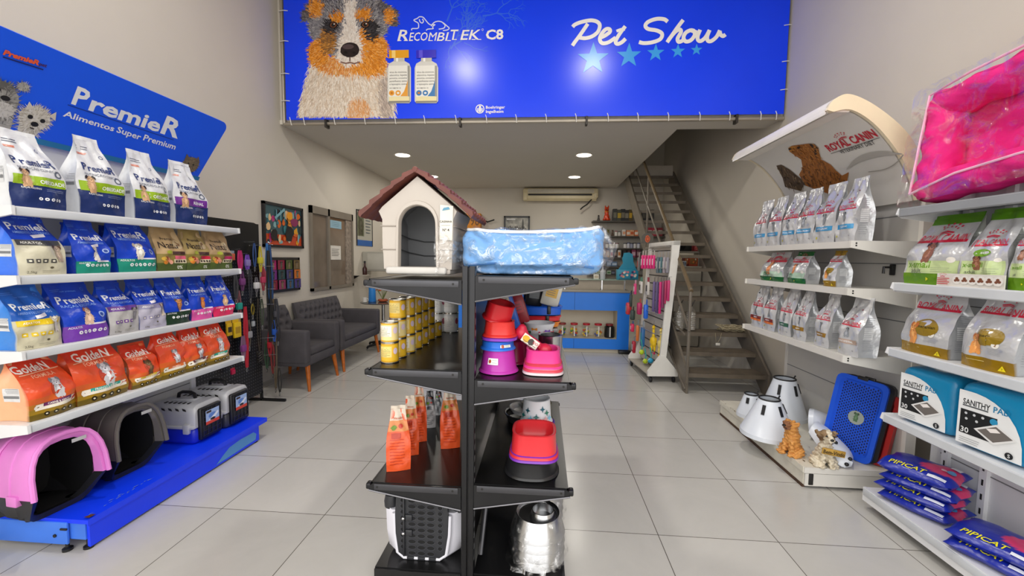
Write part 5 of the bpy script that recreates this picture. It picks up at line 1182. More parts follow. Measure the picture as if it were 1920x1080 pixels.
# ---- white cones
CONE = mat('white_cone_plastic', '#dfe5ee', .3, var=.02); BLT = mat('black_trim', '#1b1b1d', .5)
def cone(label, base, r0, r1, h, tilt=(0, 0, 0), group='white plastic pet cones'):
    t = thing('pet_cone', label, 'pet cone', base, 0, group, rot=tilt)
    MB().lathe([(r0, 0), (r0 * .985, .03), (r0 * .97, .032), (r1, h), (r1 - .004, h), (r0 * .96, .032), (r0 - .006, 0), (r0, 0)], 40, caps=(False, False)).build('cone_wall', CONE, t)
    MB().tube([(r1 * math.cos(a), r1 * math.sin(a), h) for a in np.linspace(0, 2 * PI, 28)[:-1]], .006, 6, closed=True).build('black_neck_trim', BLT, t)
    for a in (-1.25, -.25, -2.4):
        q = lambda k, o: ((r1 + (r0 - r1) * k + o) * math.cos(a), (r1 + (r0 - r1) * k + o) * math.sin(a), h * (1 - k)); tn = Vector((-math.sin(a), math.cos(a), 0)) * .011
        A, B_, C, D_ = [Vector(q(k, .004)) for k in (.12, .12, .36, .36)]; m = MB(); vs = [A - tn, A + tn, C + tn, C - tn]; n_ = Vector((math.cos(a), math.sin(a), .3)) * .004
        m.add([tuple(v) for v in vs] + [tuple(v + n_) for v in vs], [(3, 2, 1, 0), (4, 5, 6, 7), (0, 1, 5, 4), (1, 2, 6, 5), (2, 3, 7, 6), (3, 0, 4, 7)]); m.build('fastening_strap', BLT, t)
    MB().tube([(r1 * .9, 0, h), (r1 * 1.15, .01, h + .02)], .006, 6).build('strap_tail', BLT, t)
    return t
a = P(1372, 790, Z=PTR); b = P(1466, 800, Z=PTR); rc0 = (b.x - a.x) / 2
c1 = (1.705, 3.13)
cone('large white cone standing at the front of the cream platform, beside the tan dog', (c1[0], c1[1], PTR), .185, .068, .275)
cone('taller white cone behind the front one against the grey panel', (2.03, 3.52, PTR), .175, .078, .325)
cone('mostly hidden small white cone behind the front cone', (1.76, 3.50, PTR), .105, .05, .19)
cone('white cone lying on its side behind the statuettes', (2.0, 3.12, PTR + .105), .105, .055, .17, (PI / 2 * .93, 0, .9))
# opened flat cone sheet: a curved strip
t = thing('plastic_collar_sheet', 'curved white plastic sheet with black snap buttons, beside the white dog statuette', 'pet cone', (0, 0, 0))
A0, A1 = P(1525, 800, Z=PTR + .16), P(1598, 872, Z=PTR + .02)
def sheetf(u, v):
    c = A0.lerp(A1, u); c = Vector(c); e_ = max(.02, 1 - max(0, (u - .7) / .3) ** 2.4) ** .5 * max(.05, min(1, .75 + u)); W = Vector((.075, .055, .03)) * e_; k = 2 * v - 1
    return tuple(c + W * k * (1 - .1 * u * u) + Vector((-.02, -.03, .03)) * (1 - k * k) - Vector((0, 0, .0)))
m = MB(); m.grid(14, 8, sheetf); m.grid(14, 8, lambda u, v: tuple(Vector(sheetf(u, v)) + Vector((.002, .002, -.004)))); m.build('sheet', CONE, t)
for u, v in ((.55, .62), (.93, .55), (.55, .2), (.93, .15)): MB().ball(tuple(Vector(sheetf(u, v)) + Vector((-.003, -.004, .003))), (.012, .012, .012), 10, 6).build('snap_button', BLT, t)
# ---- dog statuettes
STM = pmat('painted_plaster', .6, bump=.5, bscale=90, var=.15)
def statuette(label, base, rz, k, cfn, sign=False, flop=True, nose_up=.0):
    t = thing('dog_statuette', label, 'statuette', base, rz); V_ = lambda *a: tuple(c * k for c in a)
    pts = [((0, .02, .30), (.17, .17, .26), (.25, 0, 0)), ((0, -.06, .42), (.155, .14, .2)), ((0, .10, .14), (.2, .2, .14)), ((0, -.06, .66), (.15, .15, .15)), ((0, -.10, .76), (.155, .16, .15)), ((0, -.24, .73 + nose_up), (.085, .10, .08)), ((0, -.20, .69 + nose_up * .6), (.1, .1, .07)),
           ((.09, -.16, .2), (.06, .065, .22)), ((-.09, -.16, .2), (.06, .065, .22)), ((.1, -.21, .04), (.075, .1, .045)), ((-.1, -.21, .04), (.075, .1, .045)), ((.2, .0, .1), (.09, .17, .11)), ((-.2, .0, .1), (.09, .17, .11)), ((.2, -.14, .04), (.065, .1, .045)), ((-.2, -.14, .04), (.065, .1, .045)), ((.0, .27, .08), (.05, .12, .05))]
    ears = [((.16, -.05, .78), (.05, .075, .12), (0, .5, 0)), ((-.16, -.05, .78), (.05, .075, .12), (0, -.5, 0))] if flop else [((.14, -.03, .83), (.05, .05, .06)), ((-.14, -.03, .83), (.05, .05, .06)), ((0, -.25, .75 + nose_up), (.1, .12, .09)), ((0, .0, .5), (.18, .16, .14))]
    blob([(V_(*p[0]), V_(*p[1]), *p[2:]) for p in pts + ears], .02 * k, STM, 'body', t, 3, .012 * k, 34 / k * .9, lambda c: cfn(c.x / k, c.y / k, c.z / k))
    BK = mat('statuette_black', '#120f0e', .3)
    MB().ball(V_(0, -.335 - (0 if flop else .04), .75 + nose_up), V_(.04, .03, .03), 10, 6).build('nose', BK, t)
    for s_ in (-1, 1): MB().ball(V_(s_ * .07, -.232, .80), V_(.024, .02, .024), 8, 6).build('eye', BK, t)
    MB().tube([V_(-.05, -.30, .665 + nose_up), V_(0, -.315, .655 + nose_up), V_(.05, -.30, .665 + nose_up)], .008 * k, 6).build('mouth', mat('statuette_mouth', '#4a2420', .5), t)
    if sign:
        sg = MB().rbox(-.24 * k, .24 * k, -.33 * k, -.29 * k, .38 * k, .53 * k, .01 * k).build('welcome_sign', mat('sign_wood', '#b08a3a', .6, var=.2, scale=30), t); sg.rotation_euler = (0, .12, 0)
        d = Decal(flat_fn((0, -.331 * k, .455 * k), (1, 0, 0), (0, 0, 1)), .001); d.text('Bem-Vindo', 0, 0, .09 * k, H('#2a1c0c'), .03, maxw=.44 * k); o = d.build('welcome_lettering', PRINT, sg)
    return t
def tan_c(x, y, z):
    g = .5 + .5 * math.sin(z * 60 + 8 * math.sin(x * 14)); a = np.array(H('#d99a50')); b = np.array(H('#a5682a')); c = a * (1 - .55 * g) + b * .55 * g
    if y < -.24 and z > .6: c = np.array(H('#8a5a3a'))
    return tuple(c)
def wht_c(x, y, z):
    g = .5 + .5 * math.sin(z * 50 + 10 * math.sin(x * 18)); a = np.array(H('#e0d6c0')); b = np.array(H('#b5a68a')); c = a * (1 - .5 * g) + b * .5 * g
    if abs(x) > .11 and z > .64: c = np.array(H('#6a523a'))
    if z > .78 and abs(x) > .05: c = np.array(H('#8a7050'))
    return tuple(c)
a = P(1485, 852, Z=PTR); statuette('tan wrinkled dog statuette looking up, next to the front white cone', (a.x, a.y + .01, PTR), -1.05, .262, tan_c, flop=False, nose_up=.07)
a = P(1547, 874, Z=PTR); statuette('white and grey dog statuette holding a welcome sign, at the platform edge', (a.x, a.y + .02, PTR), -.15, .262, wht_c, sign=True)
# ---- litter trays leaning on the panel
def tray(label, col, c, up, right, W, Hh, D_, mesh=True, name='litter_tray', group=None):
    t = thing(name, label, 'litter tray', (0, 0, 0), 0, group); up = Vector(up).normalized(); right = Vector(right); right = (right - up * right.dot(up)).normalized(); nrm = right.cross(up)
    M = Matrix(((right.x, -nrm.x, up.x, c[0]), (right.y, -nrm.y, up.y, c[1]), (right.z, -nrm.z, up.z, c[2]), (0, 0, 0, 1))); tm = mat('plastic_' + col[1:], col, .35)
    t.matrix_world = M
    m = MB(); rr = .04
    def rr_ring(w, h, y, r): return [(sx * (w / 2 - r) + r * math.cos(a), y, sz * (h / 2 - r) + h / 2 * 0 + r * math.sin(a)) for sx, sz, a0 in ((1, 1, 0), (-1, 1, PI / 2), (-1, -1, PI), (1, -1, 1.5 * PI)) for a in (a0, a0 + PI / 6, a0 + PI / 3, a0 + PI / 2)]
    m.loops([rr_ring(W, Hh, D_, rr), rr_ring(W, Hh, 0, rr), rr_ring(W - .05, Hh - .05, 0, rr), rr_ring(W - .075, Hh - .075, D_ * .35, rr)], True, True); m.build('tray_body', tm, t)
    if mesh:
        cm = mat('tray_grid_' + col[1:], '#1b3fb4', .45); dk = MB(); w, h = W - .08, Hh - .08; nx, nz = 17, 22
        for i in range(nx):
            for j in range(nz):
                x = -w / 2 + w * (i + .5) / nx; z = -h / 2 + h * (j + .5 + (.5 if i % 2 else 0)) / (nz + .5); a = w / nx * .36; b = h / nz * .3
                dk.add([(x - a, D_ * .35 - .002, z), (x - a * .4, D_ * .35 - .002, z - b), (x + a * .4, D_ * .35 - .002, z - b), (x + a, D_ * .35 - .002, z), (x + a * .4, D_ * .35 - .002, z + b), (x - a * .4, D_ * .35 - .002, z + b)], [(0, 1, 2, 3, 4, 5)])
        dk.build('grid_holes', mat('grid_hole_dark', '#0a1550', .6), t)
        d = Decal(lambda x, z, l: (x, D_ * .35 - .003 - l, z)); d.ell(.01, .0, .045, .045, H('#9fa8a0'), 18); d.dog(.01, 0, .06, H('#5a7a58'), H('#3a4a3c')); d.build('round_sticker', PRINT, t)
    MB().rbox(-.03, .03, -.004, .014, Hh / 2 - .012, Hh / 2 + .012, .005).build('rim_clip', BLT, t)
    return t
TL, TRr, BRr, BLl = P(1592, 698, Y=2.86), P(1676, 722, Y=2.70), P(1640, 876, Y=2.66), P(1555, 832, Y=2.80)
BT = (P(1604, 856, Z=PTR))
cc = Vector((2.07, 2.815, PTR + .272)); upv = (.17, .0, 1); rtv = (.50, -.87, -.0)
tray('blue plastic litter tray with mesh grid leaning on the panel', '#1f5ae0', cc, upv, rtv, .29, .53, .05)
tray('dark red litter tray edge behind the blue one', '#b0201f', cc + Vector((.062, -.035, -.03)), upv, rtv, .27, .46, .04, mesh=False)
tray('black litter tray between the blue and red trays', '#1b1b1e', cc + Vector((.032, -.015, .005)), upv, rtv, .28, .52, .035, mesh=False)

# ------------------------------------------------------------------ right wall: near shelf unit
NX, NXB, NY0, NY1 = 1.94, 2.26, 1.05, 2.42
t = thing('shelf_unit', 'white shelf unit nearest on the right with pink bed on its top shelf', 'shelf', (0, 0, 0))
MB().box(NXB, NXB + .03, NY0, NY1 + .06, .05, 2.05).build('back_panel', mat('pale_panel', '#d2d4d6', .5, var=.02), t)
m = MB()
for z in (.36, .8, 1.2): m.box(NXB - .002, NXB, NY0, NY1, z, z + .006)
m.build('panel_seams', mat('seam_grey', '#77787a', .6), t)
for y in (2.16, 2.36, NY0):
    u = MB().box(NXB - .02, NXB, y, y + .035, .1, 2.0).build('upright', WS, t); m = MB()
    for k in range(24): m.box(NXB - .022, NXB - .0195, y + .012, y + .02, .16 + k * .075, .19 + k * .075)
    m.build('upright_slots', DARK, u)
NZ = (1.722, 1.318, .955, .578)
for i, z in enumerate(NZ):
    sh = MB().box(NX + .01, NXB, NY0, NY1, z - .012, z).box(NX, NX + .012, NY0, NY1, z - .045, z + .002).build('shelf', WS if i else mat('grey_steel_shelf', '#8e9196', .4), t)
    MB().prism([(NX - .006, z - .04), (NX - .004, z - .004), (NX, z), (NX, z - .045)], NY0, NY1 - .01, 'y').build('price_rail', RAILG if i else mat('grey_steel_shelf', '#8e9196', .4), sh)
    MB().prism([(NXB, z), (NX, z + .003), (NX - .01, z - .03), (NX + .02, z - .05), (NXB, z - .09)], NY1, NY1 + .01, 'y').build('shelf_bracket', WS, sh)
bs = MB().box(1.89, NXB, NY0, 2.45, .108, .125).box(1.885, 1.9, NY0, 2.45, .05, .127).box(1.89, NXB, 2.438, 2.45, .05, .12).build('base_shelf', WS, t)
MB().rbox(1.878, 1.886, NY0, 2.44, .085, .122, .003).build('price_rail', RAILG, bs)
for y in (2.41, 1.2): MB().lathe([(.022, 0), (.022, .012), (.009, .018), (.009, .09)], 12, M=Matrix.Translation((1.98, y, 0))).build('levelling_foot', BLK, t)
GR = dict(style='mini', foot='#6f9f22', head='#5f9a1e', pale='#c3d49a', word='x-small', dog='#8a5a42', dark='#4a2f22', side='#c9cbc6')
right_row(NZ[1], 'green topped bags on the near right shelf', [
    ('green topped silver bag, far left under the pink bed, with brown and white dog', 1690, 1792, 524, 388, .17, 'royal', dict(GR, lz=.66, lean=.3), .85),
    ('green topped silver bag with green badge, second under the pink bed', 1795, 1876, 530, 394, .16, 'royal', dict(GR, lz=.58, badge=1, lean=.2), .8),
    ('green topped silver bag cut by the right edge under the pink bed', 1882, 1950, 536, 400, .16, 'royal', dict(GR, lz=.62, lean=.2), .85)], .36, NX + .03)
right_row(NZ[2], 'gold footed bags on the near right shelf', [
    ('silver bag with gold foot and orange pomeranian, farther of the two large ones', 1684, 1772, 652, 546, .17, 'royal', dict(style='gold', foot='#a07c16', word='Pomeranian', lz=.78, lean=.1), .9),
    ('silver bag with gold foot and orange pomeranian, nearer one at the right edge', 1795, 1896, 680, 546, .17, 'royal', dict(style='gold', foot='#a07c16', word='Pomeranian', lz=.78, lean=.1), .92)], .34, NX + .03)
t = thing('shelf_card', 'narrow white card strip with red text and kibble pictures before green bags', 'card', (0, 0, 0))
a = P(1757, 520, X=NX + .012); b = P(1884, 530, X=NX + .012); hh = .062
MB().box(NX + .012, NX + .016, b.y, a.y, NZ[1] + .001, NZ[1] + hh).build('card', PAPER, t)
d = Decal(flat_fn((NX + .012, a.y, NZ[1]), (0, -1, 0), (0, 0, 1)), .001); W = a.y - b.y
for k in range(6): d.ell(W * (.33 + .12 * k), hh * .55, hh * .34, hh * .34, H('#e8e4de'), 14); [d.ell(W * (.33 + .12 * k) + dx * hh, hh * .55 + dz * hh, hh * .12, hh * .1, H('#7a4a34'), 8) for dx, dz in ((-.1, -.06), (.1, -.04), (0, .1))]
d.lines(W * .03, W * .24, hh * .62, hh * .2, 4, H('#c23a3a'), .004); crown(d, W * .13, hh * .78, .03, RED); d.build('card_print', PRINT, t)
# ---- pads
PADB = pmat('pad_wrap', .3, bump=.35, bscale=22)
def pad(label, c, rz, W, D_, Hh, seed):
    t = thing('training_pad_pack', label, 'pad pack', c, rz, 'packs of training pads'); r = random.Random(seed); ph = [r.uniform(0, 6) for _ in range(4)]
    def srf(x, z, l=0):
        e = abs(2 * x / W) ** 4; f = abs(2 * z / Hh - 1) ** 4; return (x, -D_ / 2 * (1 - .16 * e - .12 * f) - l - .004 * math.sin(9 * x / W + ph[0]) * math.sin(7 * z / Hh + ph[1]), z)
    B_ = H('#1787b8'); m = MB()
    def body(u, v):
        a = 2 * PI * u; b = PI * v; c_, s_ = math.cos(a), math.sin(a); sb, cb = math.sin(b), -math.cos(b); p = .3
        f = lambda q, e: math.copysign(abs(q) ** e, q); w_ = .005 * math.sin(11 * u * 6.28 / 3 + ph[2]) * math.sin(8 * v + ph[3])
        return (W / 2 * f(c_, p) * f(sb, p) * (1 + w_), D_ / 2 * f(s_, p) * f(sb, p) * (1 + w_ * 3), Hh / 2 + Hh / 2 * f(cb, p))
    m.grid(40, 22, body, cu=True, col=B_); m.build('wrapped_block', PADB, t, smooth=60)
    fr = lambda x, z, l: (x, -D_ / 2 * 1.004 - l, z)
    d = Decal(fr, .001, .0003); WT = H('#e9ebec'); pts = [(-W * .46, Hh * .06), (-W * .46, Hh * .86), (-W * .3, Hh * .86)] + [(-W * .3 + W * .68 * math.sin(a), Hh * .06 + Hh * .80 * math.cos(a) ** .8) for a in np.linspace(.1, PI / 2 - .02, 9)] + [(W * .38, Hh * .06)]
    d.poly(pts, WT); d.text('SANITHY', -W * .40, Hh * .70, .085 * Hh, H('#1c1f22'), .04, align='l', maxw=W * .36); d.text('PAD', W * .0, Hh * .70, .085 * Hh, H('#1d7fae'), .04, align='l', maxw=W * .2)
    d.rect(-W * .4, -W * .06, Hh * .63, Hh * .65, H('#55585c'), 2, 1); d.rect(-W * .42, W * .06, Hh * .22, Hh * .58, H('#17191c'), 2, 2); d.ell(.02 * W, Hh * .52, .05 * W, .05 * W, H('#2a8fbc'))
    d.icons(-W * .40, -W * .06, Hh * .53, .02 * W, 3, H('#c9ccd0')); d.icons(-W * .40, -W * .12, Hh * .45, .02 * W, 2, H('#c9ccd0')); d.text('30', -W * .34, Hh * .28, .08 * Hh, WT, .03)
    d.poly([(-W * .22, Hh * .34), (W * .06, Hh * .50), (W * .32, Hh * .36), (W * .04, Hh * .2)], H('#e4e4e4')); d.poly([(-W * .17, Hh * .34), (W * .06, Hh * .47), (W * .27, Hh * .36), (W * .04, Hh * .235)], H('#6e6864')); d.poly([(-W * .06, Hh * .4), (W * .06, Hh * .44), (W * .12, Hh * .4), (0, Hh * .36)], H('#efe9e6'))
    d.ell(W * .24, Hh * .13, .05 * W, .05 * W, H('#1a1c20')); d.text('S', W * .24, Hh * .13, .05 * Hh, WT, .02); d.lines(-W * .4, -W * .1, Hh * .16, Hh * .1, 3, H('#8a8d90'), .002); d.build('front_label', PRINT, t)
    sd = lambda y, z, l: (W / 2 * 1.004 + l, y, z); d = Decal(sd, .001, .0003); d.ell(D_ * .1, Hh * .42, D_ * .3, Hh * .3, WT, 24); d.lines(-D_ * .08, D_ * .26, Hh * .6, Hh * .3, 8, H('#8d9298'), .003); d.rect(0, D_ * .18, Hh * .2, Hh * .27, H('#2a8fbc'), 1, 1); d.build('side_label', PRINT, t)
    m = MB(); m.grid(10, 4, lambda u, v: ((u - .5) * W * .8, (v - .5) * D_ * .5, Hh * (.985 + .04 * math.sin(u * 9 + seed) * math.sin(v * 5) + .02 * math.sin(PI * v)))); m.build('folded_flap', mat('white_film_flap', '#dfe3e4', .3, bump=.3, bscale=30), t)
    return t
pad('blue pack of training pads, farther of the two on the near right shelf', (2.085, 2.235, NZ[3]), -PI / 2 + .12, .28, .22, .30, 3)
pad('blue pack of training pads, nearer one at the right edge on the shelf', (2.085, 1.915, NZ[3]), -PI / 2 + .12, .29, .22, .31, 6)
# ---- litter bags
LBM = pmat('litter_bag_film', .28, bump=.3, bscale=22)
def litter(label, c, rz, W, D_, Hh, seed, group):
    t = thing('litter_bag', label, 'litter bag', c, rz, group); r = random.Random(seed); ph = [r.uniform(0, 6) for _ in range(6)]
    def body(u, v):
        x = (2 * u - 1); y = (2 * v - 1); th = ((1 - abs(x) ** 5) * (1 - abs(y) ** 4)) ** .5; return x, y, th
    def pt(u, v, s_):
        x, y, th = body(u, v); k = 1 + .03 * math.sin(5 * y + ph[0]); w_ = .08 * math.sin(6 * x + ph[1]) * math.sin(5 * y + ph[2]) + .05 * math.sin(13 * x + 9 * y + ph[3])
        return (W / 2 * x * k, D_ / 2 * y * (1 + .03 * math.sin(4 * x + ph[4])), Hh / 2 + s_ * Hh / 2 * th * (1 + w_ * .6))
    def colr(u, v):
        if .2 < v < .78 and u > .46 and (u - .78) ** 2 / .09 + (v - .5) ** 2 / .07 < 1: return H('#d8326e')
        return H('#16289a') if v < .9 else H('#1f3fb8')
    m = MB(); m.grid(26, 20, lambda u, v: (pt(u, v, 1), colr(u, v)), col='fn'); m.grid(26, 20, lambda u, v: (pt(u, v, -1), H('#16289a')), col='fn'); m.build('filled_bag', LBM, t, smooth=70)
    f = lambda a, z, l: (lambda p: (p[0], p[1] - l * .3, p[2] + l))(pt(min(.99, max(.01, .5 + a / W)), min(.98, max(.02, z / D_)), 1))
    d = Decal(f, .003, .0004); d.text('PIPICAT', -W * .10, D_ * .13, .12 * D_, H('#e8df2a'), .03, .15, maxw=W * .6); d.rect(W * .18, W * .42, D_ * .04, D_ * .10, H('#dfe3ee'), 3, 2); d.build('brand_lettering', PRINTG, t)
    e = lambda a, z, l: (lambda p: (p[0] + l, p[1] - l * .2, p[2] + l))(pt(min(.995, .5 + z / W), min(.98, max(.02, .5 + a / D_)), 1))
    d = Decal(e, .003, .0004); d.ell(0, W * .36, D_ * .1, W * .06, H('#5aa0d8'), 12); d.rect(D_ * .2, D_ * .34, W * .3, W * .42, H('#e6e8ee'), 3, 3); d.ell(-D_ * .02, W * .27, D_ * .05, W * .04, H('#f0c0d0'), 10); d.build('picture_print', PRINTG, t)
    return t
zb = .126; LG = 'flat blue litter bags stacked on the base shelf'
for k, (dx, dy, lab) in enumerate(((0, 0, 'lowest litter bag in the far stack of four'), (-.006, .012, 'second from bottom litter bag in the far stack'), (.004, .0, 'third litter bag up, under the topmost of the far stack'), (-.01, .015, 'topmost litter bag of the far stack, pink panel showing fully'))):
    litter('flat blue ' + lab, (2.045 + dx, 2.255 + dy, zb + k * .0555), -1.15 + .04 * k, .30, .25, .062 if k < 3 else .075, 30 + k, LG)
for k, lab in enumerate(('lower litter bag of the near stack of two at the right edge', 'upper litter bag of the near stack of two at the right edge')):
    litter('flat blue ' + lab, (2.03, 1.86, zb + k * .055), -1.15, .30, .25, .062, 40 + k, LG)
# ---- pink bed in clear wrap on the top shelf
PINK = mat('hot_pink_plush', '#e4127e', .8, var=.08, scale=12, bump=.25, bscale=60)
t = thing('pet_bed', 'hot pink padded pet bed in clear wrap tilted on the top right shelf', 'pet bed', (0, 0, 0))
upb = Vector((.09, .06, .58)).normalized(); rtb = Vector((.03, -1, -.02)); rtb = (rtb - upb * rtb.dot(upb)).normalized(); nb = rtb.cross(upb)
BW, BH, BD = .82, .60, .17; ob = Vector((2.045, 2.415, 1.742))
M = Matrix(((rtb.x, -nb.x, upb.x, ob.x), (rtb.y, -nb.y, upb.y, ob.y), (rtb.z, -nb.z, upb.z, ob.z), (0, 0, 0, 1)))
t.matrix_world = M
def wr(u, v, a=.006): return a * (math.sin(u * 21 + 3 * math.sin(v * 7)) + .7 * math.sin(v * 17 + 2 * math.sin(u * 9)))
def bolster(p0, p1, r0, name):
    m = MB(); p0, p1 = Vector(p0), Vector(p1); ax = (p1 - p0).normalized(); a = Vector((0, 1, 0)); b = ax.cross(a)
    def f(u, v):
        th = 2 * PI * u; k = (1 - (2 * abs(v - .5)) ** 8) ** .5 if 0 < v < 1 else .02; q = 1 + .06 * math.sin(v * 24 + math.sin(th) * 2) + .035 * math.sin(th * 4 + v * 34) + .02 * math.sin(th * 9 - v * 50)
        return tuple(p0.lerp(p1, v) + a * (math.cos(th) * BD * .52 * q * (.75 + .25 * k)) + b * (math.sin(th) * r0 * q * (.6 + .4 * k)))
    m.grid(36, 60, f, cu=True); return m.build(name, PINK, t, smooth=60)
rb = .075
bolster((0, 0, rb), (BW, 0, rb), rb, 'bolster'); bolster((0.03, 0, BH - rb), (BW, 0, BH - rb), rb, 'bolster'); bolster((rb, 0, .01), (rb, 0, BH - .01), rb, 'bolster'); bolster((BW - rb, 0, .01), (BW - rb, 0, BH - .01), rb, 'bolster')
m = MB(); m.grid(24, 16, lambda u, v: (.05 + u * (BW - .1), BD * .35 + wr(u, v, .007), .05 + v * (BH - .1))); m.grid(24, 16, lambda u, v: (.05 + u * (BW - .1), BD * .5, .05 + v * (BH - .1))); m.build('base_cushion', PINK, t, smooth=60)
m = MB(); m.grid(16, 12, lambda u, v: ((.40 + u * .36 + (v - .5) * .08), BD * .28 - .05 * (math.sin(PI * u) * math.sin(PI * v)) ** .5 + wr(u, v, .004), .14 + v * .25)); m.build('loose_pillow', mat('pale_pink_plush', '#ea4a9a', .85, bump=.25, bscale=60), t, smooth=60)
PIP = mat('pale_pink_piping', '#f2b8d4', .6)
MB().tube([(.02, -BD * .52, .04), (.035, -BD * .53, BH * .5), (.05, -BD * .52, BH - .03), (.25, -BD * .54, BH - .012), (BW * .6, -BD * .53, BH - .014), (BW, -BD * .52, BH - .015)], .006, 6).build('piping', PIP, t)
MB().tube([(.02, -BD * .52, .04), (.25, -BD * .55, .085), (.5, -BD * .55, .09), (BW, -BD * .54, .085)], .006, 6).build('piping', PIP, t)
m = MB(); m.grid(24, 14, lambda u, v: (-.03 + u * (BW + .04), -BD * .60 - .012 * math.sin(u * 13) * math.sin(v * 9), -.02 + v * (BH + .04))); m.grid(3, 14, lambda u, v: (-.03 - .012 * math.sin(v * 15), -BD * .6 + u * BD * 1.1, -.02 + v * (BH + .04)))
m.build('clear_wrap', film('clear_bed_wrap', lo=.02, hi=.4, scale=11, rough=.12), t, smooth=60)
# ------------------------------------------------------------------ centre display rack
GM = mat('dark_rack_steel', '#28282a', .28, metal=.55, var=.12, scale=8); GB = mat('black_rack_shelf', '#131314', .3, var=.1, spec=.5); GE = mat('worn_edge_steel', '#77767a', .35, metal=.7)
GY0, GY1 = 1.66, 2.72; GXC = -.299; GXL, GXR = -.722, .125
t = thing('display_rack', 'black double sided steel display rack in the middle of the shop floor', 'display rack', (0, 0, 0))
for y in (GY0, GY1 - .05):
    p = MB().rbox(-.327, -.303, y, y + .05, 0, 1.392, .004).rbox(-.297, -.273, y, y + .05, 0, 1.392, .004).box(-.305, -.295, y + .012, y + .05, 0, 1.385).build('post', GM, t)
    if y < 2:
        m = MB()
        for k in range(26): m.box(-.3275, -.3268, y + .015, y + .03, .12 + k * .049, .145 + k * .049).box(-.2732, -.2725, y + .015, y + .03, .12 + k * .049, .145 + k * .049)
        m.build('post_slots', mat('slot_bright', '#8d8d90', .4, metal=.5), p)
MB().box(-.309, -.291, GY0 + .05, GY1, .12, 1.33).build('back_panel', GB, t)
LZL = (1.333, .955, .453); LZR = (1.352, .921, .469)
def gshelf(x0, x1, z, tip):
    """shelf from the post (x0) out to x1"""
    s_ = 1 if x1 > x0 else -1
    a, b = min(x0, x1), max(x0, x1)
    sh = MB().box(a, b, GY0 + .008, GY1, z - .014, z).box(x1 - .006 if s_ > 0 else x1, x1 if s_ > 0 else x1 + .006, GY0 + .008, GY1, z - .036, z + .001).build('shelf', GB, t)
    for y in (GY0 - .002, GY1):
        MB().prism([(x0, z - .002), (x1 - s_ * .012, z - .002), (x1 + s_ * .008, z - .014), (x1 + s_ * .008, z - .03), (x0, z - tip)], y, y + .01, 'y').build('shelf_bracket', GM, sh)
    MB().tube([(x1 + s_ * .008, GY0 - .004, z - .031), (x0, GY0 - .004, z - tip)], .0035, 6).build('bracket_edge', GE, sh)
    MB().rbox(min(x1 + s_ * .0, x1 + s_ * .022), max(x1 + s_ * .0, x1 + s_ * .022), GY0 - .003, GY0 + .03, z - .03, z - .004, .006).build('bracket_tip', GM, sh)
    m = MB()
    for x in (x1 - s_ * .03, x0 + s_ * .035): m.lathe([(.005, 0), (.005, .003)], 10, M=Matrix.Translation((x, GY0 - .0025, z - .016)) @ Matrix.Rotation(PI / 2, 4, 'X'))
    m.build('bracket_screws', DARK, sh)
    MB().rbox(min(x0 + s_ * .012, x1 - s_ * .016), max(x0 + s_ * .012, x1 - s_ * .016), GY0 - .005, GY0 - .001, z - .03, z - .003, .002).build('end_flange', mat('rack_steel_light', '#4c4c50', .3, metal=.6), sh)
for z in LZL: gshelf(-.328, GXL, z, .10)
for z in LZR: gshelf(-.272, GXR, z, .105)
for (a, b) in ((GXL + .012, -.328), (-.272, GXR - .004)):
    MB().box(a, b, GY0 + .008, GY1, .052, .066).box(a, b, GY0 - .002, GY0 + .008, .01, .062).build('base_shelf', GB, t)
for (x, y) in ((-.6, 1.75), (-.05, 1.75), (-.6, 2.6), (-.05, 2.6)): MB().lathe([(.022, 0), (.022, .012), (.01, .02), (.01, .05)], 12, M=Matrix.Translation((x, y, 0))).build('levelling_foot', BLK, t)
MB().bar((-.26, 1.78, .07), (-.235, 1.95, .45), .012, 8).build('brace', mat('rack_steel_light', '#4c4c50', .3, metal=.6), t)

# ---- plastic dog house
HS = mat('dog_house_plastic', '#c4bbb1', .42, var=.02, bump=.04); HI = mat('dog_house_inside', '#8d8f92', .5); RF = mat('roof_tile_plastic', '#6d3a30', .5, var=.18, scale=14, bump=.2, bscale=40)
t = thing('dog_house', 'cream plastic dog house with brown tiled roof on the rack top', 'dog house', (-.535, 1.735, 1.352))
hw, ew, hb, hp, DD = .148, .172, .272, .415, .33     # bottom half width, eave half width, eave height, peak, depth
def radial(poly, c, n=48):
    out = []
    for i in range(n):
        a = 2 * PI * i / n + .001; dx, dz = math.cos(a), math.sin(a); best = None
        for k in range(len(poly)):
            (x1, z1), (x2, z2) = poly[k], poly[(k + 1) % len(poly)]; ex, ez = x2 - x1, z2 - z1; det = dx * -ez + dz * ex
            if abs(det) < 1e-9: continue
            s_ = ((x1 - c[0]) * -ez + (z1 - c[1]) * ex) / det; u = (dx * (z1 - c[1]) - dz * (x1 - c[0])) / det
            if s_ > 0 and -1e-6 <= u <= 1 + 1e-6: best = s_ if best is None else min(best, s_)
        out.append((c[0] + dx * best, c[1] + dz * best))
    return out
hp_ = [(-hw, .018), (hw, .018), (hw + .003, .1), (hw + .006, .11), (ew - .018, hb - .03), (ew, hb), (0, hp), (-ew, hb), (-ew + .018, hb - .03), (-hw - .006, .11), (-hw - .003, .1)]
aw, ah = .078, .215
arch = [(-aw - .004, .024), (aw + .004, .024), (aw, ah)] + [(aw * math.cos(a), ah + aw * math.sin(a)) for a in np.linspace(.15, PI - .15, 11)] + [(-aw, ah)]
cen = (0, .17); OUT = radial(hp_, cen); ARC = radial(arch, cen); big = lambda q, k: [(cen[0] + (x - cen[0]) * k, cen[1] + (z - cen[1]) * k) for x, z in q]
yv = lambda q, y: [(x, y, z) for x, z in q]
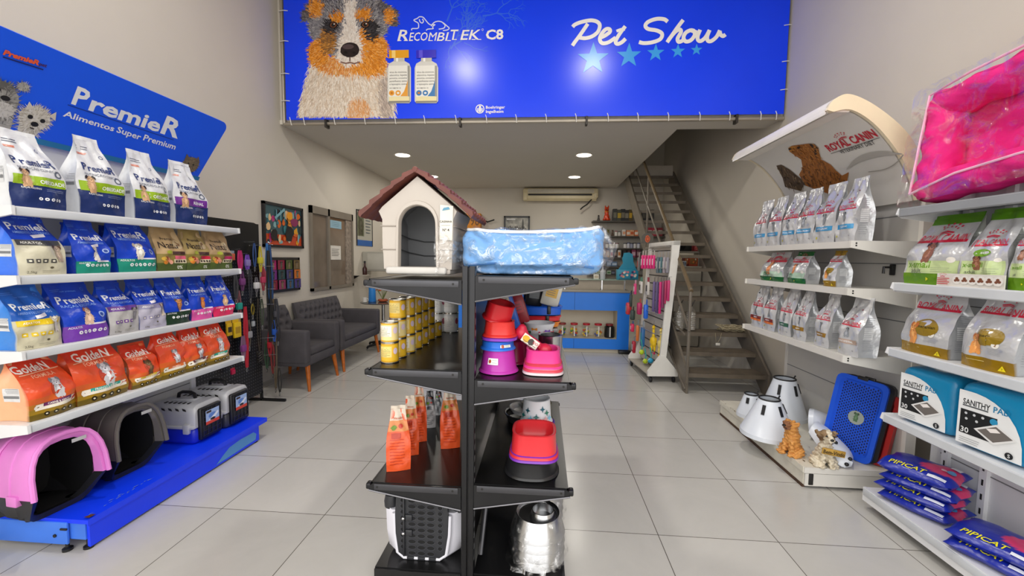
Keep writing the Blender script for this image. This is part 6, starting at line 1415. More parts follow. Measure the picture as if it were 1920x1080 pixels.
m = MB(); m.loops([yv(ARC, .024), yv(ARC, -.004), yv(big(ARC, 1.03), -.01), yv(big(ARC, 1.15), -.008), yv(big(ARC, 1.17), 0), yv(OUT, 0), yv(big(OUT, 1.012), .006), yv(big(OUT, 1.012), DD - .01), yv(OUT, DD), yv(big(OUT, .02), DD)])
m.build('house_body', HS, t, smooth=30)
m = MB(); m.loops([yv(ARC, .025), yv(big(OUT, .95), .024), yv(big(OUT, .94), DD - .02), yv(big(OUT, .02), DD - .02)]); m.build('interior_lining', HI, t, smooth=30)
MB().rbox(-.135, .128, -.02, .012, 0, .032, .01, 3).build('threshold', mat('dog_house_plinth', '#d6d2cc', .4), t)
MB().rbox(-hw + .005, hw - .005, .0, DD, 0, .03, .008).build('plinth', HS, t)
for z, e in ((.105, .0), (.205, .001)):
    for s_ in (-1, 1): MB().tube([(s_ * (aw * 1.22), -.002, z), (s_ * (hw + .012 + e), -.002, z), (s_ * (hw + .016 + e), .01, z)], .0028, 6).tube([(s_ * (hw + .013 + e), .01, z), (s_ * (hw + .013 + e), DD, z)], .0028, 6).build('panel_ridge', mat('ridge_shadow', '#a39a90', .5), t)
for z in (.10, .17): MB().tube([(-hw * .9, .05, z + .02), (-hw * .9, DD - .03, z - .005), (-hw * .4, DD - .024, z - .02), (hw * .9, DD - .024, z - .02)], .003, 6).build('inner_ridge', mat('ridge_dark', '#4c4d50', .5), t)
roof = MB()
for s_ in (-1, 1):
    ex, ez = s_ * .236, .238; px, pz = 0, hp + .012
    def rfn(u, v, lift=0):
        x = px + (ex - px) * v; z = pz + (ez - pz) * v + .012 * math.sin(PI * v); row = (v * 5) % 1; nx, nz = -(ez - pz) * s_, (ex - px) * s_; q = math.hypot(nx, nz)
        h = (lift + .012 * row * (1 if lift else .3) + .005 * math.sin(u * 2 * PI * 6) * (1 if lift else .4)); y = -.035 + u * (DD + .075)
        return (x + nx / q * h, y, z + nz / q * h)
    roof.grid(48, 30, lambda u, v: rfn(u, v, .014)); roof.grid(24, 15, lambda u, v: rfn(u, v, 0))
    for uu in (0, 1): roof.grid(1, 30, lambda u, v: rfn(uu, v, .014 * u if u else 0) if u else rfn(uu, v, 0))
    roof.grid(24, 1, lambda u, v: rfn(u, 1.0, .014 * v if v else 0))
roof.build('tiled_roof', RF, t, smooth=40)
m = MB()
for k in range(4): m.lathe([(.010, 0), (.013, .004), (.011, .1)], 12, M=Matrix.Translation((0, -.036 + k * .098, hp + .022)) @ Matrix.Rotation(-PI / 2, 4, 'X'))
m.build('ridge_cap', RF, t)
tg = MB().add([(.098, -.006, .15), (.152, -.006, .145), (.156, -.006, .29), (.10, -.006, .295)], [(0, 1, 2, 3)]).add([(.098, -.0075, .15), (.152, -.0075, .145), (.156, -.0075, .29), (.10, -.0075, .295)], [(0, 1, 2, 3)]); tg = tg.build('price_tag', mat('tag_paper', '#ece7da', .6), t)
d = Decal(flat_fn((.125, -.008, .22), (1, 0, 0), (0, 0, 1)), .0006); d.text('CASINHA', 0, .005, .009, H('#2a2826'), .02); d.text('Nº 4', 0, -.03, .011, H('#3a3836'), .02); d.rect(-.02, .02, -.012, -.011, H('#7a7874'), 2, 1); d.poly([(-.016, .05), (.018, .056), (.012, .066), (-.01, .062)], H('#5f9ab8')); d.build('tag_print', PRINT, tg)

# ---- light blue bed in a plastic bag
t = thing('pet_bed', 'light blue rolled pet bed in a clear plastic bag on the rack top', 'pet bed', (-.045, 1.872, 1.354))
BB = mat('light_blue_fabric', '#7cb0ea', .75, var=.06, scale=14, bump=.3, bscale=40); bw, bd, bh = .615, .30, .213
def bed(u, v, g=0.0, wa=1.0):
    a = 2 * PI * u; b = PI * v; c_, s_ = math.cos(a), math.sin(a); sb, cb = math.sin(b), -math.cos(b); f = lambda q, e: math.copysign(abs(q) ** e, q)
    x = (bw / 2 + g) * f(c_, .4) * f(sb, .28); y = (bd / 2 + g) * f(s_, .4) * f(sb, .28); z = bh / 2 + (bh / 2 + g * .4) * f(cb, .42)
    e = abs(2 * x / bw)
    z = z - (.020 * (1 - e ** 2) * (z / bh)) + .02 * x * z / bh + .01 * e ** 6 * z / bh
    wk = wa * (.004 * math.sin(x * 60 + 3 * math.sin(z * 40)) + .005 * math.sin(z * 70 + 2 * math.sin(x * 25)) + .003 * math.sin((x + z) * 110))
    if z < .045: y *= 1 - .12 * math.sin(PI * (z / .045))
    return (x * (1 + wk * .8), y * (1 + wk * 6), max(.002 if not g else .0, z * (1 + wk * 1.5)))
m = MB(); m.grid(110, 60, lambda u, v: bed(u, v), cu=True); m.build('bolster_body', BB, t, smooth=70)
pts = [tuple(Vector(bed(.525 + .45 * k / 24, .72)) + Vector((0, -.003, .004))) for k in range(25)]
MB().tube(pts, .0065, 8).build('white_piping', mat('white_piping', '#eef0f2', .6), t)
MB().tube([(-.27, -bd * .44, .04), (-.15, -bd * .47, .05), (0, -bd * .465, .045), (.15, -bd * .47, .05), (.26, -bd * .44, .035)], .006, 6).build('lower_seam', mat('seam_blue', '#3f6fa8', .7), t)
def bag_(u, v):
    x, y, z = bed(u, v, .008, 2.6); e = max(0, abs(2 * x / bw) - .82)
    return (x + (.10 if x > 0 else -.08) * e * (1.2 + .5 * math.sin(z * 60)), y * (1 - e * 1.2), z + e * (.02 * math.sin(z * 90)))
FILM = film('clear_bag_film', lo=.03, hi=.42, scale=26, rough=.14)
m = MB(); m.grid(90, 50, bag_, cu=True)
def tail(cx, s_, L, zc):
    def f(u, v):
        a = 2 * PI * u; k = .025 + .055 * v ** 1.3 if s_ < 0 else .07 * (1 - v) ** .7 + .012
        return (cx + s_ * L * v, (.7 if s_ > 0 else .3) * k * math.sin(a) * (1 + .3 * math.sin(3 * a + 5 * v)) - (.04 if s_ > 0 else .02 + .16 * min(1, v * 2.5)), zc + k * math.cos(a) * (1 + .35 * math.sin(4 * a + 9 * v)) + .02 * v * s_ * math.sin(7 * v))
    m.grid(18, 8, f, cu=True)
tail(-.29, -1, .11, .10); tail(.285, 1, .085, .12); m.build('plastic_bag', FILM, t, smooth=70)

# ---- yellow and white tins
TIN = pmat('tin_label', .32, spec=.5); RIMM = mat('tin_rim', '#b9b7b0', .25, metal=.9)
def tin(label, loc, group, r, h, cols, rz=0):
    t = thing('food_tin', label, 'tin', loc, rz, group); a, b, c = cols
    MB().lathe([(r, .004), (r, h * .12), (r, h * .12), (r, h * .88), (r, h * .88), (r, h - .004)], 24, cols=[H(b), H(b), H(a), H(a), H(b), H(b)], caps=(False, False)).build('printed_label', TIN, t)
    MB().lathe([(r * 1.0, 0), (r * 1.03, .001), (r * 1.03, .004), (r, .005)], 24).build('bottom_rim', RIMM, t)
    MB().lathe([(r, h - .005), (r * 1.03, h - .004), (r * 1.03, h), (r * .94, h - .001), (r * .92, h - .006), (.001, h - .006)], 24, caps=(False, False)).build('top_rim', RIMM, t)
    d = Decal(lambda x, z, l: ((r + l) * math.sin(x / r), -(r + l) * math.cos(x / r), z), .0008)
    d.rect(-r * 1.1, r * .9, h * .3, h * .82, H(c), 10, 1); d.lines(-r * 1.0, r * .8, h * .75, h * .35, 8, H('#9a8a54' if a != '#e4e5e6' else '#8f9298'), .0015); d.ell(r * 1.3, h * .6, r * .25, h * .16, H('#d9c4d8' if a != '#e4e5e6' else '#b0506a'), 12); d.build('label_print', TIN, t); return t
YG = 'yellow tins stacked on the left middle rack shelf'; base = [(725, 682), (741, 672), (759, 663), (773, 655), (786, 647), (799, 638), (813, 632)]
ZS = LZL[1] + .001; order = ['first', 'second', 'third', 'fourth', 'fifth', 'sixth', 'single last']; nst = [2, 3, 3, 3, 3, 3, 1]; lvl = ['bottom', 'middle', 'top']
for i, (x, y) in enumerate(base):
    p = P(x, y, Z=ZS); r_ = .0385
    for k in range(nst[i]):
        nm = ('yellow tin, ' + {0: 'bottom', 1: 'top'}[k] + ' of the front stack of two nearest on the rack') if i == 0 else ('lone yellow tin in front of the white tins, last in the row' if i == 6 else 'yellow tin, %s of the %s stack back along the left middle shelf' % (lvl[k], order[i]))
        pale = (i == 0 and k == 1) or (i in (1, 2) and k == (1 if i == 1 else 0))
        tin(nm, (p.x, p.y + r_ + .002, ZS + k * .0915), YG, r_, .091, ('#f0c032' if not pale else '#f2dc96', '#e0aa20', '#f6dc84' if not pale else '#f8f2e0'), rz=-.35)
WG_ = 'white tins stacked at the back of the left middle rack shelf'
for i, (x, y) in enumerate(((817, 624), (842, 624))):
    p = P(x, y, Z=ZS)
    for k in range(2): tin('white tin, %s of the %s white stack behind the yellow tins' % (lvl[k], ('left', 'right')[i]), (p.x, p.y + .052, ZS + k * .121), WG_, .048, .12, ('#e4e5e6', '#d0d2d4', '#f0f0ee'), rz=-.3)
t = thing('food_box', 'teal box at the rear of the left middle shelf beside the white tins', 'box', (-.38, 2.63, ZS)); MB().rbox(-.045, .045, -.03, .03, 0, .24, .004).build('carton', mat('teal_carton', '#1f8a80', .5), t); MB().box(-.03, .03, -.0312, -.03, .08, .2).build('carton_label', mat('pale_carton_label', '#8fc4bc', .5), t)

# ---- bowls
def bowlprof(r0, r1, h, th=.006, lip=.008): return [(.001, .0), (r0 - lip, 0), (r0, .003), (r0 - lip * .4, .010), (r0 - lip, .014), (r1 + .004, h - .006), (r1 + .006, h - .002), (r1 + .002, h), (r1 - th, h - .003), (r1 * .92, h * .45), (r1 * .8, h * .32), (.001, h * .3)]
def bowl(label, loc, col, r0, r1, h, group='plastic pet bowls on the centre rack', sq=1.0, sx=1, sy=1, rot=(0, 0, 0), name='pet_bowl', m_=None, deco=None, sticker=None, rim=None):
    bm_ = m_ or mat('bowl_plastic_' + col[1:], col, .28, spec=.5)
    plain = not (rim or deco or sticker)
    t = None if plain else thing(name, label, 'bowl', loc, 0, group, rot=rot)
    w_ = MB().lathe(bowlprof(r0, r1, h), 40, sq=sq, sx=sx, sy=sy, caps=(False, False)).build(name if plain else 'bowl_wall', bm_, t, smooth=40)
    if plain: w_.location = loc; w_.rotation_euler = rot; return tag(w_, label, 'bowl', group)
    if rim: MB().lathe([(r0 - .006, -.014), (r0 + .001, -.012), (r0 + .002, -.002), (r0 - .006, .001)], 40, sq=sq, sx=sx, sy=sy, caps=(False, False)).build('base_rim', mat('bowl_plastic_' + rim[1:], rim, .28), t)
    f = lambda x, z, l: ((r0 + (r1 - r0) * z / h + l + .002) * math.sin(x / r0), -(r0 + (r1 - r0) * z / h + l + .002) * math.cos(x / r0) * sy, z)
    if sq == 1.0 and (deco or sticker):
        d = Decal(f, .002, .0003)
        if sticker: d.rect(sticker[0] - .026, sticker[0] + .026, h * .42, h * .68, H('#f1f0ee'), 6, 1); d.ell(sticker[0] - .015, h * .55, .007, .008, H('#b0502a'), 10); d.lines(sticker[0] - .004, sticker[0] + .022, h * .6, h * .5, 2, H('#9fb59a'), .002)
        if deco == 'geo':
            for (x, z, c) in ((-.05, .6, '#1f4f5c'), (-.03, .3, '#7fc4e0'), (.0, .38, '#1f6a6a'), (.035, .68, '#1f5f72'), (.06, .52, '#2f7a62'), (.05, .28, '#e0a8a8'), (.075, .3, '#7fc4e0'), (-.075, .38, '#1f6a6a'), (.02, .2, '#e6b8b4')): k = .017; z = z * h; d.poly([(x - k, z), (x - k * .2, z + k * .3), (x, z + k), (x + k * .3, z + k * .2), (x + k, z), (x + k * .2, z - k * .3), (x, z - k), (x - k * .3, z - k * .3)], H(c))
        if deco == 'bones':
            for (x, z, c) in ((-.05, .5, '#2f6a4a'), (-.02, .7, '#e08a2a'), (.01, .5, '#c23a6a'), (.035, .6, '#7a4ab0'), (.06, .5, '#c22a3a'), (-.075, .7, '#e8b02a')):
                z = z * h; d.rect(x - .008, x + .008, z - .003, z + .003, H(c), 2, 1); [d.ell(x + a, z + b, .004, .004, H(c), 8) for a in (-.009, .009) for b in (-.003, .003)]
        d.build('printed_marks', PRINTG, t)
    return t
ZR2 = LZR[1] + .001
def at(x, y, z, r=0): p = P(x, y, Z=z); return (p.x, p.y + r, z)
bowl('magenta flared bowl at the bottom of the stack next to the rack post', at(931, 704, ZR2, .085), '#c03ab0', .090, .064, .105, sticker=(-.02,))
bowl('bright blue round bowl upside down on the magenta bowl', (at(931, 704, ZR2, .085)[0] - .004, at(931, 704, ZR2, .085)[1], ZR2 + .100), '#2a6fd6', .080, .066, .042, sticker=(.045,))
b0 = at(931, 704, ZR2, .085)
bowl('red square bowl with purple foot stacked on the blue bowl', (b0[0] + .004, b0[1], ZR2 + .158), '#d8302c', .078, .060, .070, sq=.75, rim='#8a3fc0')
bowl('red square bowl tipped on its side at the top of the stack', (b0[0] - .012, b0[1] + .01, ZR2 + .228), '#c01f28', .068, .056, .085, sq=.7, rot=(0.2, .22, .3))
c0 = at(1018, 706, ZR2, .088)
bowl('white square bowl lowest in the pink stack at the shelf corner', c0, '#ecdfe4', .092, .078, .03, sq=.62)
bowl('red square bowl between the pink and white ones at the shelf corner', (c0[0], c0[1], ZR2 + .012), '#dc4a5c', .090, .078, .04, sq=.62)
bowl('hot pink square bowl on top of the stack at the shelf corner', (c0[0], c0[1], ZR2 + .026), '#ec3f94', .088, .070, .082, sq=.62)
bowl('maroon flared bowl behind the magenta stack', at(962, 690, ZR2, .13), '#8e1640', .088, .062, .11, sq=1)
bowl('blue round bowl behind the tipped red bowl', (at(967, 660, ZR2, .26)[0], at(967, 660, ZR2, .26)[1], ZR2), '#1f4fc8', .07, .085, .16)
bowl('white bowl printed with coloured bones behind the red toy pack', (-.01, 2.12, ZR2 + .09), '#dfe1e6', .062, .075, .085, deco='bones')
bowl('grey clear bowl under the bone printed bowl', (-.01, 2.12, ZR2), '#9a9a9e', .075, .065, .09)
SST = mat('bright_steel', '#c4c5c7', .25, metal=1.0, var=.03)
bowl('wrapped steel bowl beside the bone printed bowl, near the shelf edge', (.045, 1.98, ZR2), '#c4c5c7', .062, .055, .14, m_=SST)
# red toy pack
t = thing('toy_pack', 'red dumbbell toy in printed wrap lying over the pink bowls', 'toy pack', tuple(P(1000, 640, Y=1.83)), 0, None, rot=(0, .58, -.15))
TOYR = mat('red_toy', '#d42a4a', .35)
blob([((-.065, 0, 0), (.032, .03, .03)), ((.065, 0, 0), (.032, .03, .03)), ((0, 0, 0), (.07, .018, .018)), ((-.075, 0, .022), (.02, .02, .018)), ((.075, 0, -.02), (.02, .02, .018))], .006, TOYR, 'dumbbell_toy', t, 2)
d = Decal(lambda x, z, l: (x, -.033 - l, z)); d.rect(-.05, .03, -.02, .02, H('#efe6dc'), 3, 2); d.ell(-.03, .0, .018, .016, H('#e0b02a')); d.ell(-.005, 0, .014, .016, H('#3a3432')); d.text('DOG', .022, .006, .012, H('#c22a3a'), .03); d.lines(-.04, .03, -.01, -.018, 2, H('#5a5450'), .002); d.build('printed_wrap', PRINTG, t)
# packs and trays behind
def upright_pack(label, px, py, Y, w, h, d_, col, col2, rot=(0, 0, 0), cat='pack', name='toy_pack'):
    p = P(px, py, Y=Y); t = thing(name, label, cat, tuple(p), 0, 'packs behind the bowls on the right rack shelf', rot=rot)
    MB().rbox(-w / 2, w / 2, -d_ / 2, d_ / 2, 0, h, min(d_, w) * .3, 2).build('pack_body', mat('pack_' + col[1:], col, .35), t); dd = Decal(lambda x, z, l: (x, -d_ / 2 - l, z)); dd.rect(-w * .3, w * .3, h * .35, h * .72, H(col2), 2, 2); dd.lines(-w * .25, w * .25, h * .62, h * .45, 3, H('#55585c'), .003); dd.build('pack_label', PRINTG, t); return t
upright_pack('blue tall pack tilted left behind the red bowls', 962, 618, 1.99, .085, .25, .04, '#1f5fc8', '#d8d6cc', (0, -.30, 0))
upright_pack('dark red bag tilted between the blue pack and the tray stack', 982, 606, 2.14, .075, .17, .04, '#9a1f2c', '#c24a52', (0, -.32, 0))
upright_pack('black and silver bag high at the back of the right shelf', 1000, 573, 2.45, .10, .13, .04, '#2a2c30', '#5a6068', (0, .1, 0))
upright_pack('white bag with yellow and green picture at the shelf end', 1028, 573, 2.40, .11, .15, .045, '#d8d4c8', '#d9a82a', (0, .25, 0))
upright_pack('blue card pack hanging low at the back right of the shelf', 990, 575, 2.58, .06, .14, .03, '#1f7fd0', '#20242c', (0, .0, 0))
TG = 'coloured plastic trays stacked at the back of the right rack shelf'
for k, (c, lab) in enumerate((('#e0862a', 'orange tray lowest in the coloured tray stack'), ('#d8303c', 'red tray in the middle of the coloured tray stack'), ('#1f62d8', 'blue tray on top of the coloured tray stack'))):
    p = P(1012, 604, Y=2.42); t = thing('feeding_tray', lab, 'tray', (p.x - .005 + .004 * k, p.y, p.z - .02 + .034 * k), .05 * k, TG)
    hh = .034 if k < 2 else .055
    MB().lathe([(.10, 0), (.115, .006), (.12, hh - .008), (.126, hh - .004), (.122, hh), (.112, hh - .004), (.10, .012), (.001, .012)], 32, sq=.5, sx=1, sy=.75, caps=(True, False)).build('tray_body', mat('bowl_plastic_' + c[1:], c, .28), t)
    MB().rbox(.03, .05, -.1, -.085, hh * .2, hh + .004, .004).build('black_clip', BLK, t)
bx = thing('storage_box', 'clear grey storage box under the coloured tray stack', 'box', (P(1012, 604, Y=2.42).x, 2.42, ZR2)); hbx = P(1012, 604, Y=2.42).z - .022 - ZR2; MB().rbox(-.10, .10, -.08, .08, 0, hbx, .012).build('box_body', mat('grey_box', '#6d6d70', .35), bx); MB().rbox(-.105, .105, -.085, .085, hbx - .02, hbx, .006).build('box_lid', mat('grey_box_lid', '#8a8a8e', .35), bx)
# lower right shelf
ZR3 = LZR[2] + .001
g0 = at(995, 905, ZR3, .105)
bowl('glossy black wide bowl under the red square bowl', (g0[0], g0[1] + .02, ZR3), '#232325', .125, .108, .075, sq=.85)
bowl('purple square bowl between the black and the red bowls', (g0[0] + .01, g0[1] + .01, ZR3 + .078), '#7d35b4', .112, .10, .03, sq=.62)
bowl('large red square bowl on the lower right rack shelf', (g0[0] + .01, g0[1] + .01, ZR3 + .09), '#e0343c', .110, .092, .105, sq=.62)
p = P(1004, 800, Y=2.0)
bowl('white melamine bowl printed with teal shapes, behind the red bowl', (p.x + .004, 2.02, ZR3 + .145), '#e2e6ec', .082, .062, .118, deco='geo')
bowl('deep purple bowl under the white patterned bowl', (p.x + .014, 2.02, ZR3 + .075), '#5a2fb0', .084, .076, .07)
bowl('red bowl under the purple one behind the large red bowl', (p.x - .005, 2.04, ZR3), '#c82430', .098, .085, .075)
bowl('dark grey shallow bowl at the back of the lower right shelf', (-.10, 2.38, ZR3), '#3a3a3d', .09, .105, .05)
bowl('dark olive bowl at the back of the lower right shelf, under the tray', (-.02, 2.42, ZR3), '#4a4a2f', .10, .085, .10)
bowl('pale grey dish tilted on the dark bowl at the rear of the lower shelf', (-.09, 2.36, ZR3 + .055), '#c9cacc', .07, .085, .035)
# steel bowls on the base, in plastic
SG_ = 'wrapped steel bowl stacks on the rack base'
def steel_stack(label, loc, k, n, wrap=True):
    t = thing('steel_bowl_stack', label, 'bowl', loc, 0, SG_)
    for i in range(n):
        z = i * .040 * k; MB().lathe([(.118 * k, z), (.125 * k, z + .004), (.123 * k, z + .012), (.100 * k, z + .085 * k), (.098 * k, z + .088 * k), (.093 * k, z + .085 * k), (.088 * k, z + .072 * k)] + ([(.001, z + .066 * k)] if i == n - 1 else []), 40, caps=(False, False)).build('steel_bowl', SST, t, smooth=50)
    z = (n - 1) * .040 * k + .064 * k
    MB().lathe([(.0905 * k, z + .0125 * k), (.086 * k, z + .0055 * k), (.001, z + .0035 * k)], 40, caps=(False, False)).build('top_dish', mat('brushed_steel_dish', '#b9babc', .55, metal=.6), t)
    MB().lathe([(.062 * k, z), (.050 * k, z + .040 * k), (.046 * k, z + .040 * k), (.043 * k, z + .006), (.001, z + .006)], 32, caps=(False, False), M=Matrix.Translation((.022 * k, -.012, 0))).build('inner_cup', SST, t, smooth=50)
    if wrap:
        m = MB(); Ht = (n - 1) * .040 * k + .080 * k
        def f(u, v):
            a = 2 * PI * u; r = (.136 - .032 * v) * k + .008 * math.sin(7 * a + 9 * v) * math.sin(5 * v * PI) + .006 * math.sin(13 * a - 6 * v) + (.022 * max(0, math.cos(a + 2.4)) ** 6 * (1 - v)); return (r * math.cos(a), r * math.sin(a), Ht * v + .004)
        m.grid(64, 14, f, cu=True); m.build('plastic_wrap', FILM2, t, smooth=70)
FILM2 = film('crinkled_bowl_wrap', lo=.02, hi=.4, scale=22, rough=.1)
steel_stack('front stack of shiny steel bowls in clear wrap at the bottom of the rack', (.0, 1.81, .067), 1.0, 4)
steel_stack('rear stack of wrapped steel bowls behind the front one on the rack base', (.015, 2.12, .067), .95, 5)
# ---- orange pouches on the lower left shelf
ZL3 = LZL[2] + .001
def slim(label, x0, x1, yb, yt, Y, cols, group, rz):
    a, b = P(x0, yb, Y=Y), P(x1, yb, Y=Y); h = P((x0 + x1) / 2, yt, Y=Y).z - ZL3; w = (b.x - a.x) * 1.02; t = thing('treat_pouch', label, 'treat pouch', ((a.x + b.x) / 2, Y, ZL3), rz, group); BAGN[0] += 1
    pz = Pouch(w, h, w * .55, .62, .7, BAGN[0], wr=.0035); pz.body([(0, .62, cols[0]), (.62, .78, cols[1]), (.78, 1, cols[2])], cols[0]).build('pouch_body', BAGM, t, smooth=50); pz.seal(cols[2]).build('top_seal', BAGM, t)
    d = Decal(pz.F, .0015, .0002); d.lines(-w * .36, w * .3, .5 * h, .12 * h, 9, H(cols[3]), .0025); d.rect(-w * .3, w * .1, .52 * h, .6 * h, H(cols[3]), 3, 2); d.ell(-w * .2, .68 * h, .12 * w, .1 * w, H('#6f8f2a'), 10, .2); d.ell(.1 * w, .7 * h, .1 * w, .09 * w, H('#c23a2a'), 10); d.text('biscoito', 0, .82 * h, .1 * w, H('#c2562a'), .02, maxw=.4 * w); d.build('back_print', BAGM, t); return t
OC = ('#e5582a', '#d8874a', '#d9cbb8', '#b8361a'); GG = 'orange treat pouches on the lower left rack shelf'
slim('orange treat pouch nearest on the lower left rack shelf, pale top', 727, 768, 880, 766, 1.79, OC, GG, .35)
slim('orange treat pouch right behind the nearest one', 757, 784, 842, 745, 1.93, OC, GG, .35)
slim('orange treat pouch third in the row, tallest pale top', 774, 799, 812, 722, 2.08, OC, GG, .35)
slim('orange treat pouch standing apart close to the rack post', 827, 861, 822, 728, 2.03, OC, GG, .3)
GC = ('#b8b9bb', '#7d7f84', '#23252c', '#5c5f66')
slim('grey and black treat pouch behind the third orange pouch', 797, 816, 790, 735, 2.26, GC, 'grey treat pouches at the back', .3)
slim('grey and black treat pouch further back, beside the first grey one', 815, 830, 768, 728, 2.45, GC, 'grey treat pouches at the back', .3)
# ---- large carrier with black door on the base
t = thing('pet_carrier', 'white and black pet carrier with oval pierced black door on the rack base', 'pet carrier', (-.518, 1.745, .067))
W, Hh = .25, .335; WP_ = mat('carrier_white', '#e2e1ea', .35); BK_ = mat('carrier_charcoal', '#2c2d31', .4); TOPG = mat('carrier_dark_top', '#3c4442', .4)
def dring(y, k, z0=.0): return [(x, y, z) for x, z in ((-W / 2 * k * .72, z0), (W / 2 * k * .72, z0), (W / 2 * k * .94, z0 + .03), (W / 2 * k, .10), (W / 2 * k * 1.02, .2), (W / 2 * k * 1.02, .215), (-W / 2 * k * 1.02, .215), (-W / 2 * k * 1.02, .2), (-W / 2 * k, .10), (-W / 2 * k * .94, z0 + .03))]
MB().loops([dring(0, 1.12), dring(.03, 1.42), dring(.34, 1.42), dring(.38, 1.2)], True, True).build('base_shell', WP_, t, smooth=40)
MB().rbox(-W * .58, W * .58, .03, .36, .2, .345, .05, 4).build('top_shell', TOPG, t)
dr = MB(); dp = [(-.078, .008), (.078, .008), (.105, .03), (.118, .12), (.120, .22), (.112, .33), (-.112, .33), (-.120, .22), (-.118, .12), (-.105, .03)]; dr.prism(dp, -.022, -.004, 'y'); dr = dr.build('door', BK_, t)
m = MB(); h_ = MB()
for j in range(11):
    for i in range(5):
        x = -.085 + i * .0425; z = .032 + j * .0272
        if abs(x) > .09 - .02 * (j == 0): continue
        rx = .0185 if 0 < i < 4 else .011; ell = [(x + rx * math.cos(a), z + .0105 * math.sin(a)) for a in np.linspace(0, 2 * PI, 15)[:-1]]
        m.add([(a, -.0225, b) for a, b in ell], [tuple(range(14))]); h_.tube([(a, -.023, b) for a, b in ell], .0016, 5, closed=True)
m.build('oval_openings', mat('carrier_hole', '#0b0b0d', .8), dr); h_.build('opening_rims', mat('carrier_rim', '#3f4046', .35), dr)
MB().rbox(-.082, -.074, -.034, -.022, .02, .33, .003).build('door_rod', BK_, dr)
for z in (.13, .20):
    MB().ball((-.078, -.036, z), .008, 10, 8).build('latch_pin', SST, dr); MB().rbox(-.072, -.04, -.032, -.022, z - .016, z + .014, .006).build('latch', BK_, dr)
m = MB(); m.tube([(-.128, -.012, .21), (-.125, -.014, .12), (-.112, -.016, .03), (-.082, -.018, .0075), (.082, -.018, .0075), (.112, -.016, .03), (.125, -.014, .12), (.128, -.012, .21)], .008, 8); m.build('white_door_frame', WP_, t)
for s_ in (-1, 1): MB().lathe([(.012, 0), (.034, .004), (.036, .03), (.030, .06), (.012, .064)], 18, M=Matrix.Translation((s_ * .158, .045, .205)) @ Matrix.Rotation(-s_ * .0, 4, 'Z')).build('corner_clamp', BK_, t)
for x in (-.05, .0, .05): MB().rbox(x - .018, x + .018, -.026, -.01, .0, .014, .003).build('hinge', BK_, t)
# ------------------------------------------------------------------ armchair and loveseat
FAB = mat('charcoal_suede', '#4a474b', .9, var=.10, scale=10, bump=.2, bscale=150); LEGW = mat('varnished_wood_leg', '#b5601c', .35, var=.2, scale=18)
def seat(name, label, cat, y0, y1, nleg):
    t = thing(name, label, cat, (-2.74, (y0 + y1) / 2, 0)); W = (y1 - y0) / 2; xf, xb = .32, -.33    # local +x faces the aisle
    fr = MB().rbox(xb, xf - .006, -W + .006, W - .006, .27, .37, .02).build('seat_base', FAB, t)
    MB().rbox(xb + .1, xf - .01, -W + .10, W - .10, .36, .455, .035, 3).build('seat_cushion', FAB, t)
    for s_ in (-1, 1): MB().rbox(xb + .02, xf, s_ * W - (.1 if s_ > 0 else 0), s_ * W + (0 if s_ > 0 else .1), .30, .65, .022, 3).build('armrest', FAB, t)
    bm = MB(); n = max(4, int((y1 - y0 - .1) / .11)); z0, z1 = .40, .84
    def bk(u, v):
        y = -W + .05 + u * (2 * W - .1); z = z0 + v * (z1 - z0); i = u * n * 2; j = v * 7
        dd = sum(math.exp(-((u * n - a - (.5 if b % 2 else 0)) ** 2 + ((v * 5 - b - .6) * .9) ** 2) * 14) for a in range(n + 1) for b in range(5)); e = min(1, min(u, 1 - u) * 14) * min(1, min(v, 1 - v) * 10)
        return (-.19 - .13 * v + (.045 - .03 * dd) * e ** .5, y * (1 - .03 * v), z)
    bm.grid(n * 8, 34, bk); bm.grid(8, 4, lambda u, v: (-.25 - .10 * v, (-W + .05 + u * (2 * W - .1)) * (1 - .03 * v), z0 + v * (z1 - z0)))
    for uu in (0, 1): bm.grid(2, 10, lambda u, v: tuple(Vector(bk(uu, v)).lerp(Vector((-.25 - .10 * v, bk(uu, v)[1], z0 + v * (z1 - z0))), u)))
    bm.grid(n * 4, 2, lambda u, v: tuple(Vector(bk(u, 1)).lerp(Vector((-.35, bk(u, 1)[1], z1)), v)))
    b = bm.build('backrest', FAB, t, smooth=60)
    m = MB()
    for a in range(n + 1):
        for c in range(5):
            u = (a + (.5 if c % 2 else 0)) / n; v = (c + .6) / 5
            if .02 < u < .98: p = bk(u, v); m.ball((p[0] + .004, p[1], p[2]), (.006, .009, .009), 8, 5)
    m.build('tuft_buttons', FAB, b)
    for (sx, sy) in ((1, -1), (1, 1), (-1, -1), (-1, 1)):
        x, y = (xf - .04 if sx > 0 else xb + .08), sy * (W - .09); MB().tube([(x, y, .275), (x + sx * .035, y + sy * .03, 0)], [.026, .015], 12).build('leg', LEGW, t)
    return t
seat('armchair', 'charcoal tufted armchair with wooden legs just past the pegboard stand', 'armchair', 4.02, 4.74, 4)
seat('loveseat', 'wider charcoal tufted two seat sofa under the sliding window', 'sofa', 4.78, 5.98, 4)
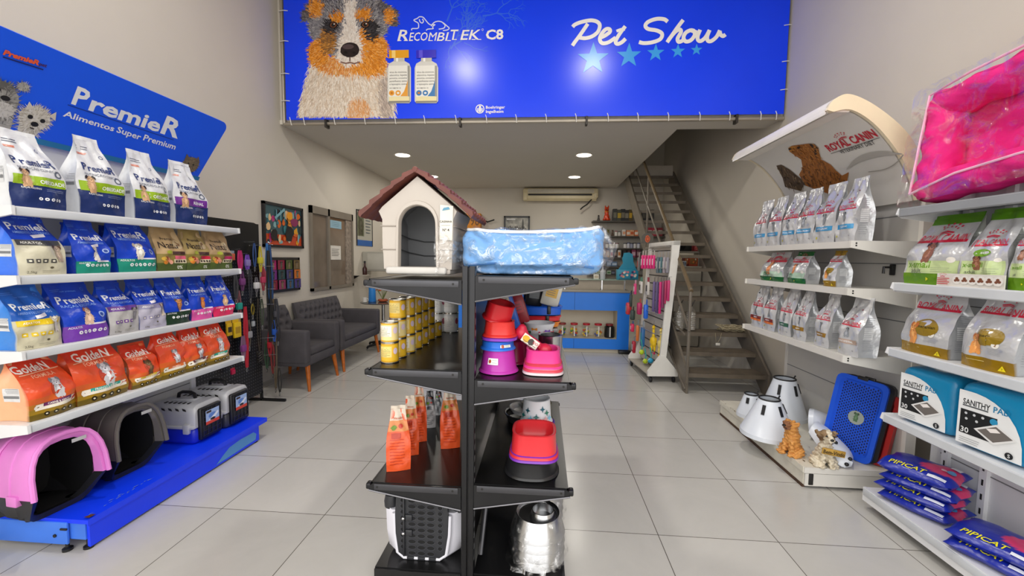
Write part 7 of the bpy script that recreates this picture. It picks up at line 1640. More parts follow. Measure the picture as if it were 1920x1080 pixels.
# ---- small table with bottle
TX, TY = -2.52, 6.35
t = thing('side_table', 'round dark glass side table on chrome post past the sofa', 'table', (TX, TY, 0))
MB().lathe([(.001, .70), (.34, .70), (.345, .706), (.34, .714), (.001, .714)], 40).build('glass_top', mat('smoked_glass', '#4c4c48', .08, spec=.7), t)
MB().lathe([(.03, .02), (.028, .66), (.07, .67), (.07, .70)], 20).build('post', mat('chrome', '#c9cacc', .12, metal=1.0), t)
m = MB()
for k in range(5): a = 2 * PI * k / 5 + .3; m.tube([(0, 0, .06), (.16 * math.cos(a), .16 * math.sin(a), .05), (.28 * math.cos(a), .28 * math.sin(a), .03)], [.03, .024, .016], 8)
m.build('star_base', BLK, t)
m = MB()
for k in range(5): a = 2 * PI * k / 5 + .3; m.ball((.28 * math.cos(a), .28 * math.sin(a), .018), .018, 8, 6)
m.build('foot_pads', BLK, t)
p = P(698, 558, Y=6.25); t = thing('cup_dispenser', 'tall blue cylinder standing on the round side table', 'bottle', (p.x, 6.25, .716)); MB().lathe([(.055, 0), (.058, .005), (.05, .27), (.044, .30), (.001, .302)], 24).build('cylinder', mat('sky_blue_plastic', '#2f86d8', .4), t); MB().lathe([(.059, .0), (.061, .006), (.059, .02)], 24).build('foot_ring', mat('sky_blue_dark', '#1f62a8', .4), t)
p = P(684, 558, Y=6.2); t = thing('mug', 'small white mug left of the blue cylinder on the side table', 'mug', (p.x, 6.2, .716)); MB().lathe([(.03, 0), (.034, .004), (.036, .075), (.032, .075), (.03, .01), (.001, .01)], 20).build('cup', mat('white_ceramic', '#dedcd6', .3), t); MB().tube([(.034, 0, .062), (.056, 0, .05), (.056, 0, .03), (.034, 0, .018)], .005, 6).build('handle', mat('white_ceramic', '#dedcd6', .3), t)
p = P(718, 560, Y=6.35); t = thing('flower_pot', 'small terracotta pot of orange flowers right of the blue cylinder', 'plant', (p.x, 6.35, .716)); MB().lathe([(.05, 0), (.075, .01), (.078, .03), (.07, .04), (.001, .035)], 20).build('pot', mat('terracotta', '#a8502c', .6), t); r = random.Random(5)
m = MB(); [m.tube([(0, 0, .03), (a * .5, b * .5, .12), (a, b, .18 + r.uniform(0, .06))], .004, 5) for a, b in [(r.uniform(-.09, .09), r.uniform(-.06, .06)) for _ in range(10)]]; m.build('stems', mat('stem_green', '#6d7a4a', .6), t)
m = MB(); [m.ball((r.uniform(-.1, .1), r.uniform(-.06, .06), .19 + r.uniform(-.02, .07)), (.02, .02, .014), 8, 5) for _ in range(16)]; m.build('flowers', mat('flower_orange', '#c8622a', .6), t)
p = P(684, 505, Y=6.6); t = thing('spray_bottle', 'dark brown bottle on a wall shelf beside the kennel', 'bottle', (p.x, 6.6, P(684, 515, Y=6.6).z - .0))
MB().lathe([(.035, 0), (.037, .005), (.036, .10), (.018, .14), (.016, .19), (.001, .19)], 18).build('glass_body', mat('brown_glass', '#3a1c1a', .15), t); MB().lathe([(.018, .19), (.018, .225), (.001, .226)], 14).build('cap', BLK, t)
zs = t.location.z
t = thing('wall_shelf', 'small pale wall shelf behind the rack holding a brown bottle', 'shelf', (0, 0, 0)); a, b = P(664, 520, Y=6.6), P(690, 520, Y=6.6); MB().rbox(XL, b.x, 6.5, 6.7, zs - .016, zs - .002, .004).build('board', mat('pale_shelf_board', '#b0a99d', .5), t); MB().prism([(XL, zs - .016), (XL + .1, zs - .016), (XL, zs - .07)], 6.6, 6.62, 'y').build('bracket', BLK, t)
t = thing('wall_cabinet', 'pale grey wall box beside the kennel above the side table', 'cabinet', (0, 0, 0)); a, b = P(697, 472, Y=6.95), P(740, 509, Y=6.95); MB().rbox(XL, b.x, 6.9, 7.3, b.z, a.z, .02).build('housing', mat('grey_box_shell', '#a9a69c', .5), t); MB().rbox(XL + .1, b.x - .02, 6.892, 6.905, b.z + .03, a.z - .03, .008).build('door', mat('grey_box_door', '#b7b4aa', .5), t)

# ------------------------------------------------------------------ counter
CBL = mat('counter_blue_laminate', '#1478e4', .35, var=.03); CGR = mat('counter_top_grey', '#8f8a80', .35, var=.05)
CX0, CX1, CY0, CY1, CZ = -2.0, 1.33, 6.30, 6.9, .93
t = thing('counter', 'bright blue reception counter with an open cream niche in its front', 'counter', (0, 0, 0)); nx0, nx1, nz0, nz1 = .12, 1.15, .215, .655
m = MB(); m.box(CX0, nx0, CY0, CY0 + .02, .06, CZ).box(nx1, CX1, CY0, CY0 + .02, .06, CZ).box(nx0, nx1, CY0, CY0 + .02, nz1, CZ).box(nx0, nx1, CY0, CY0 + .02, .06, nz0); m.build('front_panel', CBL, t)
MB().box(CX1 - .02, CX1, CY0 + .02, CY1, .06, CZ).build('end_panel', CBL, t)
NCH = mat('niche_cream', '#d3cbb8', .6, var=.03)  # niche lined in one plain cream
MB().box(nx0, nx1, CY0 + .34, CY0 + .36, nz0, nz1).box(nx0, nx1, CY0 + .02, CY0 + .36, nz0 - .015, nz0).box(nx0, nx1, CY0 + .02, CY0 + .36, nz1, nz1 + .015).box(nx0 - .015, nx0, CY0 + .02, CY0 + .36, nz0, nz1).box(nx1, nx1 + .015, CY0 + .02, CY0 + .36, nz0, nz1).build('niche', NCH, t)
MB().box(CX0, CX1 - .05, CY0 + .03, CY1 - .05, .0, .06).build('plinth', mat('cream_plinth', '#b9b1a0', .6), t)
MB().rbox(CX0, CX1 + .02, CY0 - .02, CY1, CZ, CZ + .025, .005).build('counter_top', CGR, t)
m = MB()
for x in (.5, -.6): m.box(x, x + .005, CY0 - .001, CY0 + .001, nz1, CZ).box(x, x + .005, CY0 - .001, CY0 + .001, .06, nz0)
m.build('panel_joints', mat('joint_dark_blue', '#0a3f86', .6), t)
MB().rbox(1.18, 1.36, CY0 - .05, CY0 + .05, .0, .05, .008).build('dark_foot', BLK, t)
# raised back counter with glass top
t = thing('display_case', 'low beige and glass display case on the blue counter', 'display case', (0, 0, 0)); z = CZ + .026
MB().box(-.4, .92, 6.55, 6.565, z, z + .145).box(.95, 1.30, 6.55, 6.565, z, z + .08).build('front_panel', mat('beige_laminate', '#a59b8b', .5), t)
MB().rbox(-.4, 1.3, 6.5, 6.9, z + .15, z + .16, .003).build('glass_top', mat('green_edge_glass', '#93a79a', .1, spec=.7), t)
for x in (.35, .93, 1.28): MB().box(x, x + .018, 6.53, 6.56, z, z + .152).build('post', SST, t)
MB().lathe([(.035, 0), (.035, .01), (.001, .012)], 20, M=Matrix.Translation((.36, 6.53, z + .07)) @ Matrix.Rotation(PI / 2, 4, 'X')).build('round_lock', mat('lock_grey', '#4f4c4a', .4, metal=.6), t)
zc = z + .161
p = P(1147, 510, Y=6.6)
t = thing('gel_bottle', 'clear pump bottle on the counter display case', 'bottle', (P(1130, 510, Y=6.6).x, 6.6, zc)); MB().lathe([(.04, 0), (.042, .005), (.042, .12), (.02, .15), (.018, .165), (.001, .166)], 18).build('bottle', mat('clear_gel', '#b9bcc0', .15), t); MB().bar((0, 0, .165), (0, 0, .22), .008).rbox(-.04, .012, -.01, .01, .215, .23, .005).build('pump', mat('white_pump', '#d9d8d4', .4), t)
t = thing('card_box', 'small white card holder next to the pump bottle', 'box', (P(1118, 511, Y=6.6).x, 6.6, zc)); MB().rbox(-.04, .04, -.03, .03, 0, .075, .004).build('box', mat('white_card', '#d4d0c6', .6), t); MB().box(-.03, .03, -.0305, -.0295, .02, .06).build('label', mat('beige_label', '#b5a88f', .6), t)
t = thing('display_carton', 'turquoise product display carton standing on the counter', 'box', (P(1178, 505, Y=6.55).x, 6.58, zc)); m = MB(); m.rbox(-.17, .15, -.06, .06, 0, .16, .004); m.prism([(-.14, .16), (.14, .16), (.09, .28), (.075, .40), (.02, .43), (-.06, .42), (-.085, .33), (-.07, .26)], .035, .05, 'y'); m.build('carton', mat('turquoise_carton', '#1f86a4', .5), t)
d = Decal(flat_fn((0, -.0605, 0), (1, 0, 0), (0, 0, 1))); r = random.Random(9); [d.ell(r.uniform(-.14, .12), r.uniform(.04, .13), .02, .018, H(r.choice(['#c87a8a', '#d9d2c8', '#7a3a5a', '#2a3a6a', '#d9a87a'])), 9) for _ in range(16)]; d.rect(-.15, .13, .0, .02, H('#0f5a70')); d.build('carton_print', PRINT, t)
# jars in the niche
GLZ = film('jar_glass', lo=.05, hi=.14, scale=3, rough=.05, bump=.05)
def jar(label, px, py, full, lid, Y=6.46):
    p = P(px, py, Y=Y); t = thing('candy_jar', label, 'jar', (p.x, Y, nz0 + .001), 0, 'jars in the counter niche'); r = random.Random(px); h = .215
    MB().lathe([(.001, 0), (.07, 0), (.076, .008), (.076, h - .05), (.05, h - .025), (.05, h - .005)], 28, caps=(False, False)).build('glass_jar', GLZ if full != 'black' else mat('black_jar', '#141416', .25), t)
    MB().lathe([(.001, h), (.054, h), (.057, h - .003), (.057, h - .026), (.05, h - .028)], 28, caps=(False, False)).build('red_lid', mat('jar_lid_' + lid[1:], lid, .35), t)
    MB().box(-.008, .008, -.0785, -.0765, .02, h - .04).build('price_strip', mat('strip_white', '#e4e0d6', .6), t)
    if full != 'black':
        for k in range(26 if full == 'mix' else 18):
            a, q = r.uniform(0, 6.28), .052 * math.sqrt(r.random()); c = r.choice(['#d8c22a', '#c83a2a', '#3f8a3a', '#d97a2a', '#2f5ab0', '#e0d04a']); mm = MB().ball((q * math.cos(a), q * math.sin(a), .02 + .10 * (k / 26) + r.uniform(0, .012)), .017, 8, 6); o = mm.build('candy', mat('candy_' + c[1:], c, .35), t)
for a in ((1076, 631, 'mix', '#b3182c', 'red lidded jar of colourful sweets, leftmost clear one in the niche'), (1099, 631, 'mix', '#b3182c', 'red lidded jar of yellow and green sweets, middle of the niche'), (1121, 632, 'few', '#b3182c', 'red lidded jar half full of sweets, rightmost clear jar in the niche'), (1142, 633, 'black', '#7a1420', 'black jar with dark red lid at the right end of the niche'), (1054, 631, 'mix', '#8a2a2c', 'jar of green sweets half hidden behind the bowls at the niche left')): jar(a[4], a[0], a[1], a[2], a[3])

# ------------------------------------------------------------------ wall shelves behind the counter
SHM = mat('dark_wall_shelf', '#4c4740', .45)
SH = [(413.5, 1112, 1232), (442, 1118, 1262), (464.5, 1118, 1262), (482, 1110, 1262), (499, 1110, 1262), (514, 1102, 1250)]; YSH = 8.95; SZ = []
t = thing('wall_shelving', 'six dark shelves of small products on the back wall behind the counter', 'shelf', (0, 0, 0))
for (y, x0, x1) in SH:
    a, b = P(x0, y, Y=YSH - .1), P(x1, y, Y=YSH - .1); z = a.z; SZ.append(z); MB().box(a.x, min(b.x, XR - .01), YSH - .12, 9.14, z - .025, z).build('shelf_board', SHM, t)
for x in (1137, 1224):
    a = P(x, 413, Y=9.12); MB().box(a.x - .02, a.x + .02, 9.12, 9.148, .95, 2.3).build('support_rail', mat('rail_white', '#c9c4ba', .5), t)
rs = random.Random(17)
def prod(kind, label, px, level, w, h, col, col2, grp):
    p = P(px, SH[level][0], Y=YSH - .02); z = SZ[level] + .001; t = thing({'box': 'product_box', 'bottle': 'product_bottle', 'tub': 'product_tub', 'book': 'product_box'}[kind], label, 'product', (p.x, YSH - .03, z), 0, grp)
    if kind in ('box', 'book'):
        MB().rbox(-w / 2, w / 2, -.05, .05, 0, h, .004, 1).build('carton', mat('prod_' + col[1:], col, .5), t); MB().box(-w * .38, w * .38, -.0515, -.05, h * .25, h * .7).build('label_panel', mat('prod_' + col2[1:], col2, .5), t)
    else:
        k = .5 if kind == 'bottle' else .92; MB().lathe([(w / 2, 0), (w / 2, h * .7), (w / 2 * k, h * .8), (w / 2 * k, h * .84)], 16).build('bottle_body', mat('prod_' + col[1:], col, .4), t); MB().lathe([(w / 2 * k * 1.05, h * .84), (w / 2 * k * 1.05, h), (.001, h)], 16).build('cap', mat('prod_' + col2[1:], col2, .4), t)
names = ['top', 'second', 'third', 'fourth', 'fifth', 'lowest']
def rowp(level, kind, xs, w, h, cols, what):
    n = len(xs)
    for i, x in enumerate(xs):
        c, c2 = cols[i % len(cols)]
        prod(kind, '%s, %s of its kind from left on %s back wall shelf' % (what, ['first', 'second', 'third', 'fourth', 'fifth', 'sixth', 'seventh', 'eighth', 'ninth', 'tenth'][i], names[level]), x, level, w * rs.uniform(.9, 1.1), h * rs.uniform(.92, 1.06), c, c2, '%s on the %s back wall shelf' % (what, names[level]))
rowp(0, 'book', [1152, 1160, 1167, 1174, 1181], .085, .24, [('#3a3a36', '#6d6a5a'), ('#4a4a3a', '#b89a2a'), ('#2c2c2e', '#77705f'), ('#35332f', '#8a8474'), ('#5a4a22', '#c9a02a')], 'dark product pack')
rowp(0, 'book', [1197, 1206, 1214, 1221], .085, .22, [('#8a7020', '#3a3424'), ('#2a2a2c', '#55524a'), ('#2f2d2b', '#6a655a'), ('#24242a', '#4a4744')], 'dark and gold pack')
rowp(1, 'box', [1169, 1177, 1184, 1192], .075, .13, [('#d8d4cc', '#e0a07a'), ('#d98a5a', '#e8ddd0'), ('#e0b08a', '#c85a2a'), ('#d9794a', '#efe6da')], 'white and orange box')
rowp(1, 'tub', [1155, 1161], .06, .10, [('#d9d4cc', '#8a2a3a'), ('#c9c4bc', '#3a3a3c')], 'small tub')
rowp(1, 'box', [1208, 1217, 1226, 1236], .10, .17, [('#b02a4a', '#d8ccd0'), ('#a8243c', '#d9c0c4'), ('#b8384a', '#e0d6d4'), ('#8a2a34', '#d9d0cc')], 'red and white box')
rowp(2, 'tub', [1138, 1145, 1151, 1157], .075, .10, [('#d9d6d0', '#5a2a34'), ('#dcd8d2', '#7a3a44')], 'white dark lidded tub')
rowp(2, 'tub', [1172, 1178, 1184, 1190, 1197], .075, .11, [('#d0ccc8', '#2a2a34'), ('#c4c4cc', '#2f3a6a'), ('#8f93a8', '#23253a')], 'grey and navy tub')
rowp(3, 'box', [1139, 1146, 1153, 1160, 1170, 1178], .065, .15, [('#d9b89a', '#e8dccb'), ('#cfc9c0', '#a84a3a'), ('#3a2a2e', '#8a7a70'), ('#d8cfc4', '#b8703a'), ('#2a2424', '#4a403c'), ('#4a2f34', '#8a5a60')], 'slim carton')
rowp(3, 'box', [1187, 1196], .09, .17, [('#8a3a5a', '#c0a0b0'), ('#5a2a3a', '#a0808a')], 'plum coloured carton')
rowp(4, 'box', [1127, 1141, 1151], .11, .11, [('#d0b0a8', '#e4d8d4'), ('#6a7f9a', '#a8b8cc'), ('#5a7392', '#b0c0d0')], 'wide carton')
rowp(5, 'box', [1112, 1121, 1131, 1141, 1149], .09, .085, [('#c9cfc4', '#4a5a4a'), ('#b9c4b0', '#5a7a3a'), ('#d0d0cc', '#4a4a4c'), ('#aab8a4', '#3f6a3a'), ('#2f3440', '#6a7080')], 'low green and white carton')
def figure(label, px, level, k, col, col2, ears=True, dark=None):
    p = P(px, SH[level][0], Y=YSH - .02); t = thing('dog_figurine', label, 'figurine', (p.x, YSH - .04, SZ[level] + .001), rs.uniform(-.4, .4)); V_ = lambda *a: tuple(c * k for c in a); m_ = mat('figurine_' + col[1:], col, .3, var=.35, scale=22)
    pts = [((0, 0, .22), (.19, .17, .24)), ((0, -.02, .48), (.14, .12, .18)), ((0, -.05, .72), (.15, .14, .15)), ((0, -.17, .69), (.07, .09, .06)), ((.1, -.13, .1), (.06, .08, .12)), ((-.1, -.13, .1), (.06, .08, .12)), ((.16, .0, .08), (.09, .14, .09)), ((-.16, .0, .08), (.09, .14, .09))]
    if ears: pts += [((.10, -.02, .88), (.05, .035, .12)), ((-.10, -.02, .88), (.05, .035, .12))]
    blob([(V_(*a), V_(*b)) for a, b in pts], .03 * k, m_, 'body', t, 2)
    MB().ball(V_(0, -.25, .70), V_(.035, .03, .03), 8, 6).build('nose', mat('statuette_black', '#120f0e', .3), t); MB().lathe([(.15 * k, .545 * k), (.16 * k, .56 * k), (.15 * k, .585 * k)], 16, caps=(False, False)).build('collar', mat('figurine_' + col2[1:], col2, .4), t)
figure('red and orange seated dog figurine on the top back wall shelf', 1137, 0, .33, '#c8401c', '#e08a2a')
figure('small dark bird-like figurine left of the red dog on the top shelf', 1122, 0, .14, '#3a3632', '#8a8a8a', False)
figure('dark brown figurine on the second back wall shelf, leftmost', 1127, 1, .2, '#2c2020', '#6a2a2a')
figure('small mottled figurine second from left on the second back wall shelf', 1140, 1, .15, '#6a6a3a', '#a88a3a')
figure('small brown figurine third from left on the second back wall shelf', 1148, 1, .14, '#5a4438', '#b0a090')
# ------------------------------------------------------------------ storage cabinet under and behind the stairs
t = thing('storage_cabinet', 'white panelled storage cabinet standing behind the open stairs', 'cabinet', (0, 0, 0)); KX0, KX1, KY, KZ = 1.72, 2.52, 6.75, 1.32; CW = mat('cabinet_white', '#a9a396', .6, var=.03)
MB().box(KX0, KX1, KY, KY + .45, .05, KZ).build('carcass', CW, t)
for (a, b) in ((KX0 + .005, 2.1), (2.11, KX1)):
    dr = MB().rbox(a, b, KY - .018, KY, .07, KZ - .02, .004).build('door', CW, t)
MB().box(2.1, 2.11, KY - .019, KY, .07, KZ).build('door_gap', mat('gap_dark', '#3a352e', .8), t); MB().rbox(KX0 - .01, KX1, KY - .03, KY + .46, KZ, KZ + .022, .004).build('top_board', CW, t)
MB().box(KX0, KX1, KY + .02, KY + .44, 0, .05).build('plinth', BLK, t)
zk = KZ + .023
def kb(label, px, Y, w, h, col, col2, z=zk):
    p = P(px, 480, Y=Y); t = thing('product_box', label, 'product', (p.x, Y, z), 0, 'boxes on the storage cabinet'); MB().rbox(-w / 2, w / 2, -.06, .06, 0, h, .004, 1).build('carton', mat('prod_' + col[1:], col, .5), t); d = Decal(lambda x, z_, l: (x, -.06 - l, z_)); d.rect(-w * .4, w * .4, h * .2, h * .8, H(col2), 2, 2); r = random.Random(px); [d.ell(r.uniform(-.35, .35) * w, r.uniform(.25, .75) * h, w * .07, h * .09, H(r.choice(['#c8a83a', '#e0d8c8', '#8a2a24', '#d9702a'])), 8) for _ in range(6)]; d.build('carton_print', PRINT, t)
kb('orange and red carton on the storage cabinet behind the stairs', 1298, 6.85, .14, .15, '#b8421c', '#8a5a22'); kb('smaller dark red carton left of the orange one on the cabinet', 1287, 6.88, .10, .15, '#7a2418', '#a8642a'); kb('white and blue small carton at the left end of the cabinet top', 1281, 6.80, .07, .08, '#c9cdd0', '#5a7a9a')
t = thing('monitor', 'black box shaped screen on the shelf above the storage cabinet', 'screen', (0, 0, 0)); a, b = P(1274, 455, Y=6.95), P(1297, 471, Y=6.95); MB().rbox(a.x, b.x, 6.95, 7.0, b.z, a.z, .008).build('screen_body', mat('black_plastic', '#141416', .4), t); MB().box(a.x + .02, b.x - .02, 6.948, 6.951, b.z + .02, a.z - .02).build('screen_face', mat('screen_dark', '#0a0a0c', .15), t)
zz = b.z
t = thing('wall_shelf', 'narrow pale shelf above the storage cabinet carrying the black screen', 'shelf', (0, 0, 0)); MB().box(1.72, XR - .002, 6.85, 7.12, zz - .03, zz - .002).build('board', CW, t); MB().box(1.74, 1.76, 6.9, 7.1, zk - .001, zz - .03).build('side_support', CW, t); MB().box(XR - .03, XR - .01, 6.9, 7.1, zk - .001, zz - .03).build('side_support', CW, t)
kb('red small carton beside the black screen on the narrow shelf', 1302, 6.95, .06, .1, '#a01c24', '#c8545a', zz - .001)
GT = 'green capped bottles seen through the stairs'
t = thing('wall_shelf', 'small shelf of green capped bottles seen between the stair treads', 'shelf', (0, 0, 0)); a, b = P(1250, 434, Y=8.6), P(1282, 434, Y=8.6); zq = a.z; MB().box(a.x, b.x, 8.5, 9.14, zq - .02, zq).build('board', mat('rail_white', '#c9c4ba', .5), t)
MB().bar((b.x + .01, 8.55, zq - .25), (b.x + .01, 8.55, zq + .45), .012).build('upright_pole', BLK, t)
for i in range(5):
    for j in range(2): q = thing('product_bottle', 'green capped white bottle, %s from left in the %s row behind the stairs' % (['first', 'second', 'third', 'fourth', 'fifth'][i], ['front', 'rear'][j]), 'product', (a.x + .045 + .066 * i, 8.58 + .12 * j, zq + .001), 0, GT); MB().lathe([(.028, 0), (.028, .15), (.015, .18), (.015, .19)], 12).build('bottle_body', mat('prod_c9d0cc', '#c9d0cc', .4), q); MB().lathe([(.02, .17), (.02, .22), (.001, .22)], 12).build('cap', mat('cap_green', '#2f8a6a', .4), q)

# ------------------------------------------------------------------ stairs
STE = mat('stair_steel', '#6f675c', .5, metal=.15, var=.12, scale=8); STD = mat('stair_tread', '#6b6154', .55, var=.14, scale=10)
t = thing('staircase', 'grey steel open staircase with handrail climbing along the right wall', 'stairs', (0, 0, 0)); Z1, DZ, Y1, DY, X0, X1 = .215, .185, 4.5, .228, 1.585, 2.40
for n in range(16):
    y, z = Y1 + DY * n, Z1 + DZ * n; tr = MB().box(X0, X1, y, y + .26, z - .006, z).box(X0, X1, y - .004, y + .006, z - .045, z).build('tread', STD, t)
def stringer(x):
    a = Vector((x, Y1 - .02, .0)); pr_ = [(Y1 - .04, 0.0), (Y1 + .06, 0.0), (Y1 + .30, Z1 - .02), (Y1 + DY * 15 + .34, Z1 + DZ * 15 - .07), (Y1 + DY * 15 + .34, Z1 + DZ * 15 + .1), (Y1 + DY * 15 + .1, Z1 + DZ * 15 + .1), (Y1 - .04, Z1 + .02)]
    return MB().prism([(y, z) for y, z in pr_], x - .012, x + .012, 'x').build('stringer', STE, t)
for x in (X0 - .012, X1 + .012): stringer(x)
for n in (-.3, 8.2, 15): y, z = Y1 + DY * n, Z1 + DZ * max(0, n); MB().rbox(X0 - .035, X0 - .008, y, y + .028, max(0, z - .1), z + .93, .004).build('baluster_post', STE, t)
top = (Y1 + DY * 15.2, Z1 + DZ * 15.2)
for k, off in enumerate((.93, .5)): MB().tube([(X0 - .02, Y1 - .07, Z1 - .04 + off), (X0 - .02, top[0], top[1] + off)], .022 if k == 0 else .014, 8).build('handrail' if k == 0 else 'mid_rail', mat('handrail_brown', '#6a5a42', .4, var=.1) if k == 0 else STE, t)
MB().bar((X0 - .02, Y1 - .02, .04), (X0 - .02, Y1 + 1.05, Z1 + DZ * 1.9), .014).bar((X0 - .02, Y1 + .05, .62), (X0 - .02, Y1 + 1.0, 0.8), .01).build('side_brace', STE, t)
MB().box(X0 + .1, X1, top[0] + .05, top[0] + .09, top[1] - .02, top[1] + .17).build('landing_edge', mat('landing_white', '#c4bcae', .6), t)
# things on the stairs
def zT(n): return Z1 + DZ * n + .001
GBG = 'clear packed grey bags on the third tread'
for (px, lab) in ((1272, 'clear bag of grey ribbed bowls on a stair tread behind the white rack'), (1294, 'clear bag of grey ribbed bowls with twisted top, right of the rail post')):
    p = P(px, 615, Y=Y1 + DY * 2 + .12); q = thing('packed_bag', lab, 'bag', (p.x, Y1 + DY * 2 + .12, zT(2)), 0, GBG); m = MB()
    for k in range(9): m.lathe([(.05, .012 + k * .022), (.056, .018 + k * .022), (.05, .024 + k * .022)], 20, sq=.7)
    m.lathe([(.05, .01), (.05, .215)], 20, sq=.7); m.build('ribbed_stack', mat('ribbed_grey', '#a8a39a', .45), q)
    MB().grid(24, 10, lambda u, v: ((.064 - .05 * sm(.7, 1, v)) * math.cos(2 * PI * u) * (1 + .06 * math.sin(9 * u * 6.28)), (.064 - .05 * sm(.7, 1, v)) * math.sin(2 * PI * u), .004 + .30 * v), cu=True).build('clear_bag', FILM2, q, smooth=70)
    MB().tube([(0, 0, .29), (.02, 0, .33), (.045, 0, .37)], [.012, .008, .005], 6).build('twisted_top', mat('twist_tie', '#2a2522', .6), q)
p = P(1372, 617, Y=Y1 + DY * 2 + .14); q = thing('rope_bundle', 'tangled bundle of pale cord lying on the third stair tread', 'cord', (p.x, Y1 + DY * 2 + .13, zT(2) + .005)); r = random.Random(14); pts = []
for k in range(420): a = k * .53; e = .5 + .5 * math.sin(k * .37); pts.append((.155 * math.cos(a) * e + .02 * math.sin(k * 1.7), .085 * math.sin(a * 1.13) * e, .035 + .028 * math.sin(k * .91) * (1 - .4 * e) + .015 * math.sin(k * .21)))
MB().tube(smooth_path(pts, 2), .0045, 5).build('cord', mat('pale_cord', '#b5a98c', .7), q)
p = P(1345, 645, Y=Y1 + DY * 2 - .01); q = thing('hanging_tag', 'small white tag dangling on string below the cord bundle', 'tag', (p.x, Y1 + DY * 2 - .012, zT(2) - .12)); MB().rbox(-.02, .03, -.002, .002, -.03, .0, .001).build('tag_card', PAPER, q); MB().tube([(-.03, 0, .12), (-.02, 0, .03), (.0, 0, .0), (.03, 0, .06), (.04, 0, .12)], .0025, 5).build('string', mat('pale_cord', '#b5a98c', .7), q)

# ------------------------------------------------------------------ white rolling rack with hanging toys
t = thing('rolling_rack', 'white slatted rolling rack of hanging pet toys in front of the stairs', 'display rack', (0, 0, 0)); RW = mat('rack_white', '#e4e2dc', .4); RX, RYN, RYF = 1.50, 4.84, 5.60; RTH = .085
t.matrix_world = Matrix.Translation((1.46, 4.84, 0)) @ Matrix.Rotation(RTH, 4, 'Z') @ Matrix.Translation((-1.46, -4.84, 0))
def rx(z): return 1.40 + .125 * (z / 1.63)
for y, nm in ((RYN, 'near'), (RYF, 'far')):
    MB().add([(rx(.2) - .035, y, .2), (rx(.2) + .035, y, .2), (rx(1.63) + .045, y, 1.65), (rx(1.63) - .045, y, 1.65), (rx(.2) - .035, y + .03, .2), (rx(.2) + .035, y + .03, .2), (rx(1.63) + .045, y + .03, 1.65), (rx(1.63) - .045, y + .03, 1.65)], [(0, 1, 2, 3), (7, 6, 5, 4), (0, 4, 5, 1), (1, 5, 6, 2), (2, 6, 7, 3), (3, 7, 4, 0)]).build('end_post', RW, t)
    MB().prism([(1.25, .075), (1.60, .075), (1.60, .13), (1.44, .32), (1.39, .32), (1.25, .13)], y - .004, y + .034, 'y').build('foot_plate', RW, t)
MB().add([(rx(z) + dx, y, z) for z in (.13, 1.62) for y in (RYN + .03, RYF) for dx in (-.006, .006)], [(0, 1, 3, 2), (4, 6, 7, 5), (0, 4, 5, 1), (2, 3, 7, 6), (0, 2, 6, 4), (1, 5, 7, 3)]).build('slat_panel', mat('slat_panel', '#b5b0a6', .5), t)
m = MB()
for k in range(14): z = .2 + k * .103; m.box(rx(z) - .0085, rx(z) - .005, RYN + .03, RYF, z, z + .012)
m.build('slat_grooves', mat('groove_dark', '#3f3b36', .7), t)
MB().rbox(rx(1.63) - .045, rx(1.63) + .045, RYN, RYF + .03, 1.60, 1.652, .004).build('top_cap', RW, t)
MB().rbox(1.25, 1.60, RYN, RYF + .03, .085, .10, .003).build('base_tray', mat('base_tray', '#a59f94', .5), t)
for (x, y) in ((1.29, RYN + .02), (1.56, RYN + .02), (1.29, RYF), (1.56, RYF)):
    MB().lathe([(.012, -.014), (.032, -.012), (.034, 0), (.032, .012), (.012, .014)], 16, M=Matrix.Translation((x, y, .034)) @ Matrix.Rotation(PI / 2, 4, 'Y')).bar((x, y, .034), (x, y, .085), .012).build('caster', BLK, t)
QP, QN = Vector((1.43, 4.86, 0)), Vector((-.74, -.17, 0)).normalized()
def QR(px, py):
    d = _R * ((px - 960) / FPX) - _U * ((py - 540) / FPX) + _F; tt = QN.dot(QP - Vector((0, 0, EYE))) / QN.dot(d); return Vector((0, 0, EYE)) + d * tt
rails = [(1.585, 1.585), (1.335, 1.335), (.80, .80), (.56, .56)]
for z, _ in rails: MB().bar((rx(z) - .10, RYN + .04, z), (rx(z) - .10, RYF - .02, z), .005).bar((rx(z), RYN + .05, z), (rx(z) - .10, RYN + .05, z), .004).bar((rx(z), RYF - .03, z), (rx(z) - .10, RYF - .03, z), .004).build('hook_rail', mat('rail_wire', '#b9b6b0', .3, metal=.7), t)
GRK = 'packs hanging on the white rolling rack'
def rk(px, yt, yb, w, card, item, lab, off=.115, it2=None, header=.25, d=.02, yy=None):
    p = QR(px, yt); q = QR(px, yb); L = p.z - q.z
    pack('toy_pack', lab, 'toy pack', GRK, tuple(p), w, L, card, item, axis='ny', header=header, d=d, itemcol2=it2)
n_ = ['first', 'second', 'third', 'fourth', 'fifth', 'sixth', 'seventh']
for i, px in enumerate((1206, 1211, 1217, 1222, 1227)): rk(px, 470, 504, .055, '#c9c4be', '#e0267c', 'hot pink toothbrush pack, %s from left on the white rack' % n_[i], it2='#f0e2ea')
for i, (px, c) in enumerate(((1235, '#5a6a74'), (1241, '#4a7078'), (1247, '#a59aa0'), (1253, '#8a8790'))): rk(px, 472, 512, .05, '#a8a7a6', c, 'greyish blister pack, %s of four right of the pink ones on the white rack' % n_[i], it2='#c9c6c2')
rk(1199, 474, 508, .06, '#8f8a86', '#6a6a6c', 'grey carded pack at the far left of the top row on the white rack', it2='#a8443c')
rk(1192, 525, 552, .08, '#d8a0b8', '#d83a7c', 'pink bagged pack at the left end of the second row on the white rack', it2='#e8d0d8')
rk(1203, 520, 550, .12, '#4f8a74', '#d0ccc6', 'white pack with green top and animal picture, second row of the white rack', it2='#5a5552')
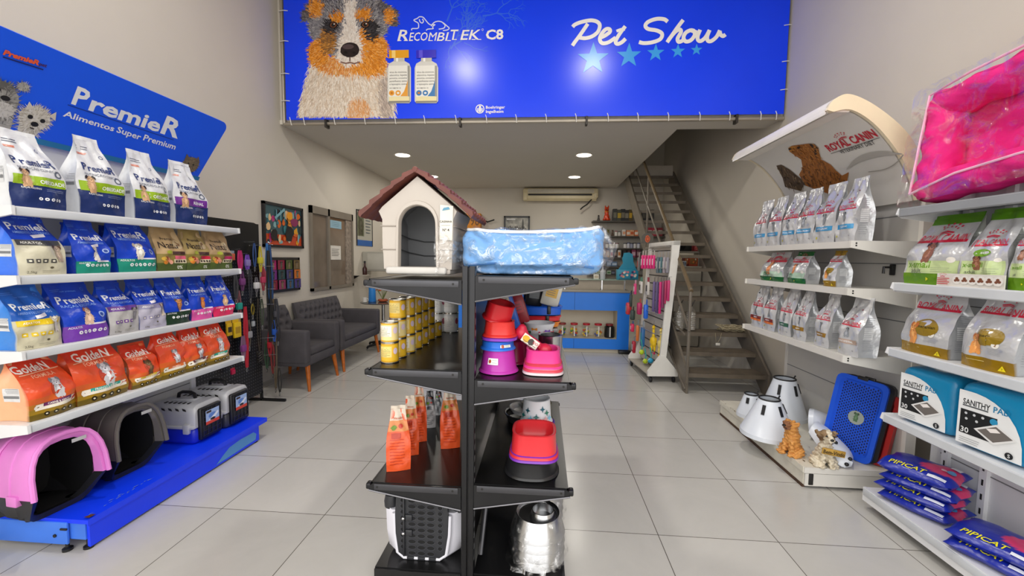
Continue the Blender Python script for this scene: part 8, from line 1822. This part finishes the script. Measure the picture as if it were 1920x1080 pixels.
rk(1216, 520, 553, .10, '#a8304a', '#cfcac4', 'white pack with red header next to the green topped one on the rack', it2='#4a4644')
for i, (px, c, yb) in enumerate(((1228, '#6a5a8c', 585), (1234, '#574a78', 590), (1240, '#d8267a', 590), (1245, '#8a3a62', 578), (1250, '#b02a5c', 570), (1255, '#c22a6c', 565))): rk(px, 520, yb, .035, '#7a7470', c, '%s collar strip, %s of six long ones on the white rack' % (['lilac', 'dark violet', 'bright pink', 'plum', 'crimson', 'raspberry'][i], n_[i]), header=.12)
rk(1184, 545, 575, .08, '#2a2c2c', '#2f3a36', 'dark camouflage toy hanging at the rack left edge above the red ball toy', it2='#4a5a48')
rk(1181, 560, 590, .10, '#b8283c', '#c8303c', 'red and grey ball toy hanging at the far left of the white rack', it2='#8a9094', d=.05)
rk(1188, 575, 600, .08, '#3a4a44', '#31403a', 'dark green knotted toy under the red ball toy on the white rack', it2='#56625a', d=.04)
rk(1201, 560, 590, .08, '#c86a3a', '#b81f5c', 'crimson plush toy with orange top in the middle of the white rack', d=.04)
rk(1213, 562, 598, .06, '#2a6ad0', '#1f6ae0', 'bright blue toy hanging beside the crimson plush on the white rack', d=.035)
rk(1187, 602, 622, .08, '#3a6aa8', '#d8285c', 'pink and blue toy pack low at the left of the white rack', d=.03, it2='#e8b8c4')
rk(1197, 600, 640, .045, '#8aa0a8', '#d9793a', 'orange and red striped bone toy low on the white rack', d=.025)
rk(1190, 632, 662, .07, '#8a8f96', '#b01c34', 'dark red toy pack at the lower left of the white rack', d=.03, it2='#b9bcc0')
rk(1207, 602, 650, .09, '#a8b4bc', '#2a6aa8', 'blue and teal rope toy pack in the lower middle of the white rack', d=.03, it2='#3a9aa0')
def balltoy(label, px, py, col, rr):
    p = QR(px, py) + QN * .03; t = thing('ball_toy', label, 'ball toy', tuple(p), 0, 'ball rope toys at the bottom of the white rack')
    MB().ball((0, 0, 0), rr, 14, 10).build('ball', mat('toy_' + col[1:], col, .6), t); MB().tube([(0, 0, rr * .9), (.01, .005, rr + .03), (0, 0, rr + .07), (-.01, 0, rr + .13)], .008, 8).build('rope', mat('toy_rope', '#3f9a94', .8, var=.4, scale=40), t); MB().tube([(rr * .98 * math.cos(a), .5 * rr * math.sin(2 * a), rr * .9 * math.sin(a) * .9) for a in np.linspace(0, 2 * PI, 20)[:-1]], .003, 5, closed=True).build('seam', mat('seam_white', '#e4e6d8', .6), t)
balltoy('lime green ball on a teal rope, upper of the two green balls', 1207, 660, '#b8d02a', .034); balltoy('lime green ball nearest the rack floor', 1214, 677, '#b5cc2c', .033); balltoy('turquoise ball toy beside the lower green ball', 1224, 676, '#2a9ac8', .034)
def chicken(label, px, yt, yb, col, body2, feet):
    p, q = QR(px, yt), QR(px, yb); L = p.z - q.z; t = thing('rubber_chicken', label, 'rubber toy', tuple(p), -PI / 2 + .9, 'rubber chickens on the white rack'); k = L; V_ = lambda *a: tuple(c * k for c in a)
    cm = mat('rubber_' + col[1:], col, .4)
    blob([(V_(0, 0, -.10), V_(.055, .06, .055)), (V_(0, -.04, -.10), V_(.03, .06, .03)), (V_(0, 0, -.24), V_(.042, .04, .13)), (V_(0, 0, -.38), V_(.05, .05, .09)), (V_(0, .01, -.55), V_(.105, .09, .16)), (V_(.03, .02, -.62), V_(.09, .09, .12)), (V_(-.05, 0, -.76), V_(.04, .04, .13)), (V_(.05, 0, -.76), V_(.04, .04, .13)), (V_(.09, .02, -.55), V_(.03, .05, .12)), (V_(-.09, .02, -.55), V_(.03, .05, .12))], .014 * k, cm, 'body', t, 2)
    MB().ball(V_(-.05, -.01, -.93), V_(.035, .04, .04), 8, 6).ball(V_(.05, -.01, -.93), V_(.035, .04, .04), 8, 6).build('feet', mat('rubber_' + feet[1:], feet, .4), t); MB().ball(V_(0, 0, -.045), V_(.02, .05, .025), 8, 6).build('comb', mat('rubber_comb', '#d8a01c' if feet != '#c81f5c' else '#e0b01c', .4), t)
    MB().tube([(0, 0, 0), (0, 0, .02 + .03 * k), (0, .02, .04)], .002, 5).build('hook_loop', CHROME, t)
chicken('bright yellow rubber chicken with pink feet hanging on the white rack', 1226, 608, 667, '#ecc51c', '#e0b018', '#c81f5c')
chicken('paler yellow rubber chicken nearest the white rack end post', 1240, 614, 672, '#e6d27a', '#e8c23a', '#e0a81c')
# oval sign standing behind the rack
t = thing('oval_sign', 'dark grey oval sign with orange emblem behind the white rack', 'sign', (0, 0, 0)); p, q = P(1212, 468, Y=5.66), P(1212, 437, Y=5.66); a0, a1 = P(1202, 455, Y=5.66).x, P(1224, 455, Y=5.66).x; cx, w = (a0 + a1) / 2, (a1 - a0) / 2
MB().prism([(cx + w * math.cos(a), q.z - (q.z - 1.66) * .45 + (q.z - 1.66) * .45 * math.sin(a)) for a in np.linspace(0, PI, 17)] + [(cx - w, 1.6525), (cx + w, 1.6525)], 5.63, 5.645, 'y').build('plate', mat('sign_grey', '#4f4a42', .5), t)
d = Decal(flat_fn((cx, 5.63, 1.655), (1, 0, 0), (0, 0, 1))); Hs = q.z - 1.66; d.ell(0, Hs * .42, w * .42, Hs * .36, H('#c8541c'), 18, .1); d.ring(0, Hs * .42, w * .2, w * .28, H('#6a2a12'), 16, 1.6); d.build('emblem', PRINT, t)
